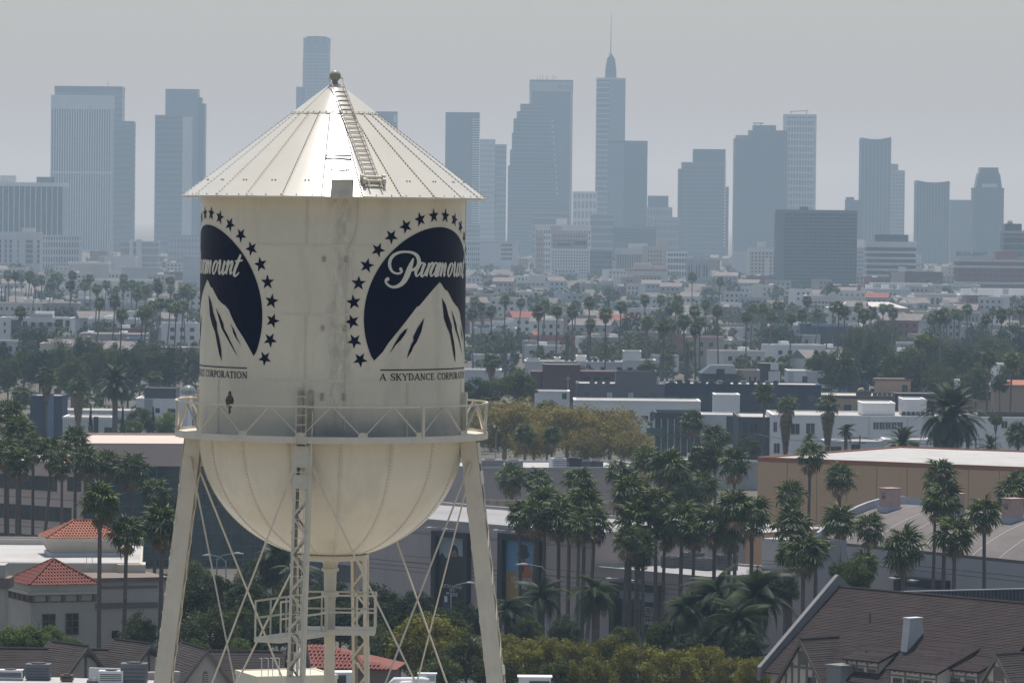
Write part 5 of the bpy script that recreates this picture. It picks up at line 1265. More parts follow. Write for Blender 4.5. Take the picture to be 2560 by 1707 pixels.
for px, py, pw, ph in ((1884, 1070, 18, 24), (1863, 1068, 9, 26), (1862, 1098, 12, 22), (1900, 1110, 14, 20)): wpx(t, 930, 22, px, py, pw, ph)
d = 950; t, w_, dp, h = bld('apartment_block', 'glass fronted dark roofed building with balcony right of the yellow trees', 1637, 1752, 1031, d, 14, 'teal', 'charcoal', par=1.6, roof='roof_white')
for k in range(8):
    x = -w_ / 2 + k * w_ / 7; q = MB(); q.box(x - .09, x + .09, -7.2, -7.0, 0, h - 1.2); q.build('mullion', wall('lgrey'), t)
q = MB(); z = PZ(1640, 1085, d); q.box(-w_ / 2 - 1.6, w_ / 2, -8.4, -7.05, z - .3, z); q.box(-w_ / 2 - 1.6, -w_ / 2 + 1.5, -8.4, -8.35, z + .002, z + 1.2); q.build('balcony', wall('green'), t)
t, w_, dp, h = bld('apartment_block', 'white corrugated roof box beside the glass fronted building', 1786, 1850, 986, 985, 10, 'white', 'white', par=.2, roof='roof_white')
for k in range(16):
    x = -w_ / 2 + (k + .5) * w_ / 16; q = MB(); q.box(x - .08, x + .08, -5.07, -5.0, .1, h - .3); q.build('rib', wall('white'), t)
t, w_, dp, h = bld('apartment_block', 'white block joining the glass building and the dark grey end block', 1752, 1846, 1036, 960, 12, 'white', 'white', par=.3, roof='roof_white'); panel(t, 960, 1816, 1846, 1040, 1110, 12, 'dgrey', .1); wpx(t, 960, 12, 1770, 1075, 14, 22)
# left: blue and white modern buildings
d = 1000; t, w_, dp, h = bld('apartment_block', 'dark blue clad block behind the skirted palms at left', 76, 156, 989, d, 12, 'navy', 'navy', par=.3); panel(t, d, 118, 134, 985, 1120, 12, 'blue', .1)
d = 980; t, w_, dp, h = bld('apartment_block', 'white corrugated block with dark window bay among cypresses', 157, 280, 1042, d, 12, 'lgrey', 'white', par=.4, roof='roof_white')
for k in range(26):
    x = -w_ / 2 + (k + .5) * w_ / 26; q = MB(); q.box(x - .07, x + .07, -6.09, -6.0, .1, h - .5); q.build('rib', wall('white'), t)
for px, pw, ph, py in ((178, 16, 30, 1085), (272, 20, 32, 1085), (240, 10, 66, 1075)): wpx(t, d, 12, px, py, pw, ph, .1)
d = 1020; t, w_, dp, h = bld('apartment_block', 'white and grey modern block beside the balcony of the water tower', 340, 470, 996, d, 14, 'white', 'white', par=.3, roof='roof_white')
panel(t, d, 361, 382, 973 + 24, 1060, 14, 'grey', .1); penthouse(t, PX(361, 980, d) - t.location.x, PX(440, 980, d) - t.location.x, -7.05, 5, PZ(390, 972, d) - h, h - .05, 'dgrey', 'upper_storey')
for px, py, pw, ph in ((394, 1026, 9, 10), (430, 1027, 20, 9), (430, 1043, 20, 14), (346, 1024, 8, 10), (350, 1060, 10, 12)): wpx(t, d, 14, px, py, pw, ph, .02)
t, w_, dp, h = bld('store_room', 'low white roofed shed with thin roof line behind the cypresses', 155, 345, 1025, 1060, 10, 'lgrey', 'white', par=.2, roof='roof_white')
t = thing('glass_dome', 'small ribbed glass dome beside the balcony rail at left', 'dome', (PX(471, 985, 1040), 1040, 0)); zc = PZ(471, 985, 1040); r_ = 20 * MPP(1040)
q = MB(); q.lathe([(r_, zc), (r_ * .94, zc + r_ * .45), (r_ * .7, zc + r_ * .85), (r_ * .35, zc + r_ * 1.08), (.05, zc + r_ * 1.15)], 16); q.build('glass', mat('dome_glass', (.20, .22, .20), .3, .2), t, smooth=True)
for k in range(12):
    a = 2 * math.pi * k / 12; q = MB(); q.tube([(rr * 1.02 * math.sin(a), -rr * 1.02 * math.cos(a), z) for rr, z in ((r_, zc), (r_ * .94, zc + r_ * .45), (r_ * .7, zc + r_ * .85), (r_ * .35, zc + r_ * 1.08))], .05, 4); q.build('rib', wall('concrete'), t)
q = MB(); q.box(-r_ * 1.1, r_ * 1.1, -r_ * 1.1, r_ * 1.1, 0, zc - .01); q.build('drum', wall('beige'), t)
# red-roofed house in the mid distance
d = 1850; t, w_, dp, h = bld('house', 'pale villa with dark red hipped roof among the palms', 1316, 1376, 845, d, 12, 'offwhite', 'offwhite', cat='house', par=.2); smallwins(t, -w_ / 2 + .5, w_ / 2 - .5, h - 2.4, h - .6, 9, 1, .45, .7, -6.02)
q = MB(); q.add([(-w_ / 2 - .7, -6.7, h + .01), (w_ / 2 + .7, -6.7, h + .01), (w_ / 2 + .7, 6.7, h + .01), (-w_ / 2 - .7, 6.7, h + .01), (-w_ / 2 + 2.5, 0, h + 2.6), (w_ / 2 - 4, 0, h + 2.6)], [(0, 1, 5, 4), (1, 2, 5), (2, 3, 4, 5), (3, 0, 4), (3, 2, 1, 0)]); q.build('tile_roof', m_tile, t)
# ================================================================ vegetation: meshes
VR = random.Random(5)
m_leafd = mat('leaf_dark_green', (.032, .055, .016), .6, .55, .8, 5, spec=.15, translucent=.25, randomise=.5, hue=(.060, .085, .030))
m_leafm = mat('leaf_mid_green', (.065, .092, .018), .6, .5, .8, 5, spec=.15, translucent=.3, randomise=.5, hue=(.11, .135, .036))
m_leafy = mat('leaf_yellow_green', (.13, .135, .020), .6, .45, .8, 5, spec=.15, translucent=.35, randomise=.4, hue=(.27, .25, .035))
m_leafb = mat('leaf_bright_green', (.09, .15, .025), .6, .4, .8, 5, spec=.25, translucent=.35, randomise=.3, hue=(.16, .23, .045))
m_leafo = mat('leaf_ochre', (.16, .135, .030), .6, .45, .5, 5, spec=.15, translucent=.35, randomise=.3, hue=(.32, .255, .06))
m_frond = mat('fan_frond_green', (.034, .060, .012), .55, .5, 1.2, 6, spec=.22, translucent=.2, randomise=.7, hue=(.12, .155, .035))
m_dead = mat('fan_frond_dead', (.22, .155, .09), .9, .5, 1.2, 6, translucent=.1, randomise=.7, hue=(.42, .30, .17))
m_feather = mat('feather_frond_green', (.035, .055, .020), .55, .5, 1.2, 6, spec=.2, translucent=.15, randomise=.6, hue=(.075, .095, .04))
m_trunk = mat('palm_trunk', (.13, .105, .085), .95, .3, 1.5, 8, stretch=(1, 1, 3), randomise=.5)
m_bark = mat('tree_bark', (.14, .11, .085), .95, .3, 2, 9)
m_barkp = mat('pale_bark', (.36, .31, .25), .9, .25, 2, 9)

def fan_mesh(seed, nseg=13, dead=False):
    r = random.Random(seed); mb = MB()
    pl = .75 if not dead else .55
    mb.add([(0, -.03, 0), (0, .03, 0), (pl, .02, .03), (pl, -.02, .03)], [(0, 1, 2, 3)])
    hub = (pl, 0, .03)
    span = R(125 if not dead else 60)
    for i in range(nseg):
        a = -span + 2 * span * (i + .5) / nseg; da = span / nseg * .72
        L = (.88 + .2 * r.random()) * (1 - .18 * abs(a) / span)
        rm = L * .62
        dz = .05 if i % 2 else -.05
        droop = -(.16 + .26 * r.random()) * (1 if not dead else .4)
        v = [hub, (pl + rm * math.cos(a - da), rm * math.sin(a - da), .03 - .04), (pl + L * math.cos(a), L * math.sin(a), .0 + droop - .05), (pl + rm * math.cos(a + da), rm * math.sin(a + da), .03 - .04), (pl + rm * .95 * math.cos(a), rm * .95 * math.sin(a), .05 + dz)]
        mb.add(v, [(0, 1, 4), (1, 2, 4), (2, 3, 4), (3, 0, 4)])
    return mb
FAN = [fan_mesh(i).mesh('frond', m_frond) for i in range(5)]
FAND = [fan_mesh(20 + i, 8, True).mesh('dead_frond', m_dead) for i in range(3)]
def feather_mesh(seed, L=3.4, arch=.8, n=20, ll=.5, droopy=.0, bw=.075):
    r = random.Random(seed); mb = MB(); pts = []
    for i in range(n + 1):
        t = i / n
        pts.append(Vector((L * (t - .18 * arch * t * t), 0, L * (.42 * arch * t - .62 * arch * t * t - droopy * t ** 3))))
    for i in range(0, n, 2):
        A, B = pts[i], pts[min(i + 2, n)]; wd = .05 * (1 - i / n) + .012
        mb.add([A + Vector((0, -wd, 0)), A + Vector((0, wd, 0)), B + Vector((0, wd * .8, 0)), B + Vector((0, -wd * .8, 0))], [(0, 1, 2, 3)])
    for i in range(2, n + 1):
        t = i / n; d = (pts[i] - pts[i - 1]).normalized(); l = ll * math.sin(math.pi * (.12 + .83 * t)) * (1 + .25 * (r.random() - .5))
        for s_ in (-1, 1):
            tip = pts[i] + d * l * .7 + Vector((0, s_ * l * .85, (.12 - droopy * 1.1) * l * (1 if droopy == 0 else 1)))
            if droopy: tip.z -= l * .55
            b0 = pts[i] - d * bw; b1 = pts[i] + d * bw
            mb.add([b0, b1, tip], [(0, 1, 2) if s_ > 0 else (0, 2, 1)])
    return mb
FEA = [feather_mesh(i, 3.4, .75 + .12 * i, 24, .62).mesh('frond', m_feather) for i in range(4)]
QUE = [feather_mesh(40 + i, 2.9, 1.0 + .15 * i, 19, .8, .30, .085).mesh('frond', m_leafd if i else m_feather) for i in range(3)]
def crown_join(kind, seed, n):
    """whole palm crown as one mesh, for palms too small to show single fronds"""
    r = random.Random(seed); mb = MB()
    src = [fan_mesh(seed + i, 7) for i in range(2)] if kind == 'fan' else [feather_mesh(seed + i, 3.4, .85, 10, .55) for i in range(2)]
    for i in range(n):
        f = src[i % 2]; t = (i + .5) / n
        el = R(78 - (128 if kind == 'fan' else 118) * t ** .85); az = i * 2.39996 + r.random() * .4; s_ = .9 + .25 * r.random()
        M = Matrix.Rotation(az, 3, 'Z') @ Matrix.Rotation(-el, 3, 'Y')
        mb.add([M @ (Vector(p) * s_) for p in f.v], f.f)
    return mb
FANC = [crown_join('fan', 60 + i, 26).mesh('crown', m_frond) for i in range(4)]
DATC = [crown_join('date', 80 + i, 34).mesh('crown', m_feather) for i in range(2)]
def skirt_join(seed, n, L):
    r = random.Random(seed); mb = MB(); f = fan_mesh(seed, 6, True)
    for i in range(n):
        t = i / n; az = i * 2.39996; M = Matrix.Rotation(az, 3, 'Z') @ Matrix.Rotation(R((62 if L < 1 else 48) + (22 if L < 1 else 38) * t), 3, 'Y')
        mb.add([M @ (Vector(p) * (.95 - (.25 if L < 1 else .4) * t)) + Vector((0, 0, -L * t)) for p in f.v], f.f)
    return mb
SKI = [skirt_join(90 + i, 14, .5).mesh('skirt', m_dead) for i in range(2)]
SKIL = [skirt_join(95 + i, 60, 3.2).mesh('skirt', m_dead) for i in range(2)]
def unit_trunk(n=8, seg=6, flare=1.35):
    mb = MB(); mb.tube([(0.0, 0, 0), (0, 0, .04), (0, 0, .2), (0, 0, .6), (0, 0, 1)], [flare, 1.1, .95, .85, .75], n, cap=True); return mb
def palm_trunk_mesh(bx, by, H, r0):
    mb = MB(); pts = []; rs = []
    for i in range(7):
        t = i / 6; pts.append((bx * (1 - t) ** 1.6, by * (1 - t) ** 1.6, H * t)); rs.append(r0 * (1.35 if i == 0 else 1.05 - .28 * t))
    mb.tube(pts, rs, 8); return mb
NPALM = [0]
def fan_palm(px, py, d, label, s=1.0, lean=0, n=27, ndead=14, group='fan palms', detail=True, skirt=False, H=None):
    """crown centre at pixel (px,py), distance d; the trunk stands on the ground"""
    c = P(px, py, d); NPALM[0] += 1; r = random.Random(NPALM[0] * 7)
    bx = lean * MPP(d)
    t = thing('fan_palm', label, 'palm tree', (c.x + bx, d, 0), 0, group)
    palm_trunk_mesh(-bx, 0, c.z - .05, .19 * s ** .5).build('trunk', m_trunk, t, smooth=True)
    # trunk runs from base (origin) to crown at (-bx,0)
    tr = t.children[0]; me = tr.data
    for v in me.vertices: v.co.x = -bx - v.co.x
    top = Vector((-bx, 0, c.z))
    if detail:
        for i in range(n):
            q = (i + .5) / n; el = R(80 - 125 * q ** .85 + r.uniform(-8, 8)); az = i * 2.39996 + r.uniform(-.3, .3)
            o = obj('frond', FAN[r.randrange(5)], t); o.location = top
            o.rotation_euler = (Matrix.Rotation(az, 3, 'Z') @ Matrix.Rotation(-el, 3, 'Y') @ Matrix.Rotation(r.uniform(-.4, .4), 3, 'X')).to_euler(); k = s * r.uniform(.85, 1.15); o.scale = (k, k, k)
        for i in range(ndead):
            el = R(r.uniform(-85, -45)); az = r.uniform(0, 6.28)
            o = obj('dead_frond', FAND[r.randrange(3)], t); o.location = top + Vector((0, 0, -.25 * s - r.random() * .3))
            o.rotation_euler = (Matrix.Rotation(az, 3, 'Z') @ Matrix.Rotation(-el, 3, 'Y')).to_euler(); k = s * r.uniform(.8, 1.15); o.scale = (k, k, k)
    else:
        o = obj('crown', FANC[r.randrange(4)], t); o.location = top; o.rotation_euler = (0, 0, r.uniform(0, 6)); o.scale = (s, s, s * r.uniform(.9, 1.1))
        o = obj('skirt', SKI[r.randrange(2)], t); o.location = top + Vector((0, 0, -.3 * s)); o.rotation_euler = (0, 0, r.uniform(0, 6)); o.scale = (s * .9, s * .9, s)
    if skirt:
        o = obj('skirt', SKIL[r.randrange(2)], t); o.location = top + Vector((0, 0, -.5 * s)); o.rotation_euler = (0, 0, r.uniform(0, 6)); o.scale = (s * .95, s * .95, s * skirt)
    return t
def date_palm(px, py, d, label, s=1.0, n=56, detail=True, group='date palms', meshes=None, name='date_palm'):
    c = P(px, py, d); NPALM[0] += 1; r = random.Random(NPALM[0] * 5)
    t = thing(name, label, 'palm tree', (c.x, d, 0), 0, group)
    mb = MB(); mb.tube([(0, 0, 0), (0, 0, .3), (0, 0, c.z * .6), (0, 0, c.z - .8), (0, 0, c.z - .2), (0, 0, c.z + .2)], [.5 * s, .4 * s, .36 * s, .38 * s, .6 * s, .35 * s], 9); mb.build('trunk', m_trunk, t, smooth=True)
    if detail:
        for i in range(n):
            q = (i + .5) / n; el = R((85 - (142 if meshes is None else 120) * q ** .9) + (r.uniform(-6, 6) if meshes is None else r.uniform(-18, 16))); az = i * 2.39996
            o = obj('frond', (meshes or FEA)[r.randrange(len(meshes or FEA))], t); o.location = (0, 0, c.z)
            o.rotation_euler = (Matrix.Rotation(az, 3, 'Z') @ Matrix.Rotation(-el, 3, 'Y') @ Matrix.Rotation(r.uniform(-.3, .3) * (1 if meshes is None else 2.2), 3, 'X')).to_euler(); k = s * (r.uniform(.85, 1.1) if meshes is None else r.uniform(.6, 1.2)); o.scale = (k, k, k)
    else:
        o = obj('crown', DATC[r.randrange(2)], t); o.location = (0, 0, c.z); o.rotation_euler = (0, 0, r.uniform(0, 6)); o.scale = (s, s, s)
    return t
def leaf_crown(seed, nclump, nleaf, ls, shape='round', hollow=.35):
    """unit-radius crown: leaf blades on many small clumps, uneven outline, gaps between clumps"""
    r = random.Random(seed); mb = MB()
    cl = []
    while len(cl) < nclump:
        p = Vector((r.uniform(-1, 1), r.uniform(-1, 1), r.uniform(-.75, 1)))
        if shape == 'round' and not (hollow < p.length < .88): continue
        if shape == 'flat':
            p.z = abs(p.z) * .55
            if not (.3 < Vector((p.x, p.y, p.z * 1.6)).length < .92): continue
        if shape == 'cone':
            hgt = r.random(); a = r.uniform(0, 6.28); p = Vector((math.cos(a) * .8 * (1 - hgt) ** .8, math.sin(a) * .8 * (1 - hgt) ** .8, hgt * 2 - 1))
        cl.append((p, r.uniform(.16, .30) * (1.0 if shape != 'cone' else .6)))
    per = nleaf // nclump
    for p, cr in cl:
        for k in range(per):
            n = Vector((r.gauss(0, 1), r.gauss(0, 1), r.gauss(.25, 1))).normalized()
            q = p + n * cr * (r.random() ** .4)
            a = Vector((r.gauss(0, 1), r.gauss(0, 1), r.gauss(0, 1))); nn = (n + a * .55).normalized()
            u = nn.cross(Vector((r.gauss(0, 1), r.gauss(0, 1), r.gauss(0, 1)))).normalized(); v = nn.cross(u)
            s_ = ls * r.uniform(.6, 1.3)
            mb.add([q - u * s_, q + v * s_ * .55, q + u * s_, q - v * s_ * .55], [(0, 1, 2, 3)])
    return mb
def limb_mesh(seed, spread=.6, n=6):
    r = random.Random(seed); mb = MB(); mb.tube([(0, 0, -3.2), (0, 0, -1.2), (.03, .02, -.55)], [.07, .05, .045], 7)
    for i in range(n):
        a = i * 6.28 / n + r.random(); e = Vector((math.cos(a) * spread * r.uniform(.7, 1.1), math.sin(a) * spread * r.uniform(.7, 1.1), r.uniform(.1, .6)))
        m_ = e * .5 + Vector((0, 0, -.3)); mb.tube([(.03, .02, -.6), m_, e], [.045, .03, .01], 5)
        e2 = e + Vector((r.uniform(-.35, .35), r.uniform(-.35, .35), r.uniform(0, .3))); mb.tube([m_, (m_ + e2) / 2 + Vector((0, 0, .08)), e2], [.025, .018, .007], 4)
    return mb
BIG = {k: [leaf_crown(100 + i + 10 * j, 90, 9500, .042).mesh('crown', m) for i in range(3)] for j, (k, m) in enumerate((('d', m_leafd), ('m', m_leafm), ('y', m_leafy), ('b', m_leafb)))}
MED = {k: [leaf_crown(200 + i + 10 * j, 45, 1800, .075).mesh('crown', m) for i in range(3)] for j, (k, m) in enumerate((('d', m_leafd), ('m', m_leafm)))}
FARC = {k: [leaf_crown(300 + i + 10 * j, 28, 560, .13).mesh('crown', m) for i in range(3)] for j, (k, m) in enumerate((('d', m_leafd), ('m', m_leafm)))}
FLAT = [leaf_crown(400 + i, 70, 5200, .035, 'flat').mesh('crown', m_leafo) for i in range(3)]
CONE = [leaf_crown(500 + i, 60, 1500, .075, 'cone').mesh('crown', m_leafd) for i in range(2)]
LIMB = [limb_mesh(600 + i).mesh('trunk', m_bark) for i in range(3)]
LIMBP = [limb_mesh(620 + i, .75, 8).mesh('trunk', m_barkp) for i in range(2)]
NTREE = [0]
def tree(px, py, rpx, d, label, kind='m', size='big', group='trees', asp=.9, name='broadleaf_tree'):
    c = P(px, py, d); NTREE[0] += 1; r = random.Random(NTREE[0] * 3); ra = rpx * MPP(d)
    t = thing(name, label, 'tree', (c.x, d, 0), r.uniform(0, 6.28), group)
    lib = {'big': BIG, 'med': MED, 'far': FARC}[size]
    zc = max(c.z, ra * .5)
    o = obj('crown', lib[kind][r.randrange(3)], t); o.location = (0, 0, zc); o.scale = (ra * r.uniform(.95, 1.12), ra * r.uniform(.95, 1.12), ra * asp * r.uniform(.9, 1.1))
    o = obj('trunk', LIMB[r.randrange(3)], t); o.location = (0, 0, zc); o.scale = (ra, ra, max(zc / 3.2, .05))
    return t
def cypress(px, ytop, ybot, wpx_, d, label, group='cypresses'):
    z1 = PZ(px, ytop, d); x = PX(px, ytop, d); NTREE[0] += 1
    t = thing('cypress', label, 'cypress', (x, d, 0), NTREE[0], group)
    z0 = max(.4, min(PZ(px, ybot, d), z1 - 1)); z0 = .5
    o = obj('crown', CONE[NTREE[0] % 2], t); o.location = (0, 0, (z0 + z1) / 2); rr = wpx_ / 2 * MPP(d) * 1.15; o.scale = (rr, rr, (z1 - z0) / 2)
    q = MB(); q.tube([(0, 0, 0), (0, 0, z1 * .8)], [.15, .05], 5); q.build('trunk', m_bark, t)
    return t
ORD = ('first', 'second', 'third', 'fourth', 'fifth', 'sixth', 'seventh', 'eighth', 'ninth', 'tenth', 'eleventh', 'twelfth', 'thirteenth', 'fourteenth')
# ================================================================ vegetation: placing
HZ = lambda px: 548 + (px - 1280) * .01047
def crown_d(px, py, H): return (CAMZ - H) * F / (py - HZ(px))
# --- far fan palms, crown pixel positions read from the photograph
far = []
for x, y in ((95, 600), (180, 610), (250, 640), (350, 620), (490, 655), (640, 630), (690, 640), (600, 700), (410, 690), (855, 610), (830, 720), (1060, 640), (1000, 710), (1140, 760), (1250, 710), (1370, 770), (1455, 640), (1455, 720), (1545, 710), (1655, 730), (1610, 830), (1710, 780), (1765, 750), (1845, 690), (1860, 750), (2000, 670), (2010, 770), (2200, 750), (2080, 860), (2160, 800), (2260, 810), (2220, 850), (1350, 910)):
    far.append((x / 4.704, 560 + y / 4.704))
for x, y in ((125, 910), (205, 970), (485, 900), (670, 930), (950, 960), (875, 1040), (1095, 1030), (1315, 960), (1275, 1030), (1475, 920), (1845, 970), (1490, 1170), (1665, 1060), (2150, 1150), (320, 1030), (100, 1060)):
    far.append((1160 + x / 4.704, 560 + y / 4.704))
for x, y in ((1450, 780), (1575, 780), (1710, 790), (1650, 850), (1690, 830), (1720, 860), (1840, 870), (1925, 820), (2020, 870), (1755, 950), (1600, 990), (1660, 980), (1880, 960), (1845, 1020), (1470, 960), (1820, 605), (2040, 640)):
    far.append((1150 + x / 3.136, 500 + y / 3.136))
for x, y in ((495, 790), (150, 850), (70, 850), (255, 830), (295, 830), (20, 920), (215, 920), (370, 930), (455, 900), (580, 890), (700, 840), (745, 845), (790, 870), (900, 840), (940, 900), (1000, 880), (1090, 850), (1145, 850), (1170, 890), (1475, 935), (1540, 910), (1570, 890), (1590, 930), (1650, 890), (1690, 900), (1750, 860), (1950, 880), (2020, 900), (2080, 880), (1895, 940), (1395, 1110), (1920, 1250), (2100, 1260), (2170, 860)):
    far.append((1860 + x / 3.136, 500 + y / 3.136))
for x, y in far:
    H = VR.uniform(15, 21); d = crown_d(x, y, H)
    side = 'left of the water tower' if x < 830 else ('between tank and gothic church' if x < 1720 else 'right of the gothic church')
    fan_palm(x, y, d, 'tall thin fan palm, small in the haze, ' + side, s=VR.uniform(.95, 1.25) * (1.15 if d < 2000 else 1.45), lean=VR.uniform(-14, 8), detail=False, group='hazy fan palms ' + side)
# left lone group, nearer and darker
for i, (x, y, ln) in enumerate(((1170, 930, -12), (1430, 1070, -8), (245, 1040, -14), (1680, 1040, -20), (1725, 1045, -20), (1800, 960, -22), (1890, 940, -20), (2000, 950, -14), (2070, 1000, -8), (2150, 970, -10))):
    px, py = x / 4.704, 560 + y / 4.704; d = crown_d(px, py, 19)
    lab = {0: 'lone tall dark palm above the pale house with three windows', 1: 'shorter dark palm in front of the low tan shop', 2: 'dark palm in front of the white modern apartments at left'}.get(i, 'tall dark leaning palm in the row beside the left edge of the tank')
    fan_palm(px, py, d, lab, s=1.35, lean=ln, detail=False, group='dark row palms beside the tank')
# date palms, middle distance
for i, (x, y, s) in enumerate(((360, 1120, 1.0), (210, 1130, 1.1), (840, 1110, 1.1), (1010, 1070, 1.2), (1140, 1130, 1.0), (1320, 1140, 1.1), (1580, 1100, 1.1), (1780, 1170, 1.05), (1480, 1150, .9))):
    px, py = 1150 + x / 3.136, 500 + y / 3.136
    date_palm(px, py, crown_d(px, py, 12), 'dark bushy date palm standing behind the brick hall', s * 1.15, detail=False, group='date palms behind the brick hall')
date_palm(195, 860, crown_d(195, 860, 11), 'bushy date palm before the pinkish low shed at left', 1.2, detail=False)
date_palm(466, 935, 1120, 'drooping date palm behind the glass dome', 1.2, detail=False)
# --- tall skirted palms, left
fan_palm(116, 945, 1000, 'shaggy fan palm before the dark blue block at left', 1.5, skirt=.9, ndead=16)
fan_palm(196, 965, 960, 'tall shaggy palm with long dry skirt before the white corrugated block', 1.45, skirt=1.7, ndead=22)
date_palm(288, 962, 960, 'large full date palm with arching fronds left of the tower', 1.45, 74)
fan_palm(52, 990, 980, 'shaggy brown fan palm near the left edge beside blue block', 1.5, ndead=18)
fan_palm(390, 945, 1150, 'brown topped palm above the white modern block beside the tank', 1.2, ndead=18, skirt=.5)
for i, (px, py, d, s, ln, lab) in enumerate((
    (20, 1040, 625, 1.5, 2, 'highest dense palm of the cluster at the left edge'), (45, 1082, 618, 1.5, -2, 'palm just below the highest one of the left edge cluster'), (14, 1132, 596, 1.35, 3, 'lower left edge palm before the office ribbon windows'), (50, 1155, 590, 1.3, 2, 'palm right of the lower left edge palm'),
    (83, 1115, 600, 1.15, 1, 'slender straight palm before the left end of the office'), (128, 1130, 594, 1.3, -34, 'palm with strongly leaning trunk before the office'), (155, 1162, 592, 1.1, 2, 'short dark palm right of the leaning one'), (189, 1110, 606, 1.4, 0, 'bright topped palm behind the office roof corner'),
    (214, 1155, 598, 1.4, -3, 'bushy palm before the office window with stone frame'), (270, 1160, 602, 1.35, 0, 'palm with pale fruit stalks before the pinkish office wall'), (330, 1175, 596, 1.5, 0, 'palm with hanging brown fronds left of the glass wall'), (250, 1255, 420, 1.2, 0, 'biggest dark fan palm in front of the orange tiled tower'),
    (388, 1235, 598, 1.35, 0, 'palm in front of the office glass wall beside the leg'), (316, 1335, 421, 1.08, -14, 'palm rising right of the orange tiled tower'), (405, 1312, 428, 1.3, -8, 'shaggy palm next to the left leg of the water tower'))):
    fan_palm(px, py, d, lab, s, ln, ndead=12, group='fan palms in front of the office')
# --- palms in front of the poster wall and the soundstages
R1 = ((1279, 1195, 640, 1.5, 4, 'palm before the long pinkish roof, nearest the right leg'), (1345, 1206, 640, 1.4, 0, 'second palm from the right leg before the pinkish roof'), (1312, 1086, 800, 1.35, 2, 'palm beside the pale branched yellow trees'), (1380, 1092, 800, 1.2, 0, 'palm between the two ochre trees'),
      (1447, 1207, 600, 1.55, -3, 'bright green palm above the dense palm clump'), (1300, 1285, 530, 1.2, 5, 'thin trunked palm left of the blue poster'), (1340, 1292, 520, 1.4, -14, 'palm with yellowish dead fronds over the blue poster'), (1362, 1262, 540, 1.6, -4, 'full palm over the top of the blue poster'),
      (1397, 1300, 520, 1.55, 3, 'palm with a pale dead flower stalk'), (1424, 1272, 530, 1.5, -3, 'palm in the middle of the dense clump'), (1462, 1262, 530, 1.5, -6, 'palm on the right of the dense clump'), (1486, 1310, 515, 1.35, -20, 'leaning palm at the right end of the dense clump'), (1447, 1318, 510, 1.1, -3, 'low palm hidden under the dense clump'),
      (1576, 1236, 560, 1.65, 0, 'wide palm above the orange wall'), (1594, 1305, 515, 1.7, -2, 'wide dark palm with drooping brown skirt before the black poster'), (1567, 1350, 505, 1.2, -10, 'low palm left of the black poster'), (1608, 1365, 505, 1.1, 2, 'low palm over the top edge of the black poster'),
      (1618, 1152, 640, 1.6, 2, 'big palm left of the tall single palm above the bank of palms'), (1672, 1175, 600, 1.9, -8, 'very large palm with long leaning trunk'), (1732, 1058, 800, 1.5, -8, 'tall single palm before the glass fronted building'), (1788, 1096, 720, 1.5, 2, 'palm right of the tall single palm'),
      (1836, 1160, 620, 1.5, 0, 'palm left of the orange soundstage corner'), (1662, 1330, 515, 1.2, -10, 'thin palm leaning beside the black poster'), (1705, 1300, 520, 1.5, -6, 'palm over the rooftop machinery on the orange wall'), (1735, 1332, 510, 1.2, -4, 'lower palm right of the rooftop machinery'),
      (1787, 1312, 520, 1.5, -3, 'palm left of the grey soundstage corner'), (1824, 1330, 510, 1.3, -6, 'lower palm left of the grey soundstage corner'), (1838, 1270, 530, 1.5, 2, 'upper palm above the grey soundstage corner'), (1700, 1225, 600, 1.5, 0, 'palm beside the broad tree in the bank of palms'), (1760, 1215, 610, 1.4, 3, 'palm with brown fronds in the bank of palms'), (1545, 1180, 640, 1.3, 0, 'palm at the end of the long pinkish roof'), (1640, 1260, 560, 1.4, 3, 'palm behind the wide dark palm'))
R2 = ((1911, 985, 900, 1.5, -4, 'tall palm before the navy apartments'), (2025, 1140, 640, 1.5, -4, 'slender palm before the left end of the orange soundstage'), (2100, 1196, 600, 1.5, 0, 'short palm before the orange wall, second from its left end'), (1977, 1238, 580, 1.5, 4, 'low palm at the left corner of the orange wall'),
      (1880, 1290, 520, 1.65, 0, 'heavy palm at the corner of the grey soundstage'), (1979, 1318, 520, 1.7, -2, 'dense palm with brown skirt left of the barrel roof'), (2009, 1384, 470, 1.55, -2, 'foremost palm above the left gable of the half timbered house'), (2097, 1310, 530, 1.6, -4, 'palm before the left end of the barrel roof'),
      (2172, 1322, 525, 1.35, -3, 'palm left of the first pink roof vent'), (2160, 1412, 470, 1.15, 0, 'small palm behind the ridge of the half timbered house'), (2259, 1370, 500, 1.75, -2, 'broad palm over the awning behind the house ridge'), (2387, 1338, 500, 1.6, -3, 'palm before the barrel roof right of the broad one'),
      (2349, 1190, 620, 1.65, 0, 'big palm before the orange wall at right'), (2362, 1252, 512, 1.5, -3, 'palm directly below the big palm at right'), (2338, 1262, 515, 1.1, -8, 'thin palm left of the two stacked palms'), (2461, 1285, 504, 1.4, 6, 'single palm with bent trunk before the barrel roof'),
      (2532, 1235, 560, 1.6, -2, 'palm near the right edge before the orange wall'), (2545, 1085, 800, 1.5, 0, 'palm before the long white building at the right edge'), (2552, 1200, 640, 1.2, 0, 'thin palm cut by the right edge'), (1970, 1390, 480, 1.1, -5, 'small low palm left of the foremost palm'), (2040, 1372, 475, 1.1, -6, 'small low palm right of the foremost palm'))
def wall_d(px): return 530 - (px - 1482) * .0505 - 7
for px, py, d, s, ln, lab in R1: fan_palm(px, py, (min(d, wall_d(px)) if py > 1225 else d), lab, s * .95, ln, group='fan palms before the poster wall')
for px, py, d, s, ln, lab in R2: fan_palm(px, py, d, lab, s * .92, ln, ndead=7, group='fan palms before the soundstages')
fan_palm(1965, 1018, 860, 'skirted palm with long dry beard, left of the pair', 1.45, ndead=18, skirt=1.5, n=22)
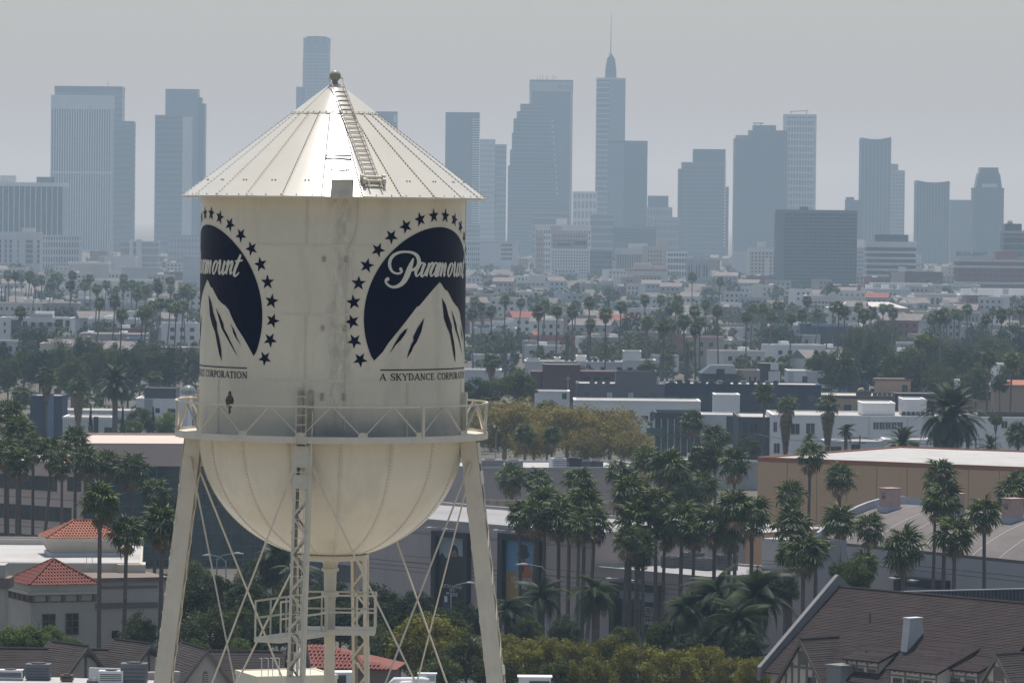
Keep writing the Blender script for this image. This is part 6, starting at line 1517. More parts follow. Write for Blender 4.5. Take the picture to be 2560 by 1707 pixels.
fan_palm(2070, 1012, 860, 'skirted palm with long dry beard, right of the pair', 1.45, ndead=18, skirt=1.5, n=22)
fan_palm(1228, 905, 1150, 'shaggy palm beside the white wall just right of the tank', 1.5, ndead=16, skirt=.7)
fan_palm(1668, 892, 1330, 'palm standing over the charcoal block', 1.5, ndead=10)
date_palm(2378, 1045, 800, 'largest dark date palm before the long white building', 2.05, 120)
date_palm(2256, 1112, 780, 'low spreading date palm left of the largest one', 1.2, 56)
date_palm(2475, 1120, 770, 'pale low date palm right of the largest one', .9, 40)
date_palm(1718, 880, 1320, 'tall dark date palm over the charcoal block', 1.2, 40)
QL = (('queen palm before the white annex', 2115, 1080, 800, .75, 18), ('feathery queen palm left of the first skirted palm', 2020, 1100, 780, .7, 16), ('feathery queen palm with arching crown below the blue poster', 1352, 1500, 500, 1.05, 34), ('large drooping queen palm between the two posters', 1490, 1490, 470, 1.05, 34),
      ('low queen palm under the blue poster', 1270, 1530, 490, .95, 30), ('queen palm right of the black poster', 1715, 1530, 450, 1.1, 34), ('dark feathery queen palm left of the house gable', 1800, 1500, 450, 1.35, 38), ('dark queen palm beside the half timbered gable', 1890, 1500, 440, 1.35, 38), ('low queen palm before the hedge at the gable', 1850, 1570, 435, 1.2, 34), ('feathery palm behind the left leg', 690, 1400, 540, 1.2, 30), ('feathery palm below the bowl', 740, 1440, 520, 1.0, 26), ('small feathery palm behind the cypresses', 370, 1060, 900, .8, 20), ('pale feathery palm behind the office roof', 280, 1120, 740, .8, 20))
for lab, px, py, d, s, n in QL: date_palm(px, py, d, lab, s, n, meshes=QUE, group='queen palms', name='queen_palm')
# --- cypresses
for i, (x, y0, y1, wv, d) in enumerate(((227, 1022, 1108, 22, 900), (307, 1020, 1108, 22, 900), (383, 1024, 1108, 20, 900))):
    cypress(x, y0, y1, wv, d, '%s slim dark cypress before the white modern blocks' % ('left', 'middle', 'right')[i])
for x, y0, y1, wv in ((2054, 842, 900, 11), (2066, 850, 900, 9), (2038, 858, 890, 10)): cypress(x, y0, y1, wv, 1560, 'thin dark cypress behind the modern apartments with dark stair tower')
for x, y0 in ((65, 722), (78, 720), (89, 726), (97, 727), (105, 728), (112, 727), (118, 726), (4, 716), (13, 718), (22, 712)): cypress(x, y0, y0 + 28, 9, 2200, 'tiny dark cypress in the hazy row at the far left', group='hazy cypress row')
for x, y0 in ((240, 842), (254, 850)): cypress(x, y0, y0 + 30, 11, 1480, 'short dark cypress before the pinkish low shed')
# --- ochre trees with pale branches behind the pinkish roof
for px, py, rp, d, lab in ((1262, 1052, 95, 880, 'ochre leaved tree with pale branches right of the balcony'), (1418, 1058, 85, 870, 'wide flat topped ochre tree, left one of the joined pair'), (1525, 1070, 80, 865, 'wide flat topped ochre tree, right one of the joined pair'), (1582, 1110, 52, 850, 'small ochre tree right of the wide pair'), (1335, 1095, 62, 860, 'lower ochre tree in the gap before the wide pair'), (1470, 1105, 58, 855, 'lower ochre tree under the wide pair')):
    c = P(px, py, d); ra = rp * 1.22 * MPP(d); t = thing('ochre_tree', lab, 'tree', (c.x, d, 0), px * .1, 'ochre trees'); k = int(px) % 3
    o = obj('crown', FLAT[k], t); o.location = (0, 0, c.z - ra * .15); o.scale = (ra, ra, ra * 1.0)
    o = obj('crown', FLAT[(k + 1) % 3], t); o.location = (0, 0, c.z - ra * .55); o.scale = (ra * .75, ra * .75, ra * .8); o.rotation_euler = (0, 0, 2)
    o = obj('trunk', LIMBP[k % 2], t); o.location = (0, 0, c.z - ra * .1); o.scale = (ra * .9, ra * .9, (c.z - ra * .1) / 3.2)
# --- larger trees by hand
for px, py, rp, d, kd, lab in (
    (1295, 962, 52, 1000, 'm', 'dense green tree before the brown brick hall'), (1368, 1035, 40, 930, 'd', 'round deep green tree between the ochre trees'), (1190, 985, 45, 960, 'd', 'dark glossy tree beside the balcony at right'), (1230, 975, 40, 970, 'm', 'leafy tree next to the dense green tree'),
    (1945, 862, 64, 1650, 'd', 'big round dark tree left of the blue grey apartments'), (1620, 925, 30, 1250, 'm', 'green tree behind the charcoal upper storey'),
    (1720, 1250, 55, 590, 'd', 'broad dark tree inside the bank of palms'), (1760, 1150, 50, 640, 'm', 'leafy tree top behind the bank of palms'), (1735, 1290, 40, 560, 'd', 'dark shrub tree under the bank of palms'), (1600, 1400, 30, 500, 'd', 'dark low tree behind the black poster palms'),
    (350, 1050, 38, 920, 'm', 'green tree between two cypresses'), (410, 1060, 36, 910, 'b', 'bright green tree by the cypress next to the balcony'), (330, 1075, 30, 905, 'b', 'low bright tree under the middle cypress'),
    (2500, 960, 26, 1110, 'd', 'dark round tree beside the orange tiled pavilion'), (2490, 1050, 20, 830, 'm', 'thin leafy tree against the long white building'), (430, 1275, 40, 600, 'd', 'dark tree before the glass wall beside the leg'), (1870, 1120, 35, 840, 'd', 'dark tree below the dark grey end block')):
    tree(px, py, rp, d, lab, kd, 'big', 'larger green trees')
for i, (px, py, rp) in enumerate(sorted(((2150, 862, 52), (2190, 905, 58), (2330, 885, 66), (2405, 915, 62), (2480, 890, 56), (2530, 850, 52), (2100, 915, 55), (2260, 925, 62), (2350, 945, 52), (2440, 945, 48), (2050, 905, 40), (2540, 920, 50), (2210, 830, 40), (2300, 930, 40)))):
    tree(px, py + 12, rp * .95, crown_d(px, py + 20, 8), 'dark tree, %s from the left in the thick grove below the right hand skyline' % ORD[i], 'm' if i % 3 else 'd', 'big', 'grove at right', asp=1.2)
for i, (px, py, rp) in enumerate(sorted(((60, 900, 46), (150, 895, 52), (210, 885, 48), (250, 908, 48), (320, 915, 44), (20, 925, 40), (385, 905, 44), (435, 905, 44), (100, 915, 50), (180, 925, 44), (280, 890, 38), (350, 895, 36), (480, 900, 46), (0, 880, 36)))):
    tree(px, py + 12, rp * .95, crown_d(px, py + 20, 8), 'dark tree, %s from the left in the grove above the skirted palms' % ORD[i], 'm' if i % 3 else 'd', 'big', 'grove at left', asp=1.2)
# --- far trees: scattered over the plain
def scatter(n, ylo, yhi, zone, size):
    k = 0
    while k < n:
        px = VR.uniform(-30, 2590); y = VR.uniform(ylo, yhi)
        if 500 < px < 1165: continue
        if y > 1010 and px > 1430: continue
        if 930 < y and px > 1880: continue
        d = ground_d(px, y); r_ = VR.uniform(3.0, 5.6); H = r_ * VR.uniform(.95, 1.4)
        py = HZ(px) + (CAMZ - H) * F / d
        side = 'left of the water tower' if px < 830 else ('between tank and gothic church' if px < 1720 else 'right of the gothic church')
        tree(px, py, r_ / MPP(d), d, 'hazy round tree among %s rooftops ' % zone + side, 'd' if VR.random() < .35 else 'm', size, 'hazy trees ' + zone + ' ' + side, asp=VR.uniform(.75, 1.25))
        k += 1
scatter(36, 655, 715, 'the farthest', 'far')
scatter(44, 715, 800, 'the far', 'far')
scatter(90, 790, 905, 'the middle', 'med')
scatter(34, 900, 1000, 'the nearer', 'med')
# the rest of the far greenery reads as one mass
mb = MB(); src = leaf_crown(900, 14, 150, .22)
for k in range(2100):
    d = 960 * (6.4 ** VR.random()); px = VR.uniform(-60, 2620)
    if 500 < px < 1165: continue
    r_ = VR.uniform(1.6, 4.0) * (.7 if d < 1400 else 1); c = Vector((PX(px, 700, d), d, r_ * VR.uniform(.6, .95))); a = VR.uniform(0, 6.28); ca, sa = math.cos(a), math.sin(a)
    mb.add([(c.x + r_ * 1.2 * (x * ca - y * sa), c.y + r_ * 1.2 * (x * sa + y * ca), max(.05, c.z + r_ * z)) for x, y, z in src.v], src.f)
o = mb.build('far_woodland', m_leafm); o['kind'] = 'stuff'; o['label'] = 'far mass of tree crowns filling the hazy plain'
# low house fabric between the trees
FB = [('white', 'white'), ('offwhite', 'off white'), ('lgrey', 'pale grey'), ('dust', 'dusty pink'), ('beige', 'beige'), ('grey', 'grey'), ('brick', 'red')]
m_shing = mat('roof_shingle_brown', (.17, .155, .145), .9, .3, .5, 3)
rfk = 0
def filler(n, ylo, yhi, zone):
    global rfk
    k = 0
    while k < n:
        px = VR.uniform(-20, 2580)
        if 480 < px < 1170: continue
        y = VR.uniform(ylo, yhi); d = ground_d(px, y); H = VR.choice((4.5, 5.5, 6.5, 8, 9.5)); wd = VR.uniform(8, 17)
        c_, cn = VR.choice(FB); half = wd / 2 / MPP(d)
        side = 'left of the water tower' if px < 830 else ('between tank and gothic church' if px < 1720 else 'right of the gothic church')
        gab = VR.random() < .2
        t = thing('house', 'small %s %s house among %s rooftops ' % (cn, 'gabled' if gab else 'flat roofed', zone) + side, 'house', (PX(px, y, d), d, 0), R(VR.uniform(-25, 25)), 'small houses ' + zone)
        dep = VR.uniform(9, 14)
        q = MB(); q.box(-wd / 2, wd / 2, -dep / 2, dep / 2, 0, H); q.build('wall', wall(c_), t)
        if gab:
            q = MB(); q.xprism([(-dep / 2 - .4, H + .01), (dep / 2 + .4, H + .01), (0, H + 2.4)], -wd / 2 - .3, wd / 2 + .3); q.build('roof', m_shing if rfk % 16 else m_tile, t)
        else:
            q = MB(); ringbox(q, -wd / 2 - .06, wd / 2 + .06, -dep / 2 - .06, dep / 2 + .06, H - .3, H + .45, .35); q.build('parapet', wall(c_), t)
            q = MB(); q.box(-wd / 2 + .3, wd / 2 - .3, -dep / 2 + .3, dep / 2 - .3, H + .003, H + .08); q.build('roof', m_roofw if rfk % 4 else m_roofg, t)
            if rfk % 2: q = MB(); x0 = VR.uniform(-wd * .3, wd * .1); q.box(x0, x0 + 2.5, -2, 1, H + .08, H + 1.4); q.build('roof_box', wall('white'), t)
        nr = 1 if H < 6 else 2
        smallwins(t, -wd / 2 + .6, wd / 2 - .6, H - nr * 2.9, H - .5, max(3, int(wd / 2.8)), nr, .42, .48, -dep / 2 - .01)
        rfk += 1; k += 1
filler(84, 652, 715, 'the farthest')
filler(96, 715, 790, 'the far')
filler(96, 790, 890, 'the middle')
filler(20, 900, 960, 'the nearer')
# ================================================================ foreground: walls that follow the street grid
class Frame:
    """local frame of a building whose front wall is the plane y=0 (x along the wall, +y away)"""
    def __init__(s, px, py, d, theta):
        s.o = P(px, py, d); s.o.z = 0; s.th = R(theta)
        s.M = Matrix.Translation(s.o) @ Matrix.Rotation(s.th, 4, 'Z'); s.I = s.M.inverted()
    def hit(s, px, py, y=0.0):
        a = s.I @ Vector((0, 0, CAMZ)); b = s.I.to_3x3() @ ray(px, py)
        t = (y - a.y) / b.y
        return a.x + b.x * t, a.z + b.z * t
    def thing(s, name, label, cat, group=None): return thing(name, label, cat, s.o, s.th, group)
def rect(t, fr, x0, x1, y0, y1, pr, m, name, y=0.0, th=.05):
    """flat piece on the wall given by its pixel corners, pr proud of the wall"""
    a, _ = fr.hit(x0, (y0 + y1) / 2, y - pr); b, _ = fr.hit(x1, (y0 + y1) / 2, y - pr)
    xm = (x0 + x1) / 2; z1 = fr.hit(xm, y0, y - pr)[1]; z0 = fr.hit(xm, y1, y - pr)[1]
    q = MB(); q.box(a, b, y - pr, y - pr + th, max(.02, z0), z1)
    return q.build(name, wall(m) if isinstance(m, str) else m, t)
def fwin(t, fr, px, py, pw, ph, y=0.0, **k):
    a, z = fr.hit(px - pw / 2, py, y); b, _ = fr.hit(px + pw / 2, py, y); z1 = fr.hit(px, py - ph / 2, y)[1]; z0 = fr.hit(px, py + ph / 2, y)[1]
    return win(t, (a + b) / 2, y, (z0 + z1) / 2, b - a, z1 - z0, 0, **k)
def tiles(mb, e0, e1, r0, r1, pitch=.27, step=.42):
    """barrel tiles on a roof plane: eave line e0-e1, ridge line r0-r1 (may be one point)"""
    e0, e1, r0, r1 = map(Vector, (e0, e1, r0, r1)); nrm = (e1 - e0).cross(r0 - e0).normalized()
    if nrm.z < 0: nrm = -nrm
    ex = (e1 - e0).normalized(); up = nrm.cross(ex).normalized()
    if up.z < 0: up = -up
    H = (r0 - e0).dot(up); W = (e1 - e0).length; a0 = (r0 - e0).dot(ex); a1 = (r1 - e0).dot(ex)
    rows = max(1, int(H / step)); step = H / rows
    for j in range(rows):
        t = (j + .5) / rows; lo, hi = a0 * t, W + (a1 - W) * t
        n = int((hi - lo) / pitch)
        for i in range(n):
            u = lo + (hi - lo - n * pitch) / 2 + (i + .5) * pitch + (random.random() - .5) * .015; v0 = j * step - .05; v1 = (j + 1) * step; l = .035 + random.random() * .012
            vs_ = []
            for v, rr, lf in ((v0, pitch * .36, l), (v1, pitch * .30, .0)):
                for ang in (0, 60, 120, 180):
                    vs_.append(e0 + ex * (u - rr * math.cos(R(ang))) + up * v + nrm * (lf + rr * .8 * math.sin(R(ang))))
            mb.add(vs_, [(0, 1, 5, 4), (1, 2, 6, 5), (2, 3, 7, 6), (0, 3, 2, 1)])
def slab(mb, e0, e1, r0, r1, th=.12):
    e0, e1, r0, r1 = map(Vector, (e0, e1, r0, r1)); n = (e1 - e0).cross(r0 - e0).normalized()
    if n.z < 0: n = -n
    vs_ = [e0, e1, r1, r0]; mb.add(vs_ + [p - n * th for p in vs_], [(0, 1, 2, 3), (7, 6, 5, 4), (0, 4, 5, 1), (1, 5, 6, 2), (2, 6, 7, 3), (3, 7, 4, 0)])
def shingles(mb, e0, e1, r0, r1, step=.2):
    """overlapping courses, each butt edge standing proud of the course below and slightly uneven"""
    e0, e1, r0, r1 = map(Vector, (e0, e1, r0, r1)); n = (e1 - e0).cross(r0 - e0).normalized()
    if n.z < 0: n = -n
    H = ((r0 + r1) / 2 - (e0 + e1) / 2).length; rows = max(2, int(H / step))
    for j in range(rows):
        t0, t1 = (j - .12) / rows, (j + 1) / rows
        A, B = e0.lerp(r0, t0), e1.lerp(r1, t0); Cc, D = e1.lerp(r1, t1), e0.lerp(r0, t1)
        k = max(1, int((B - A).length / 2.1)); sh_ = random.random()
        for i in range(k + 1):
            f0, f1 = max(0, (i - sh_) / k), min(1, (i + 1 - sh_) / k); l = .028 + random.random() * .02; dn = (A - D).normalized() * random.uniform(0, .02)
            p = [A.lerp(B, f0) + dn, A.lerp(B, f1) + dn, D.lerp(Cc, f1), D.lerp(Cc, f0)]
            mb.add([p[0] + n * l, p[1] + n * l, p[2] + n * .006, p[3] + n * .006, p[0], p[1]], [(0, 1, 2, 3), (4, 5, 1, 0)])
m_shd = mat('shingle_dark_brown', (.045, .034, .030), .9, .35, .6, 7, randomise=.2, stain=(.35, .5, (.07, .054, .047), (1, 1, 1)))
m_shb = mat('shingle_brown', (.037, .0245, .0225), .95, .30, .5, 7, stain=(.3, .5, (.052, .036, .033), (1, 1, 1)))
m_timber = mat('timber_grey_brown', (.16, .135, .115), .85, .2, 1.5, 9)
m_plast = mat('plaster_cream', (.52, .47, .38), .9, .10, .6, 6, stain=(.5, .35, (.36, .32, .26), (1, 1, .4)))
m_stuc = mat('stucco_warm_grey', (.45, .41, .36), .9, .08, .4, 5, stain=(.35, .35, (.33, .30, .27), (1, 1, .3)))
m_corn = mat('cornice_brown', (.19, .15, .12), .85, .15, .8, 6)
m_lav = mat('stucco_mauve_grey', (.45, .375, .345), .9, .07, .25, 4, stain=(.2, .35, (.26, .225, .22), (1, 1, .3)))
m_tanw = mat('office_tan_stone', (.60, .475, .395), .85, .06, .3, 4, stain=(.2, .25, (.47, .375, .32), (1, 1, .3)))
m_orange = mat('soundstage_orange_render', (.64, .415, .24), .9, .06, .15, 4, stain=(.12, .3, (.55, .355, .205), (1, 1, .25)))
m_bar = mat('barrel_roof_felt', (.155, .135, .125), .95, .16, .3, 4, stain=(.2, .45, (.22, .20, .185), (1, .3, 1)))

# ---------------------------------------------------------------- tan office with ribbon windows and glass wall (left)
fr = Frame(205, 1200, 640, -42)
t = fr.thing('office_building', 'tan stone office with ribbon windows and a dark teal glass wall', 'building')
Lx = fr.hit(-60, 1200)[0]; zt = fr.hit(100, 1152)[1]
q = MB(); q.box(Lx, -.02, 0, 30, 0, zt); q.build('wall', m_tanw, t)
fr2 = Frame(205, 1200, 640, 8)
t2 = fr2.thing('office_glass_wing', 'pinkish topped wing with dark teal glass curtain wall behind the left leg', 'building')
Rx = fr2.hit(700, 1200)[0]; z2 = fr2.hit(350, 1165)[1]; z3 = fr2.hit(350, 1113)[1]
q = MB(); q.box(0, Rx, .4, 30, 0, z2); q.build('glass_wall', m_glass_t, t2)
q = MB(); q.box(-.2, Rx + .3, 0, 30.3, z2 + .003, z3); q.build('fascia', m_tanw, t2)
q = MB(); ringbox(q, -.1, Rx + .2, .1, 30.2, z3 + .003, z3 + .25, .5); q.build('coping', wall('pink'), t2)
for k in range(int(Rx / 1.6) + 1):
    q = MB(); q.box(k * 1.6 - .05, k * 1.6 + .05, .25, .398, 0, z2); q.build('mullion', mat('mullion_teal', (.07, .12, .12), .4), t2)
for k in range(int(z2 / 1.7)):
    q = MB(); q.box(0, Rx, .27, .397, k * 1.7 + .8, k * 1.7 + .9); q.build('transom', MATS['mullion_teal'], t2)
for k, (x0, x1, y0, y1) in enumerate(((-30, 142, 1186, 1223), (-30, 178, 1262, 1299), (-30, 195, 1336, 1366))):
    rect(t, fr, x0, x1, y0, y1, .06, m_glass, 'ribbon_window')
    a, _ = fr.hit(x0, y0); b, _ = fr.hit(x1, y0); zz1 = fr.hit((x0 + x1) / 2, y0)[1]; zz0 = fr.hit((x0 + x1) / 2, y1)[1]
    for zz in (zz0 - .14, zz1): q = MB(); q.box(a, b + .1, -.14, -.005, zz, zz + .14); q.build('window_band_trim', m_tanw, t)
    for j in range(int((b - a) / 1.9)): q = MB(); q.box(a + j * 1.9 - .04, a + j * 1.9 + .04, -.09, -.062, zz0, zz1); q.build('mullion', wall('black'), t)
for gr in range(3):
    pass
for y0 in (1243, 1316):
    rect(t, fr, -40, 203, y0, y0 + 1.6, .012, m_corn, 'joint', th=.01)
q_ = rect(t, fr, 160, 203, 1186, 1240, .12, m_tanw, 'stone_frame', th=.1)
rect(t, fr, 168, 202, 1192, 1228, .18, m_glass, 'window')
# a second glass range further right behind the tower
q = MB()

# ---------------------------------------------------------------- stucco building with tile pavilions (left, near)
fr = Frame(231, 1450, 438, 22)
t = fr.thing('studio_gate_building', 'grey stucco flat roofed building with brown cornice bands at the left', 'building')
zt = fr.hit(300, 1443)[1]; Wx = fr.hit(420, 1443)[0]
q = MB(); q.box(-.2, Wx, 0, 7, 0, zt - .35); q.build('wall', m_stuc, t)
q = MB(); q.box(-.3, Wx + .1, -.25, 7, zt - .345, zt); q.build('cornice', m_corn, t)
for y0, y1, m_ in ((1464, 1470, m_corn), (1506, 1520, m_corn)): rect(t, fr, 232, 395, y0, y1, .1, m_, 'band')
rect(t, fr, 280, 299, 1576, 1612, .08, m_black, 'doorway')
z14 = 14.0
t = thing('studio_main_block', 'flat white gravel roofed block with ladder behind the tile pavilion', 'building', (PX(165, 1409, 445), 445, 0), R(4))
X0, X1 = -185 * .0356, 190 * .0356
q = MB(); q.box(X0 - 2, X1, 0, 28, 0, z14 - .05); q.build('wall', m_plast, t)
q = MB(); q.box(X0 - 1.8, X1 - .2, .25, 27.8, z14 - .045, z14); q.build('roof', m_roofw, t)
q = MB(); ringbox(q, X0 - 2.05, X1 + .05, 24, 28.05, z14 + .003, z14 + .5, .3); q.build('parapet', m_stuc, t)
q = MB()
xl = PX(214, 1400, 444) - t.location.x
for s_ in (0, .5): q.bar((xl + s_, -.12, 10), (xl + s_, -.12, 15.0), .05)
for k in range(12): q.bar((xl, -.12, 10.4 + k * .32), (xl + .5, -.12, 10.4 + k * .32), .035)
q.build('roof_ladder', wall('lgrey'), t)
q = MB(); q.box(X1 - 2.2, X1 + .3, -.6, 3, z14 - 1.2, z14 - .1); q.build('roof_hatch', m_plast, t)
# near tile pavilion
s_ = 5.75; th = R(23); corner = P(78, 1500, 428)
cx = corner.x + (math.cos(th) - math.sin(th)) * s_ / 2; cyy = corner.y + (math.cos(th) + math.sin(th)) * s_ / 2
t = thing('tile_pavilion', 'stucco corner pavilion with dark red pyramid tile roof and two windows', 'building', (cx, cyy, 0), th)
zc = PZ(78, 1483, 428); ze = PZ(78, 1463, 428); za = PZ(104, 1397, 432)
h_ = s_ / 2
q = MB(); q.box(-h_, h_, -h_, h_, 0, zc - .8); q.build('wall', m_stuc, t)
q = MB(); q.box(-h_ - .06, h_ + .06, -h_ - .06, h_ + .06, zc - .797, zc - .12); fz = q.build('frieze', m_corn, t)
q = MB(); q.box(-h_ - .42, h_ + .42, -h_ - .42, h_ + .42, zc - .117, zc + .12); q.build('cornice', m_plast, t)
q = MB(); q.box(-h_ - .12, h_ + .12, -h_ - .12, h_ + .12, zc + .123, ze + .02); q.build('upper_cornice', m_plast, t)
for k in range(5):
    x = -h_ + .1 + k * (s_ - .2) / 4
    q = MB(); q.box(x - .13, x + .13, -h_ - .34, -h_ - .062, zc - .75, zc - .12); q.build('corbel', m_corn, t)
    q = MB(); q.box(-h_ - .34, -h_ - .062, x - .13, x + .13, zc - .75, zc - .12); q.build('corbel', m_corn, t)
    if k < 4: q = MB(); q.box(x + .2, x + (s_ - .2) / 4 - .2, -h_ - .09, -h_ - .063, zc - .68, zc - .2); q.build('frieze_panel', m_stuc, t)
e = h_ + .3; cs = [(-e, -e, ze + .03), (e, -e, ze + .03), (e, e, ze + .03), (-e, e, ze + .03)]; ap = (0, 0, za)
q = MB(); q.add(cs + [ap], [(0, 1, 4), (1, 2, 4), (2, 3, 4), (3, 0, 4), (3, 2, 1, 0)]); rf = q.build('roof', m_tile, t)
q = MB()
for i in (0, 1, 3): tiles(q, cs[i], cs[(i + 1) % 4], ap, ap)
q.build('roof_tiles', m_tile, rf, kind='stuff')
for i in range(4):
    q = MB(); a, b = Vector(cs[i]), Vector(ap); n = 14
    for k in range(n):
        p0, p1 = a.lerp(b, k / n), a.lerp(b, (k + 1.1) / n); q.tube([p0 + Vector((0, 0, .09)), p1 + Vector((0, 0, .06))], [.12, .10], 6)
    q.build('hip_tiles', m_tile, rf, kind='stuff')
for px, pw in ((124, 29), (180, 28)):
    x = (PX(px, 1560, 429.5) - corner.x) / math.cos(th) - h_
    win(t, x, -h_, PZ(px, 1560, 429), 1.05, 1.75, 0, pane=m_glass, frm=m_corn, mull=1, cross=2)
t = thing('stucco_pier', 'stucco corner pier with brown cap at the left edge', 'building', (PX(-8, 1450, 424), 424, 0)); q = MB(); q.box(-.7, .68, 0, 3, 0, PZ(0, 1412, 424)); q.build('wall', m_stuc, t); q = MB(); zq = PZ(0, 1444, 424); q.box(-.8, 1.15, -.3, 3, zq - .9, zq); q.build('cap', m_corn, t)
# far orange-tile tower
s1, s2 = 6.9, 5.6; th = R(12); corner = P(119, 1400, 452)
t = thing('tile_tower', 'low tower with orange clay tile roof and flared cornice', 'building', (corner.x + math.cos(th) * s1 / 2 - math.sin(th) * s2 / 2, corner.y + math.sin(th) * s1 / 2 + math.cos(th) * s2 / 2, 0), th)
ze = PZ(119, 1345, 452); za = PZ(200, 1301, 456); zw = PZ(119, 1372, 452)
q = MB(); q.box(-s1 / 2 + .5, s1 / 2 - .5, -s2 / 2 + .5, s2 / 2 - .5, 0, zw - .4); q.build('wall', m_stuc, t)
q = MB(); q.box(-s1 / 2 + .3, s1 / 2 - .3, -s2 / 2 + .3, s2 / 2 - .3, zw - 1.1, zw - .402); q.build('base_band', wall('lgrey'), t)
q = MB(); q.add([(-s1 / 2 + .5, -s2 / 2 + .5, zw - .398), (s1 / 2 - .5, -s2 / 2 + .5, zw - .398), (s1 / 2 - .5, s2 / 2 - .5, zw - .398), (-s1 / 2 + .5, s2 / 2 - .5, zw - .398), (-s1 / 2 - .1, -s2 / 2 - .1, ze - .3), (s1 / 2 + .1, -s2 / 2 - .1, ze - .3), (s1 / 2 + .1, s2 / 2 + .1, ze - .3), (-s1 / 2 - .1, s2 / 2 + .1, ze - .3)], [(0, 1, 5, 4), (1, 2, 6, 5), (2, 3, 7, 6), (3, 0, 4, 7), (3, 2, 1, 0), (4, 5, 6, 7)]); q.build('flared_cornice', m_stuc, t)
q = MB(); q.box(-s1 / 2 - .2, s1 / 2 + .2, -s2 / 2 - .2, s2 / 2 + .2, ze - .297, ze); q.build('gutter', m_plast, t)
cs = [(-s1 / 2 - .15, -s2 / 2 - .15, ze + .01), (s1 / 2 + .15, -s2 / 2 - .15, ze + .01), (s1 / 2 + .15, s2 / 2 + .15, ze + .01), (-s1 / 2 - .15, s2 / 2 + .15, ze + .01)]; r0, r1 = (-s1 / 2 + 2.6, 0, za), (s1 / 2 - 2.6, 0, za)
q = MB(); q.add(cs + [r0, r1], [(0, 1, 5, 4), (1, 2, 5), (2, 3, 4, 5), (3, 0, 4), (3, 2, 1, 0)]); rf = q.build('roof', m_tileo, t)
q = MB(); tiles(q, cs[0], cs[1], r0, r1); tiles(q, cs[3], cs[0], r0, r0); tiles(q, cs[1], cs[2], r1, r1); q.build('roof_tiles', m_tileo, rf, kind='stuff')
for a, b in ((cs[0], r0), (cs[1], r1), (r0, r1)):
    q = MB(); a, b = Vector(a), Vector(b)
    for k in range(12): q.tube([a.lerp(b, k / 12) + Vector((0, 0, .09)), a.lerp(b, (k + 1.1) / 12) + Vector((0, 0, .06))], [.12, .1], 6)
    q.build('hip_tiles', m_tileo, rf, kind='stuff')

# ---------------------------------------------------------------- dark shingled range with cross gables (bottom left)
def gable_house(t, pk, hw, drop, L, wallz, arch=False, louvre=False, parapet=False, tm=m_timber, wm=None, rm=None):
    """cross gable in local coords: front at y=pk.y, ridge runs +y for L"""
    rm = rm or m_shd; x, y, z = pk; ov = .35
    g_ = obj('cross_gable', None, t)
    for s_ in (-1, 1):
        e0, e1 = (x + s_ * (hw + .25), y - ov, z - drop * (hw + .25) / hw), (x + s_ * (hw + .25), y + L, z - drop * (hw + .25) / hw); r0, r1 = (x, y - ov, z), (x, y + L, z)
        q = MB(); slab(q, *((e0, e1, r0, r1) if s_ < 0 else (e1, e0, r1, r0))); q.build('roof_slope', rm, g_)
        q = MB(); shingles(q, e0, e1, r0, r1); q.build('shingle_courses', rm, g_, kind='stuff')
        q = MB(); q.bar((x + s_ * (hw + .2), y - ov - .06, z - drop * (hw + .2) / hw - .12), (x, y - ov - .06, z - .1), .07, .26, up=(0, -1, 0)) if False else q.prism([(x, z + .02), (x, z - .34), (x + s_ * (hw + .25), z - drop * (hw + .25) / hw - .34), (x + s_ * (hw + .25), z - drop * (hw + .25) / hw + .0)], y - ov - .07, y - ov - .002); q.build('bargeboard', tm, g_)
    q = MB(); q.prism([(x - hw, wallz), (x + hw, wallz), (x + hw, z - drop - .15), (x, z - .15), (x - hw, z - drop - .15)], y, y + .2); q.build('gable_wall', wm or m_plast, g_)
    q = MB()
    n = int(L / .35)
    for k in range(n): q.tube([(x, y - ov + k * .35, z + .05), (x, y - ov + k * .35 + .36, z + .03)], [.10, .085], 6)
    q.build('ridge_caps', rm, g_, kind='stuff')
    return g_
fr = Frame(0, 1620, 400, -2)
t = fr.thing('shingled_range', 'long dark shingled roof range with half timbered cross gables at bottom left', 'building')
zr = fr.hit(60, 1621)[1]; xa, xb = fr.hit(-40, 1621)[0], fr.hit(715, 1621)[0]
for (e0, e1, r0, r1) in (((xa, -6, zr - 5), (xb, -6, zr - 5), (xa, 0, zr), (xb, 0, zr)), ((xb, 6, zr - 5), (xa, 6, zr - 5), (xb, 0, zr), (xa, 0, zr))):
    q = MB(); slab(q, e0, e1, r0, r1); q.build('roof_slope', m_shd, t)
    q = MB(); shingles(q, e0, e1, r0, r1, .19); q.build('shingle_courses', m_shd, t, kind='stuff')
q = MB()
for k in range(int((xb - xa) / .4)): q.tube([(xa + k * .4, 0, zr + .05), (xa + k * .4 + .41, 0, zr + .035)], [.11, .09], 6)
q.build('ridge_caps', m_shd, t, kind='stuff')
q = MB(); q.box(xa + .1, xb - .1, -5.6, 5.6, 0, zr - 5.1); q.build('wall', m_plast, t)
def gable_at(px, py, d, th, hw, drop, L, label, wallz, **k):
    p = P(px, py, d); g = thing('gable_wing', label, 'building', (p.x, p.y, 0), R(th)); gable_house(g, (0, 0, p.z), hw, drop, L, wallz, **k); return g
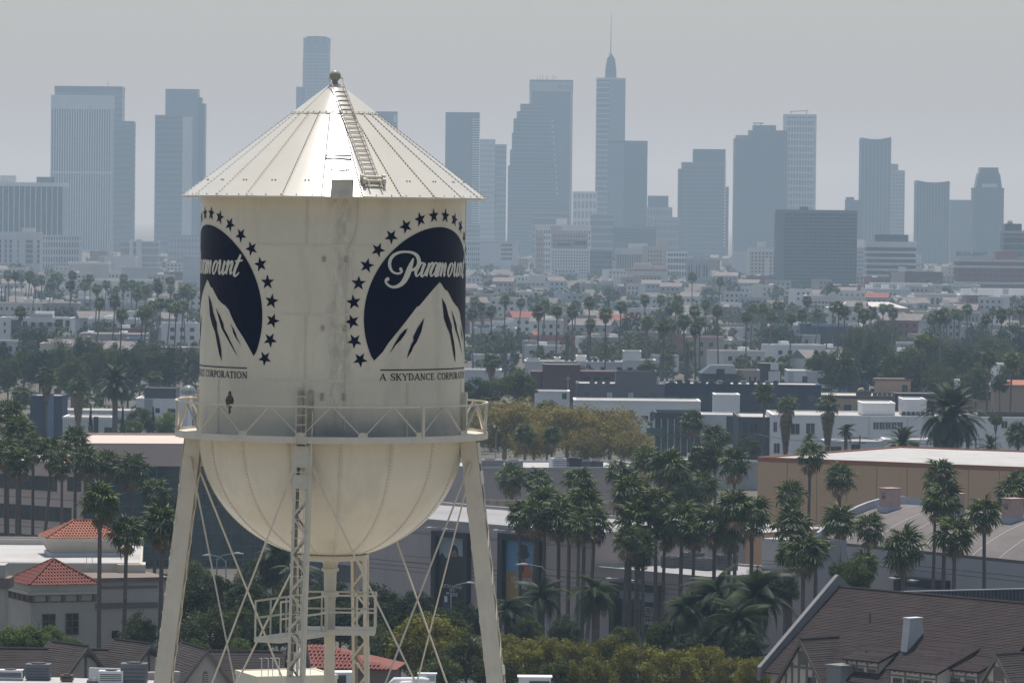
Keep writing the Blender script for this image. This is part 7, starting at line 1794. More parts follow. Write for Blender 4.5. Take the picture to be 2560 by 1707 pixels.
for i, (px, py) in enumerate(((214, 1614), (372, 1608))):
    g_ = gable_at(px, py, 396.5, 38, 2.5, 2.75, 5.5, '%s half timbered cross gable on the dark shingled range' % ('left', 'right')[i], .0)
    z = PZ(px, py, 396.5)
    q = MB(); q.box(-.09, .09, -.08, -.002, z - 3.2, z - .5); q.build('post', m_timber, g_)
    q = MB(); q.box(-2.2, 2.2, -.07, -.002, z - 2.75, z - 2.5); q.build('beam', m_timber, g_)
    for s_ in (-1, 1):
        q = MB(); q.prism([(s_ * .12, z - .55), (s_ * 1.0, z - 1.15), (s_ * 2.1, z - 2.35), (s_ * 1.7, z - 2.35), (s_ * 1.15, z - 1.75), (s_ * .95, z - 1.35), (s_ * .5, z - 1.0), (s_ * .12, z - .9)][::s_], -.06, -.002); q.build('curved_brace', m_timber, g_)
    q = MB(); q.box(.35, 1.2, -.05, -.003, z - 4.2, z - 2.9); lv = q.build('louvre', m_plast, g_)
    for k in range(5): q = MB(); q.box(.42, 1.13, -.09, -.052, z - 4.1 + k * .24, z - 3.98 + k * .24); q.build('louvre_slat', m_corn, lv)
# plain stucco gable with louvre
g_ = gable_at(514, 1622, 388, 20, 2.0, 2.6, 7, 'plain stucco gable with arched louvre in front of the dark roof', .0, wm=m_stuc)
z = PZ(514, 1622, 388); q = MB(); q.prism([(-.2, z - 3.0), (.2, z - 3.0), (.2, z - 1.9), (.1, z - 1.72), (-.1, z - 1.72), (-.2, z - 1.9)], -.05, -.002); lv = q.build('louvre', m_corn, g_)
for k in range(7): q = MB(); q.box(-.17, .17, -.08, -.052, z - 2.95 + k * .16, z - 2.88 + k * .16); q.build('louvre_slat', m_plast, lv)
q = MB(); q.box(-4.6, -2.05, .1, .5, 0, z - 1.95); q.box(-4.7, -2.02, .0, .6, z - 1.947, z - 1.7); q.build('side_parapet', m_stuc, g_)

# ---------------------------------------------------------------- flat roofs and machines along the bottom edge
t = thing('flat_roof_block', 'white flat roofed block with cooling machines at the bottom left', 'building', (PX(190, 1700, 384), 384, 0), R(-12))
zf = PZ(190, 1703, 384)
q = MB(); q.box(-8, 7, -8, 3.2, 0, zf - .1); q.build('wall', m_stuc, t)
q = MB(); q.box(-7.8, 6.8, -7.8, 3.0, zf - .097, zf); q.build('roof', m_roofw, t)
q = MB(); q.box(.2, 4.2, 2.7, 3.0, zf + .003, zf + .85); q.build('parapet', wall('lgrey'), t)
for x, y, sx, sy, sz, m_ in ((-3.2, .6, 1.9, 1.5, 1.25, m_unit), (4.6, .2, 2.0, 1.6, 1.55, m_unit), (3.0, -.6, 1.9, 1.2, 1.0, wall('lgrey')), (-5.2, -.2, 2.0, 1.2, .8, wall('lgrey')), (-.6, -.4, 1.0, .6, .55, wall('brown'))):
    ac_unit(t, x, y, zf, sx, sy, sz, m_, .2)
q = MB(); q.lathe([(.6, 0), (.55, .2), (.35, .4), (0, .48)], 14); o = q.build('satellite_dish', m_unit, t); o.location = (1.6, -.5, zf)
t = thing('cream_plant_box', 'cream rooftop box with dark roof and hoop ladder rails at the bottom', 'building', (PX(643, 1690, 368), 368, 0), R(20))
zb = PZ(643, 1690, 368); q = MB(); q.box(0, 6.2, 0, 5.5, 0, zb - .05); q.build('wall', mat('cream_render', (.62, .57, .43), .85, .06, .5, 5), t)
q = MB(); ringbox(q, -.06, 6.26, -.06, 5.56, zb - .3, zb, .28); q.build('parapet', MATS['cream_render'], t)
q = MB(); q.box(.3, 5.9, .3, 5.2, zb - .2, zb - .15); q.build('roof', wall('dgrey'), t)
for x in (.5, 1.35):
    q = MB(); q.tube([(x, .5, zb - .2), (x, .5, zb + 1.25), (x, 1.0, zb + 1.25), (x + .5, 1.0, zb + 1.25), (x + .5, .5, zb + 1.25), (x + .5, .5, zb - .2)], .03, 6); q.build('hoop_rail', wall('lgrey'), t)
q = MB()
for k in range(4): q.tube([(1.9 + k * .8, .6, zb - .15), (1.9 + k * .8, .6, zb + .5), (2.4 + k * .8, .6, zb + .5)], .025, 5)
q.build('pipe_rail', wall('lgrey'), t)
t = thing('plant_cabinet', 'grey plant cabinet behind the riser pipe at the bottom', 'cabinet', (PX(862, 1690, 372), 372, 0), R(10)); zb = PZ(862, 1682, 372)
q = MB(); q.box(-.85, .85, 0, 1.5, 0, zb); q.build('body', wall('lgrey'), t); q = MB(); q.box(-.75, .1, -.04, -.002, zb - 1.2, zb - .15); q.build('door', m_unitd, t); q = MB(); q.box(-.95, .95, -.1, 1.6, zb + .003, zb + .08); q.build('lid', wall('white'), t)
# tile roofed lodge
fr = Frame(782, 1669, 394, -6); t = fr.thing('tile_lodge', 'brown lodge with red tile roof behind the riser pipe', 'building')
zl = fr.hit(782, 1669)[1]; xr = fr.hit(990, 1660)[0]; y_r, zrr = 3.2, None; zrr = fr.hit(797, 1611, 3.2)[1]; xl = fr.hit(768, 1620, 3.2)[0]
e0, e1, r0, r1 = (-.1, 0, zl), (xr, 0, zl), (xl, 3.2, zrr), (xl + 1.6, 3.2, zrr)
q = MB(); slab(q, e0, e1, r0, r1); rf = q.build('roof', m_tile, t)
q = MB(); tiles(q, e0, e1, r0, r1, .33, .5); q.build('roof_tiles', m_tile, rf, kind='stuff')
q = MB(); slab(q, e1, (xr, 6.4, zl), r1, r1); q.build('roof_end', m_tile, t)
q = MB(); slab(q, (xr, 6.4, zl), (-.1, 6.4, zl), r1, r0); q.build('roof_back', m_tile, t)
q = MB(); q.xprism([(0, zl - 2), (6.4, zl - 2), (6.4, zl), (3.2, zrr + .1), (0, zl + .0)], xl - .55, xl - .15); q.build('gable_wall', wall('pink'), t)
q = MB(); q.box(.1, xr - .5, .5, 6, 0, zl - .15); q.build('wall', m_corn, t)
# fat white ducts and box
t = thing('white_duct', 'fat white elbow duct at the bottom right of the riser', 'duct', (PX(1020, 1700, 380), 380, 0)); zb = PZ(1020, 1699, 380)
q = MB(); q.tube([(-1.3, 0, zb - 2), (-1.3, 0, zb - .3), (-1.05, 0, zb - .05), (1.1, 0, zb), (1.5, .2, zb - .1)], .26, 10); q.tube([(-.7, -.6, zb - 2), (-.7, -.6, zb - .55), (-.4, -.6, zb - .25), (.3, -.6, zb - .22)], .24, 10); q.build('duct', wall('white'), t, smooth=True)
q = MB(); q.box(-1.8, 2.6, -.9, 1.2, 0, zb - 1.4); q.build('plinth', m_stuc, t)
t = thing('white_vent_box', 'small white louvred box beside the fat white duct', 'vent', (PX(1068, 1692, 382), 382, 0)); zb = PZ(1068, 1685, 382); q = MB(); q.box(-.65, .65, 0, 1, 0, zb); q.build('body', wall('white'), t)
q = MB(); q.box(-.75, .75, -.05, 1.05, zb + .002, zb + .07); q.build('lid', wall('lgrey'), t)
for k in range(4): q = MB(); q.box(.0, .6, -.05, -.002, zb - .5 + k * .11, zb - .43 + k * .11); q.build('louvre_slat', wall('grey'), t)
t = thing('roof_unit_box', 'white framed machine box low between trees right of the leg', 'cabinet', (PX(1337, 1700, 372), 372, 0)); zb = PZ(1337, 1693, 372); q = MB(); q.box(-1.2, 1.2, 0, 1.6, 0, zb); q.build('body', wall('lgrey'), t); q = MB(); q.box(-.4, 1.1, -.03, -.002, zb - 1.2, zb - .25); q.build('panel', m_unitd, t)
q = MB(); q.box(-1.3, 1.3, -.1, 1.7, zb + .003, zb + .06); q.build('lid', wall('white'), t)

# ---------------------------------------------------------------- poster wall building
fr = Frame(1482, 1450, 530, -50)
t = fr.thing('poster_building', 'mauve grey stucco building carrying tall film posters', 'building')
zt = fr.hit(1482, 1340)[1]; zl = fr.hit(1600, 1432)[1]
xL = fr.hit(660, 1400)[0]; xR = fr.hit(1775, 1450)[0]
q = MB(); q.box(xL, 0, 0, 22, 0, zt); q.build('wall', m_lav, t)
q = MB(); q.box(0.01, xR, .02, 16, 0, zl); q.build('low_wall', m_lav, t)
q = MB(); ringbox(q, xL - .1, .05, -.1, 22.1, zt + .003, zt + .4, .5); q.build('coping', wall('concrete'), t)
q = MB(); q.box(xL + .5, -.5, .5, 21.5, zt + .002, zt + .06); q.build('roof', m_roofg, t)
rect(t, fr, 772, 884, 1409, 1451, .05, m_glass_b, 'window_band')
q = MB(); ringbox(q, .06, xR + .1, -.06, 16.1, zl + .003, zl + .3, .4); q.build('coping', wall('concrete'), t)
q = MB(); q.box(.5, xR - .4, .5, 15.6, zl + .002, zl + .06); q.build('roof', m_roofg, t)
for y0 in (1362, 1366, 1425, 1440): rect(t, fr, 1005, 1480, y0 - 16, y0 - 14.6, .015, m_corn, 'joint', th=.012)
for zj in (zl - .9, zl - 1.4, zl - 1.9):
    q = MB(); q.box(.1, xR - .05, -.012, .018, zj, zj + .07); q.build('joint', m_corn, t)
    q = MB(); q.box(xL, -.05, -.012, .0, zj - .3, zj - .23); q.build('joint', m_corn, t)
def poster(x0, x1, y0, y1, lab, rounded=False):
    p = fr.thing('film_poster', lab, 'poster', 'film posters on the mauve wall')
    a, _ = fr.hit(x0, (y0 + y1) / 2); b, _ = fr.hit(x1, (y0 + y1) / 2); z1 = fr.hit((x0 + x1) / 2, y0)[1]; z0 = fr.hit((x0 + x1) / 2, y1)[1]
    W, H = b - a, z1 - z0; f = .09 * W
    q = MB()
    for xx0, xx1, zz0, zz1 in ((a, a + f * 1.3, z0, z1), (b - f * 1.3, b, z0, z1), (a + f * 1.3, b - f * 1.3, z1 - f * 1.1, z1), (a + f * 1.3, b - f * 1.3, z0, z0 + f * .8)): q.box(xx0, xx1, -.65, -.02, zz0, zz1)
    q.build('frame', m_black, p)
    for k in range(2):
        x = a + W * (.12 + .45 * k); q = MB(); q.tube([(x, -.1, z1 + .25), (x, -1.4, z1 + .35)], .04, 5); q.box(x - .35, x + .35, -1.75, -1.3, z1 + .25, z1 + .42); q.build('lamp', wall('lgrey'), p)
    ia, ib, iz0, iz1 = a + f * 1.3, b - f * 1.3, z0 + f * .8, z1 - f * 1.1
    def U(u, v): return (ia + (ib - ia) * u, iz0 + (iz1 - iz0) * v)
    def shape(pts, m_, lay, name):
        pl = [U(*c) for c in pts]; tri = tessellate_polygon([[Vector((x, z, 0)) for x, z in pl]]); q = MB(); q.add([(x, -.06 - .006 * lay, z) for x, z in pl], [tuple(reversed(tt)) for tt in tri]); return q.build(name, m_, p)
    def txt(s, u, v, h): 
        x, z = U(u, v); return text_obj(s, h, (x, -.06 - .07, z), (math.pi / 2, 0, 0), m_pw, p, 'poster_lettering', .005)
    return p, shape, txt
def ell(cx, cy_, rx, ry, n=14): return [(cx + rx * math.cos(2 * math.pi * i / n), cy_ + ry * math.sin(2 * math.pi * i / n)) for i in range(n)]
m_pw = mat('poster_white', (.62, .60, .56), .6, .03); m_psky = mat('poster_pale_sky', (.27, .32, .36), .6, .15, .4); m_pblue = mat('poster_blue', (.11, .23, .36), .6, .10, .4); m_pgold = mat('poster_gold', (.30, .19, .065), .6, .2, .8, 8)
m_pdark = mat('poster_dark', (.018, .022, .020), .6, .4, .5); m_pcoat = mat('poster_coat', (.012, .012, .011), .6, .5, .6); m_pskin = mat('poster_skin', (.20, .115, .075), .6, .2); m_porg = mat('poster_orange', (.36, .085, .025), .6, .2, 1.5); m_pgrey = mat('poster_skirt', (.10, .09, .09), .6, .4, 1)
p, S_, T_ = poster(1088, 1178, 1328, 1545, 'dark film poster of a bearded man in a coat')
S_([(0, 0), (1, 0), (1, 1), (0, 1)], m_pdark, 0, 'print')
S_([(0, .74), (.12, .79), (.25, .72), (.5, .78), (.8, .76), (1, .73), (1, 1), (0, 1)], m_psky, 1, 'sky')
S_([(.02, .0), (.10, .45), (.28, .62), (.42, .68), (.66, .68), (.85, .60), (.98, .42), (1, 0)], m_pcoat, 2, 'coat')
S_(ell(.55, .80, .15, .10), m_pcoat, 3, 'hair'); S_(ell(.55, .775, .10, .062), m_pskin, 4, 'face'); S_(ell(.55, .725, .075, .035), m_pcoat, 5, 'beard'); S_(ell(.515, .785, .02, .008, 8), m_pcoat, 6, 'eye'); S_(ell(.59, .785, .02, .008, 8), m_pcoat, 6, 'eye')
T_('LITTLE HOUSE', .5, .34, .52); T_('ON THE', .5, .30, .28); T_('PRAIRIE', .5, .235, .6)
p, S_, T_ = poster(1254, 1358, 1335, 1524, 'film poster of a figure in a black hat under blue sky')
S_([(0, .5), (1, .5), (1, 1), (0, 1)], m_pblue, 0, 'sky'); S_([(0, 0), (1, 0), (1, .48), (.6, .52), (.3, .5), (0, .52)], m_pgold, 1, 'field')
S_([(.38, .0), (.42, .35), (.40, .55), (.46, .66), (.60, .68), (.74, .62), (.78, .45), (.74, .3), (.86, .0)], m_pgrey, 2, 'skirt'); S_([(.42, .42), (.42, .58), (.48, .66), (.62, .68), (.76, .62), (.80, .48), (.74, .42)], m_porg, 3, 'blouse')
S_([(.54, .66), (.52, .74), (.62, .74), (.62, .66)], m_pskin, 4, 'neck'); S_([(.50, .5), (.53, .74), (.58, .74), (.56, .5)], m_pcoat, 5, 'braid')
S_(ell(.55, .79, .19, .07), m_pcoat, 6, 'hat_brim'); S_([(.42, .80), (.44, .92), (.50, .94), (.62, .94), (.67, .91), (.69, .80)], m_pcoat, 7, 'hat_crown')
T_('LITTLE HOUSE', .5, .38, .52); T_('ON THE', .5, .33, .28); T_('PRAIRIE', .5, .255, .6)
p, S_, T_ = poster(1534, 1660, 1457, 1590, 'wide dark film poster with a group of figures')
S_([(0, 0), (1, 0), (1, 1), (0, 1)], m_pdark, 0, 'print'); S_([(0, .78), (.2, .72), (.45, .82), (.7, .74), (1, .76), (1, 1), (0, 1)], m_psky, 1, 'sky')
for k, (u, v, s_) in enumerate(((.14, .72, 1.1), (.30, .62, .8), (.44, .78, 1.15), (.54, .6, .75))):
    S_([(u - .09 * s_, .12), (u - .08 * s_, v - .16), (u - .03, v - .08), (u + .03, v - .08), (u + .08 * s_, v - .16), (u + .09 * s_, .12)], m_pcoat, 2 + k, 'figure'); S_(ell(u, v, .045 * s_, .075 * s_, 10), m_pskin, 6 + k, 'face')
T_('LITTLE', .78, .52, .62); T_('HOUSE', .78, .40, .62); T_('ON THE', .78, .31, .36); T_('PRAIRIE', .78, .18, .62)
for i, (x0, x1, y0, y1, m_, lb) in enumerate(((1352, 1370, 1460, 1514, 'navy', 'small blue poster beside the blue sky film poster'), (1374, 1391, 1459, 1516, 'dbrick', 'small dark red notice right of the small blue poster'), (1107, 1123, 1484, 1540, 'navy', 'small blue poster under the bearded man poster'))):
    n_ = fr.thing('small_poster', lb, 'poster'); rect(n_, fr, x0, x1, y0, y1, .75 if i == 2 else .1, m_, 'board'); rect(n_, fr, x0 + 4, x1 - 5, y0 + 5, y0 + 20, .79 if i == 2 else .14, 'dust' if i == 1 else 'lgrey', 'print', th=.02)
# pinkish roofs behind
fr = Frame(1400, 1200, 700, 14); t = fr.thing('long_pink_block', 'long pinkish grey blank building behind the palms with roof machines', 'building')
a, b = fr.hit(1170, 1180)[0], fr.hit(1640, 1180)[0]; zt = fr.hit(1400, 1174)[1]
q = MB(); q.box(a, b, 0, 20, 0, zt); q.build('wall', m_lav, t); q = MB(); ringbox(q, a - .1, b + .1, -.1, 20.1, zt + .003, zt + .35, .4); q.build('coping', wall('grey'), t); q = MB(); q.box(a + .4, b - .4, .4, 19.6, zt + .002, zt + .05); q.build('roof', m_roofw, t)
for px, sx, sz, m_ in ((1225, 3.6, 1.3, wall('lav')), (1285, 2.2, 1.2, wall('grey')), (1398, 2.4, 1.5, wall('lgrey')), (1432, 2.2, 1.5, m_unitd), (1466, 1.7, 1.1, m_unit), (1490, 1.7, 1.1, m_unit), (1600, 2.0, 1.0, m_unit)):
    x = fr.hit(px, 1168, 2)[0]; ac_unit(t, x, 2.2, zt + .05, sx, 2.0, sz, m_)
q = MB(); x = fr.hit(1478, 1170)[0]; q.box(x - .15, x + .15, -.2, -.01, 0, zt); q.build('downpipe', wall('grey'), t)
fr = Frame(1400, 1270, 610, 0); t = fr.thing('parapet_block', 'low block with beige braced parapet screen behind the palms', 'building')
a, b = fr.hit(1190, 1270)[0], fr.hit(1745, 1270)[0]; zt = fr.hit(1400, 1254)[1]; zb = fr.hit(1400, 1287)[1]
q = MB(); q.box(a, b, 0, 14, 0, zb - .9); q.build('wall', m_lav, t); q = MB(); q.box(a, b, .2, 13.8, zb - .897, zb - .8); q.build('roof', m_roofg, t)
q = MB(); q.box(a, b, 3.0, 3.2, zb - .79, zt); q.build('screen', mat('screen_beige', (.48, .37, .29), .9, .08, .5), t)
n = int((b - a) / 1.15)
for k in range(n):
    x = a + .3 + k * 1.15; q = MB(); q.bar((x, 2.9, zb - .8), (x, 2.9, zt), .08); q.bar((x, 1.6, zb - .78), (x, 2.86, zt - .3), .07); q.build('brace', m_corn, t)
# orange low block
fr = Frame(1482, 1400, 575, -38); t = fr.thing('orange_annex', 'orange rendered annex with roof machines behind the palms', 'building')
zt = fr.hit(1600, 1318)[1]; a, b = fr.hit(1482, 1400)[0], fr.hit(1905, 1400)[0]; q = MB(); q.box(a, b, 0, 16, 0, zt); q.build('wall', m_orange, t); q = MB(); ringbox(q, a - .06, b + .06, -.06, 16.06, zt + .003, zt + .2, .3); q.build('coping', wall('tan'), t)
q = MB(); q.box(a + .3, b - .3, .3, 15.7, zt + .002, zt + .04); q.build('roof', m_roofw, t)
t = thing('machine_dome', 'pale curved plant roof with cooling machines above the low mauve wall', 'plant room', (PX(1690, 1430, 527), 529, 0), R(-50)); zb = PZ(1690, 1440, 527)
q = MB(); q.xprism([(0, 0), (6, 0), (6, zb - .4), (4.8, zb + .35), (3, zb + .65), (1.2, zb + .35), (0, zb - .4)], -3.5, 3.5); q.build('curved_roof', wall('offwhite'), t)
for x, y, sz in ((-2.8, 2.0, 1.4), (-.5, 3.0, 1.9), (2.2, 2.4, 1.5), (3.0, 4.6, 1.8)): ac_unit(t, x, y, zb + .35, 1.9, 1.5, sz)

# ---------------------------------------------------------------- orange soundstage
fr = Frame(1894, 1200, 690, -31); t = fr.thing('orange_soundstage', 'huge windowless orange rendered soundstage with white roof', 'building')
zt = fr.hit(1894, 1146)[1]; b = 62
q = MB(); q.box(0, b, 0, 44, 0, zt - .05); q.build('wall', m_orange, t)
q = MB(); ringbox(q, -.06, b + .06, -.06, 44.06, zt - .4, zt + .25, .35); q.build('coping', mat('coping_rust', (.34, .14, .075), .8, .15), t)
q = MB(); q.box(.35, b - .35, .35, 43.6, zt - .047, zt + .02); q.build('roof', m_roofw, t)
x = 0
while x < b:
    x += 4.6; q = MB(); q.box(x - .035, x + .035, -.02, -.002, .1, zt - .42); q.build('panel_joint', m_corn, t)
# ---------------------------------------------------------------- barrel roofed stage
fr = Frame(2046, 1400, 545, -57); t = fr.thing('barrel_roof_stage', 'grey stage with dark barrel roof, pale arched parapet and roof vents', 'building')
ze = fr.hit(2046, 1350)[1]; Ls = 36; SP = 22.0; RI = 3.7
arcp = [(SP * i / 24, ze + RI * (1 - ((i - 12) / 12) ** 2)) for i in range(25)]
q = MB(); q.box(-.4, Ls, 0, SP, 0, ze - .35); q.build('wall', m_lav if False else mat('stage_grey_render', (.43, .41, .405), .9, .06, .3, 4, stain=(.2, .35, (.33, .315, .31), (1, 1, .3))), t)
q = MB(); q.xprism([(0, ze - .34)] + arcp + [(SP, ze - .34)], 0, Ls); rf = q.build('barrel_roof', m_bar, t)
q = MB(); q.xprism([(-.1, ze - .3)] + [(y, z + .85) for y, z in arcp] + [(SP + .1, ze - .3)], -.45, -.005); q.build('arched_parapet', mat('parapet_blue_grey', (.40, .42, .46), .8, .2, .6, 5), t)
for k in range(1, 8):
    q = MB(); yy = k * Ls / 8
    for i in range(24): q.bar((yy, arcp[i][0], arcp[i][1] + .015), (yy, arcp[i + 1][0], arcp[i + 1][1] + .015), .22, .03)
    q.build('roof_seam', m_roofg, rf)
def rz_(y): return ze + RI * (1 - ((y - SP / 2) / (SP / 2)) ** 2)
m_vent = mat('vent_pink_render', (.46, .32, .27), .9, .2, 1.0, 6)
for px, py, y in ((2224, 1300, 7.5), (2385, 1308, 7.5), (2531, 1330, 7.5)):
    x, _ = fr.hit(px, py, y); z = rz_(y); v = obj('roof_vent', None, t)
    q = MB(); q.box(x - .8, x + .8, y - .85, y + .85, z + .35, z + 2.3); q.build('vent_shaft', m_vent, v); q = MB(); q.box(x - .95, x + .95, y - 1.0, y + 1.0, z - .9, z + .347); q.build('vent_base', MATS['parapet_blue_grey'], v); q = MB(); q.box(x - .9, x + .9, y - .95, y + .95, z + 2.303, z + 2.4); q.build('vent_cap', m_vent, v)
    q = MB(); q.box(x - .35, x + .35, y - .9, y - .852, z + 1.75, z + 1.85); q.box(x - .3, x + .3, y - .88, y - .852, z + 1.2, z + 1.6); q.build('vent_grille', m_corn, v)
for zj in (ze - 1.7, ze - 2.2): q = MB(); q.box(-.38, Ls, -.014, .0, zj, zj + .07); q.build('joint', m_corn, t)
p = fr.thing('wall_billboard', 'black framed billboard with pale blue poster behind the house ridge', 'billboard')
a, z1 = fr.hit(2247, 1437); b, _ = fr.hit(2376, 1437); q = MB()
for xx0, xx1, zz0, zz1 in ((a, a + 1, z1 - 6, z1), (b - 1, b, z1 - 6, z1), (a + 1, b - 1, z1 - 1.0, z1)): q.box(xx0, xx1, -.7, -.02, zz0, zz1)
q.build('frame', m_black, p); q = MB(); q.box(a + 1, b - 1, -.1, -.03, z1 - 6, z1 - 1.003); q.build('print', mat('poster_sky_blue', (.22, .32, .40), .6, .15, .4), p)
for k in (.12, .5): q = MB(); x = a + (b - a) * k; q.tube([(x, -.1, z1 - .3), (x, -1.5, z1 - .2)], .04, 5); q.box(x - .5, x + .5, -1.9, -1.4, z1 - .35, z1 - .15); q.build('lamp', wall('lgrey'), p)
fr3 = Frame(1904, 1400, 530, -40); t = fr3.thing('stage_corner_block', 'plain grey corner block left of the barrel roofed stage', 'building'); a, b = fr3.hit(1904, 1380)[0], fr3.hit(2046, 1380)[0]; q = MB(); q.box(a, b, 0, 5, 0, fr3.hit(1950, 1348)[1]); q.build('wall', MATS['stage_grey_render'], t)
for zj in (1404, 1412): rect(t, fr3, 1905, 2040, zj, zj + 1.6, .014, m_corn, 'joint', th=.012)
# corrugated screen behind the house
fr = Frame(2247, 1478, 432, 24); t = fr.thing('corrugated_screen', 'dark grey corrugated metal screen wall behind the house ridge', 'fence'); zt = fr.hit(2400, 1475)[1]; b = 12.5
q = MB(); q.box(0, b, .1, .16, 0, zt - .05); q.build('sheet', m_unitd, t)
for k in range(int(b / .36)): q = MB(); q.box(k * .36, k * .36 + .18, -.02, .098, 0, zt - .06); q.build('rib', wall('dgrey'), t)
q = MB(); q.box(-.05, b, -.06, .22, zt - .047, zt + .05); q.build('cap_rail', wall('grey'), t)

# ---------------------------------------------------------------- half timbered house, bottom right
rl = P(2097, 1467, 400); TH = math.radians(-49.6)
t = thing('half_timbered_house', 'large half timbered house with brown shingle roof and white chimney at bottom right', 'house', (rl.x, rl.y, 0), TH)
zr = rl.z; HW = 8.2; DR = 6.35; LEN = 24
fr = Frame(2097, 1467, 400, -49.6)
def plane_hit(px, py):               # where that sight line meets the front roof slope, in local coordinates
    a = fr.I @ Vector((0, 0, CAMZ)); b = fr.I.to_3x3() @ ray(px, py)
    # slope: z = zr + y*DR/HW  (y<0 towards the camera)
    k = DR / HW; tt = (zr + a.y * k - a.z) / (b.z - b.y * k); return a + b * tt
for (e0, e1, r0, r1) in (((0, -HW, zr - DR), (LEN, -HW, zr - DR), (0, 0, zr), (LEN, 0, zr)), ((LEN, HW, zr - DR), (0, HW, zr - DR), (LEN, 0, zr), (0, 0, zr))):
    q = MB(); slab(q, e0, e1, r0, r1); q.build('roof_slope', m_shb, t)
    q = MB(); shingles(q, e0, e1, r0, r1, .17); q.build('shingle_courses', m_shb, t, kind='stuff')
q = MB()
for k in range(int(LEN / .4)): q.tube([(k * .4, 0, zr + .05), (k * .4 + .41, 0, zr + .035)], [.12, .095], 6)
q.build('ridge_caps', m_shb, t, kind='stuff')
q = MB(); q.box(.1, LEN - .1, -HW + .7, HW - .7, 0, zr - DR + .3); q.build('wall', m_plast, t)
m_rake = mat('rake_wall_grey', (.20, .20, .195), .85, .15, .8, 6)
q = MB(); q.xprism([(-HW - .3, zr - DR - .7), (-HW - .3, zr - DR + .35), (-.35, zr + .75), (0, zr + 1.0), (.35, zr + .75), (HW + .3, zr - DR + .35), (HW + .3, zr - DR - .7), (0, zr - .6)], -.42, -.01); q.build('rake_parapet', m_rake, t)
# gabled bays
def bay(px, py, lback, hw, drop, lab):
    b = plane_hit(px, py); x, y, z = b.x, b.y - lback, b.z
    g_ = gable_house(t, (x, y, z), hw, drop, lback + .3, z - drop - 4.5, rm=m_shd)
    g_.name = 'gabled_bay'
    q = MB(); q.tube([(x, y - .42, z - .6), (x, y - .42, z + 1.0)], [.06, .03], 6); q.build('finial', m_timber, g_)
    for dx in (-1.9, -1.2, -.45, .45, 1.2, 1.9):
        if abs(dx) < hw: q = MB(); q.box(x + dx - .09, x + dx + .09, y - .07, y - .002, z - drop - 2.5, z - .35 - drop / hw * abs(dx)); q.build('post', m_timber, g_)
    for zz in (z - 2.2, z - drop - .2): q = MB(); wv = hw * (z - zz) / drop - .3; q.box(x - min(wv, hw), x + min(wv, hw), y - .085, y - .071, zz - .1, zz + .1); q.build('beam', m_timber, g_)
    q = MB(); q.box(x - .42, x + .42, y - .06, y - .003, z - 2.0, z - .95); lv = q.build('louvre', m_corn, g_)
    for k in range(6): q = MB(); q.box(x - .4, x + .4, y - .1, y - .062, z - 1.95 + k * .17, z - 1.87 + k * .17); q.build('louvre_slat', m_timber, lv)
    win(g_, x + 1.0, y - .01, z - 3.6, .75, 1.3, 0, frm=m_timber, mull=1, cross=2)
    return g_
bay(2105, 1591, 4.2, 3.4, 4.4, 'left')
bay(2600, 1628, 4.4, 3.4, 4.4, 'right')
def shed(pxb0, pyb0, pxb1, L, slope, lab, wins):
    b0 = plane_hit(pxb0, pyb0); w_ = (pxb1 - pxb0) * MPP(388) / math.cos(TH)
    x0, x1, yb, zb = b0.x, b0.x + w_, b0.y, b0.z; yf, zf = yb - L, zb - L * slope; zbase = zr + yf * DR / HW
    s_ = obj('shed_dormer', None, t)
    e0, e1, r0, r1 = (x0 - .2, yf - .25, zf - .25 * slope), (x1 + .2, yf - .25, zf - .25 * slope), (x0 - .2, yb + .2, zb + .2 * slope + .02), (x1 + .2, yb + .2, zb + .2 * slope + .02)
    q = MB(); slab(q, e0, e1, r0, r1, .14); q.build('dormer_roof', m_shb, s_); q = MB(); shingles(q, e0, e1, r0, r1, .17); q.build('shingle_courses', m_shb, s_, kind='stuff')
    q = MB(); q.xprism([(yf, zbase - .4), (yf, zf - .15), (yb, zb - .15), (yb, zb - .4)], x0, x1); q.build('dormer_wall', m_plast, s_)
    for k in range(int(w_ / .55)): q = MB(); q.box(x0 + .1 + k * .55, x0 + .19 + k * .55, yf - .22, yf - .002, zf - .3, zf - .17); q.build('rafter_end', m_timber, s_)
    for u in (0, .33, .66, 1):
        xx = x0 + u * (w_ - .16); q = MB(); q.box(xx, xx + .16, yf - .05, yf - .002, zbase - .2, zf - .2); q.build('post', m_timber, s_)
    q = MB(); q.box(x0, x1, yf - .062, yf - .051, zf - .62, zf - .5); q.build('beam', m_timber, s_)
    hgt = zf - zbase
    for u, ww in wins: win(s_, x0 + u * w_, yf - .01, zf - .75 - hgt * .28, ww, hgt * .5, 0, frm=m_timber, mull=2, cross=2, pane=m_glass)
shed(2169, 1614, 2245, 2.3, .33, 'left', ((.35, 1.3), (.8, .7)))
shed(2330, 1606, 2438, 4.6, .36, 'middle', ((.18, .8), (.5, 1.2), (.82, .8)))
shed(2405, 1637, 2490, 2.3, .33, 'right', ((.35, 1.2), (.8, .7)))
b0 = plane_hit(2285, 1600); q = MB()
x, y, z = b0.x, b0.y, b0.z
q.xprism([(y - 1.2, z - 1.6), (y + .8, z + .2), (y + .5, z + 1.7), (y - .8, z + 1.7)], x - .36, x + .36); q.build('chimney', mat('chimney_pale_render', (.48, .47, .45), .85, .12, .8, 6), t); q = MB(); q.box(x - .42, x + .42, y - .88, y + .6, z + 1.703, z + 1.8); q.build('chimney_cap', wall('lgrey'), t)
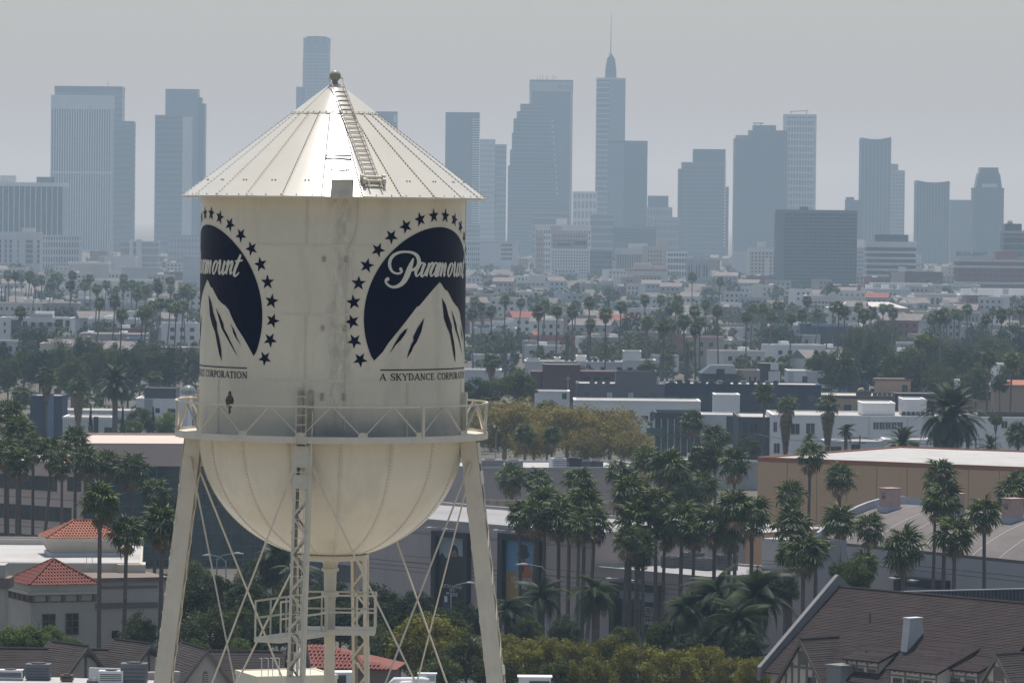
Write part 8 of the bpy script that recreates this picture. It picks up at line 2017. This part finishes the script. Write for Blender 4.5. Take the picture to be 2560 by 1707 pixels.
b0 = plane_hit(2098, 1680); q = MB(); q.box(b0.x - .2, b0.x + 1.4, b0.y - 1.2, b0.y + .4, b0.z - 1.5, b0.z + .55); q.box(b0.x - .3, b0.x + 1.5, b0.y - 1.3, b0.y + .5, b0.z + .553, b0.z + .7); q.build('stub_chimney', m_rake, t)
for k, yy in enumerate((.35, .75)):
    q = MB(); q.tube([(6.5 + k * 3, -HW * yy, zr - DR * yy), (6.5 + k * 3, -HW * yy, zr - DR * yy + .7)], .07, 6); q.build('vent_pipe', wall('dgrey'), t)

# ---------------------------------------------------------------- street lamps
def lamp(px, ytop, d, dx, lab):
    c = P(px, ytop, d); o = thing('street_lamp', lab, 'street lamp', (c.x, d, 0), 0, 'street lamps')
    q = MB(); q.tube([(0, 0, 0), (0, 0, c.z * .5), (0, 0, c.z)], [.11, .09, .07], 7); q.build('pole', wall('concrete'), o)
    q = MB(); q.tube([(0, 0, c.z - .3), (dx * .3, 0, c.z + .35), (dx, 0, c.z + .6)], .04, 6); q.build('arm', wall('concrete'), o)
    q = MB(); q.tube([(dx * .95, 0, c.z + .6), (dx * 1.15, 0, c.z + .62), (dx * 1.5, 0, c.z + .55)], [.06, .14, .05], 6); q.build('lamp_head', wall('lgrey'), o)
lamp(1371, 1425, 505, -2.2, 'street lamp right of the blue sky film poster')
lamp(1128, 1470, 505, 1.6, 'street lamp in front of the bearded man poster')
lamp(542, 1395, 560, 2.0, 'street lamp with long arm before the glass wall')
lamp(565, 1400, 575, -1.8, 'second street lamp close before the glass wall')
lamp(1240, 1085, 840, .4, 'small lamp post beside the ochre tree')

# ---------------------------------------------------------------- trees in the foreground
FG = (
    (310, 1545, 46, 452, 'd', 'dark tree left of the left leg above the shingled gables'), (352, 1505, 55, 455, 'd', 'taller dark tree left of the left leg'), (345, 1578, 44, 425, 'd', 'low dark tree touching the right cross gable'),
    (478, 1525, 60, 450, 'd', 'dark ficus just right of the left leg'), (430, 1478, 48, 460, 'd', 'dark ficus behind the left leg'), (560, 1498, 56, 462, 'd', 'dark ficus left of the front leg'), (530, 1575, 62, 440, 'm', 'lighter ficus between left leg and front leg'), (620, 1510, 56, 458, 'd', 'dark ficus behind the tie rods'), (670, 1545, 54, 450, 'd', 'dark ficus behind the front leg'), (640, 1600, 46, 430, 'd', 'low ficus before the front leg'), (452, 1598, 54, 432, 'd', 'low dark ficus above the plain stucco gable'), (600, 1618, 26, 415, 'b', 'bright yellow green bush above the dark roof'), (720, 1500, 50, 462, 'd', 'dark ficus right of the front leg'), (780, 1530, 55, 458, 'd', 'dark ficus behind the valve platform'), (850, 1560, 55, 450, 'd', 'dark ficus right of the riser'), (760, 1590, 50, 440, 'd', 'dark ficus under the valve platform'),
    (505, 1480, 50, 475, 'd', 'tall ficus between left leg and glass wall'), (590, 1560, 52, 448, 'm', 'rounded ficus in the middle of the tie rods'), (700, 1570, 48, 446, 'm', 'ficus just right of the front leg foot'), (820, 1490, 48, 470, 'd', 'ficus behind the valve platform rail'), (890, 1530, 46, 462, 'd', 'ficus at the back leg'), (400, 1545, 46, 446, 'm', 'ficus half hidden by the left leg'), (480, 1632, 40, 422, 'd', 'low ficus beside the plain stucco gable'), (910, 1640, 40, 428, 'd', 'low ficus beside the tile lodge wall'), (1040, 1520, 46, 470, 'd', 'dark tree under the bearded man poster edge'),
    (22, 1606, 44, 414, 'b', 'bright hedge tree at the left edge'), (72, 1600, 42, 414, 'b', 'bright hedge tree second from the left edge'), (122, 1606, 42, 414, 'b', 'bright hedge tree below the pavilion window'), (176, 1622, 30, 413, 'b', 'small bright hedge tree at the right end of the hedge'),
    (940, 1520, 55, 462, 'd', 'dark tree right of the back leg'), (1000, 1545, 55, 455, 'd', 'dark tree left of the right leg'), (1062, 1615, 78, 432, 'y', 'large yellow green tree behind the right leg'), (985, 1625, 60, 436, 'm', 'green tree between the back leg and the large yellow green one'), (1130, 1575, 48, 455, 'm', 'green tree behind the right leg'), (1165, 1640, 56, 428, 'm', 'green tree below the right leg'), (1090, 1690, 60, 410, 'm', 'low green tree at the bottom near the white vent box'), (930, 1590, 44, 450, 'd', 'dark low tree behind the tile lodge'),
    (1250, 1635, 52, 430, 'y', 'olive tree just right of the right leg'), (1310, 1655, 56, 424, 'y', 'olive tree second right of the right leg'), (1375, 1640, 56, 432, 'y', 'olive tree below the arching queen palm'), (1440, 1660, 58, 424, 'y', 'olive tree below the large drooping queen palm'), (1520, 1655, 62, 426, 'y', 'olive tree in the middle of the bottom row'), (1600, 1672, 66, 420, 'y', 'big olive tree below the black poster'), (1682, 1682, 66, 416, 'y', 'bright olive tree right of the middle of the bottom row'), (1762, 1665, 58, 420, 'y', 'olive tree below the dark queen palms'), (1835, 1692, 56, 412, 'y', 'olive tree left of the house gable'), (1895, 1688, 46, 408, 'y', 'bright olive tree touching the house gable'), (1480, 1706, 56, 405, 'y', 'low olive tree at the bottom edge'), (1240, 1695, 50, 405, 'm', 'green tree left of the white machine box'), (1400, 1700, 50, 408, 'm', 'green tree right of the white machine box'), (1720, 1620, 40, 440, 'd', 'dark shrub tree behind the olive row'), (1560, 1600, 36, 452, 'm', 'small tree below the black poster'),
    (1160, 1545, 40, 492, 'd', 'dark hedge tree under the bearded man poster'), (1210, 1560, 38, 490, 'd', 'dark hedge tree between the two tall posters'), (1320, 1570, 36, 488, 'd', 'dark hedge tree under the blue sky poster'), (1410, 1575, 36, 486, 'd', 'dark hedge tree right of the blue sky poster'), (1090, 1555, 36, 492, 'd', 'dark hedge tree left of the right leg'),
    (2140, 1440, 40, 446, 'm', 'rounded green tree behind the house ridge'), (2105, 1430, 30, 448, 'm', 'smaller green tree behind the gable peak'), (1960, 1470, 36, 452, 'd', 'dark shrub behind the house gable'), (1780, 1600, 44, 440, 'd', 'dark undergrowth tree left of the house gable'), (1870, 1620, 40, 430, 'd', 'dark undergrowth tree beside the house gable'), (1650, 1590, 36, 450, 'd', 'dark shrub right of the black poster'),
    (700, 1410, 55, 540, 'd', 'dark tree below the bowl left side'), (640, 1440, 45, 540, 'd', 'dark tree before the glass wall below the bowl'), (480, 1440, 40, 560, 'd', 'dark tree before the glass wall right of the left leg'))
for px, py, rp, d, kd, lab in FG: tree(px, py + 4, rp * 1.2, d, lab, ('m' if (kd == 'd' and int(px) % 3 == 0) or (kd == 'y' and int(px) % 7 == 0) else kd), 'big', 'foreground trees', asp=.95)
# pavements and the avenue between the gate buildings and the poster wall
m_asph = mat('asphalt', (.055, .055, .057), .9, .25, .2, 3)
q = MB(); q.add([(-70, 470, .004), (60, 470, .004), (60, 500, .004), (-70, 500, .004)], [(0, 1, 2, 3)]); o = q.build('road', m_asph); o['kind'] = 'structure'

# ---------------------------------------------------------------- a delivery van parked below the glass fronted building
van = thing('delivery_van', 'white delivery van parked below the glass fronted building', 'van', (PX(1762, 1140, 845), 845, 0), R(-40)); vz = max(0, PZ(1762, 1152, 845))
t_ = thing('parking_deck', 'pale raised parking deck under the white delivery van', 'deck', (PX(1762, 1140, 845), 845, 0), R(-40))
q = MB(); q.box(-9, 9, -5, 5, 0, vz); q.build('slab', wall('concrete'), t_); q = MB(); ringbox(q, -9.02, 9.02, -5.02, 5.02, vz + .003, vz + .25, .2); q.build('kerb', wall('lgrey'), t_)
q = MB(); q.xprism([(-1.0, vz + .35), (1.0, vz + .35), (1.0, vz + 2.2), (.85, vz + 2.4), (-.85, vz + 2.4), (-1.0, vz + 2.2)], -1.9, 2.1); q.build('body', wall('white'), van)
q = MB(); q.prism([(-3.0, vz + .35), (-1.905, vz + .35), (-1.905, vz + 2.3), (-2.2, vz + 2.2), (-2.7, vz + 1.4), (-3.0, vz + 1.2)], -.97, .97); q.build('cab', wall('white'), van)
q = MB(); q.prism([(-2.72, vz + 1.45), (-2.0, vz + 1.45), (-2.0, vz + 2.1), (-2.3, vz + 2.1)], -.99, -.972); q.build('side_window', m_glass, van)
for x in (-2.3, 1.3):
    for y in (-1.0, 1.0): q = MB(); q.tube([(x, y - .1, vz + .36), (x, y + .1, vz + .36)], .36, 12); q.build('wheel', m_black, van)

# ---------------------------------------------------------------- utility poles with wires
m_pole = mat('utility_pole_wood', (.10, .08, .065), .95, .25, 1, 8)
prev = None
for px, py, d, lab in ((1690, 1062, 900, 'wooden utility pole before the glass fronted building'), (1884, 1078, 880, 'wooden utility pole before the dark grey end block'), (2150, 1088, 870, 'wooden utility pole before the long white building'), (2440, 1092, 860, 'wooden utility pole right of the largest date palm')):
    c = P(px, py, d); u = thing('utility_pole', lab, 'utility pole', (c.x, d, 0), R(-12), 'utility poles')
    q = MB(); q.tube([(0, 0, 0), (0, 0, c.z)], [.16, .11], 7); q.build('pole', m_pole, u)
    for k in range(2): q = MB(); q.bar((-1.3 + k * .3, 0, c.z - .4 - k * .9), (1.3 - k * .3, 0, c.z - .4 - k * .9), .12, .14); q.build('crossarm', m_pole, u)
    if prev is not None:
        for k, off in enumerate((-1.1, 0, 1.1)):
            a = Vector((prev.x, prev.y + off, prev.z - .35)); b = Vector((c.x, d + off, c.z - .35)); q = MB()
            q.tube([a.lerp(b, i / 10) - Vector((0, 0, 1.0 * math.sin(math.pi * i / 10))) for i in range(11)], .022, 4); w_o = q.build('wire', m_black, pu); w_o.matrix_parent_inverse = pu.matrix_basis.inverted()
    prev = Vector((c.x, d, c.z)); pu = u
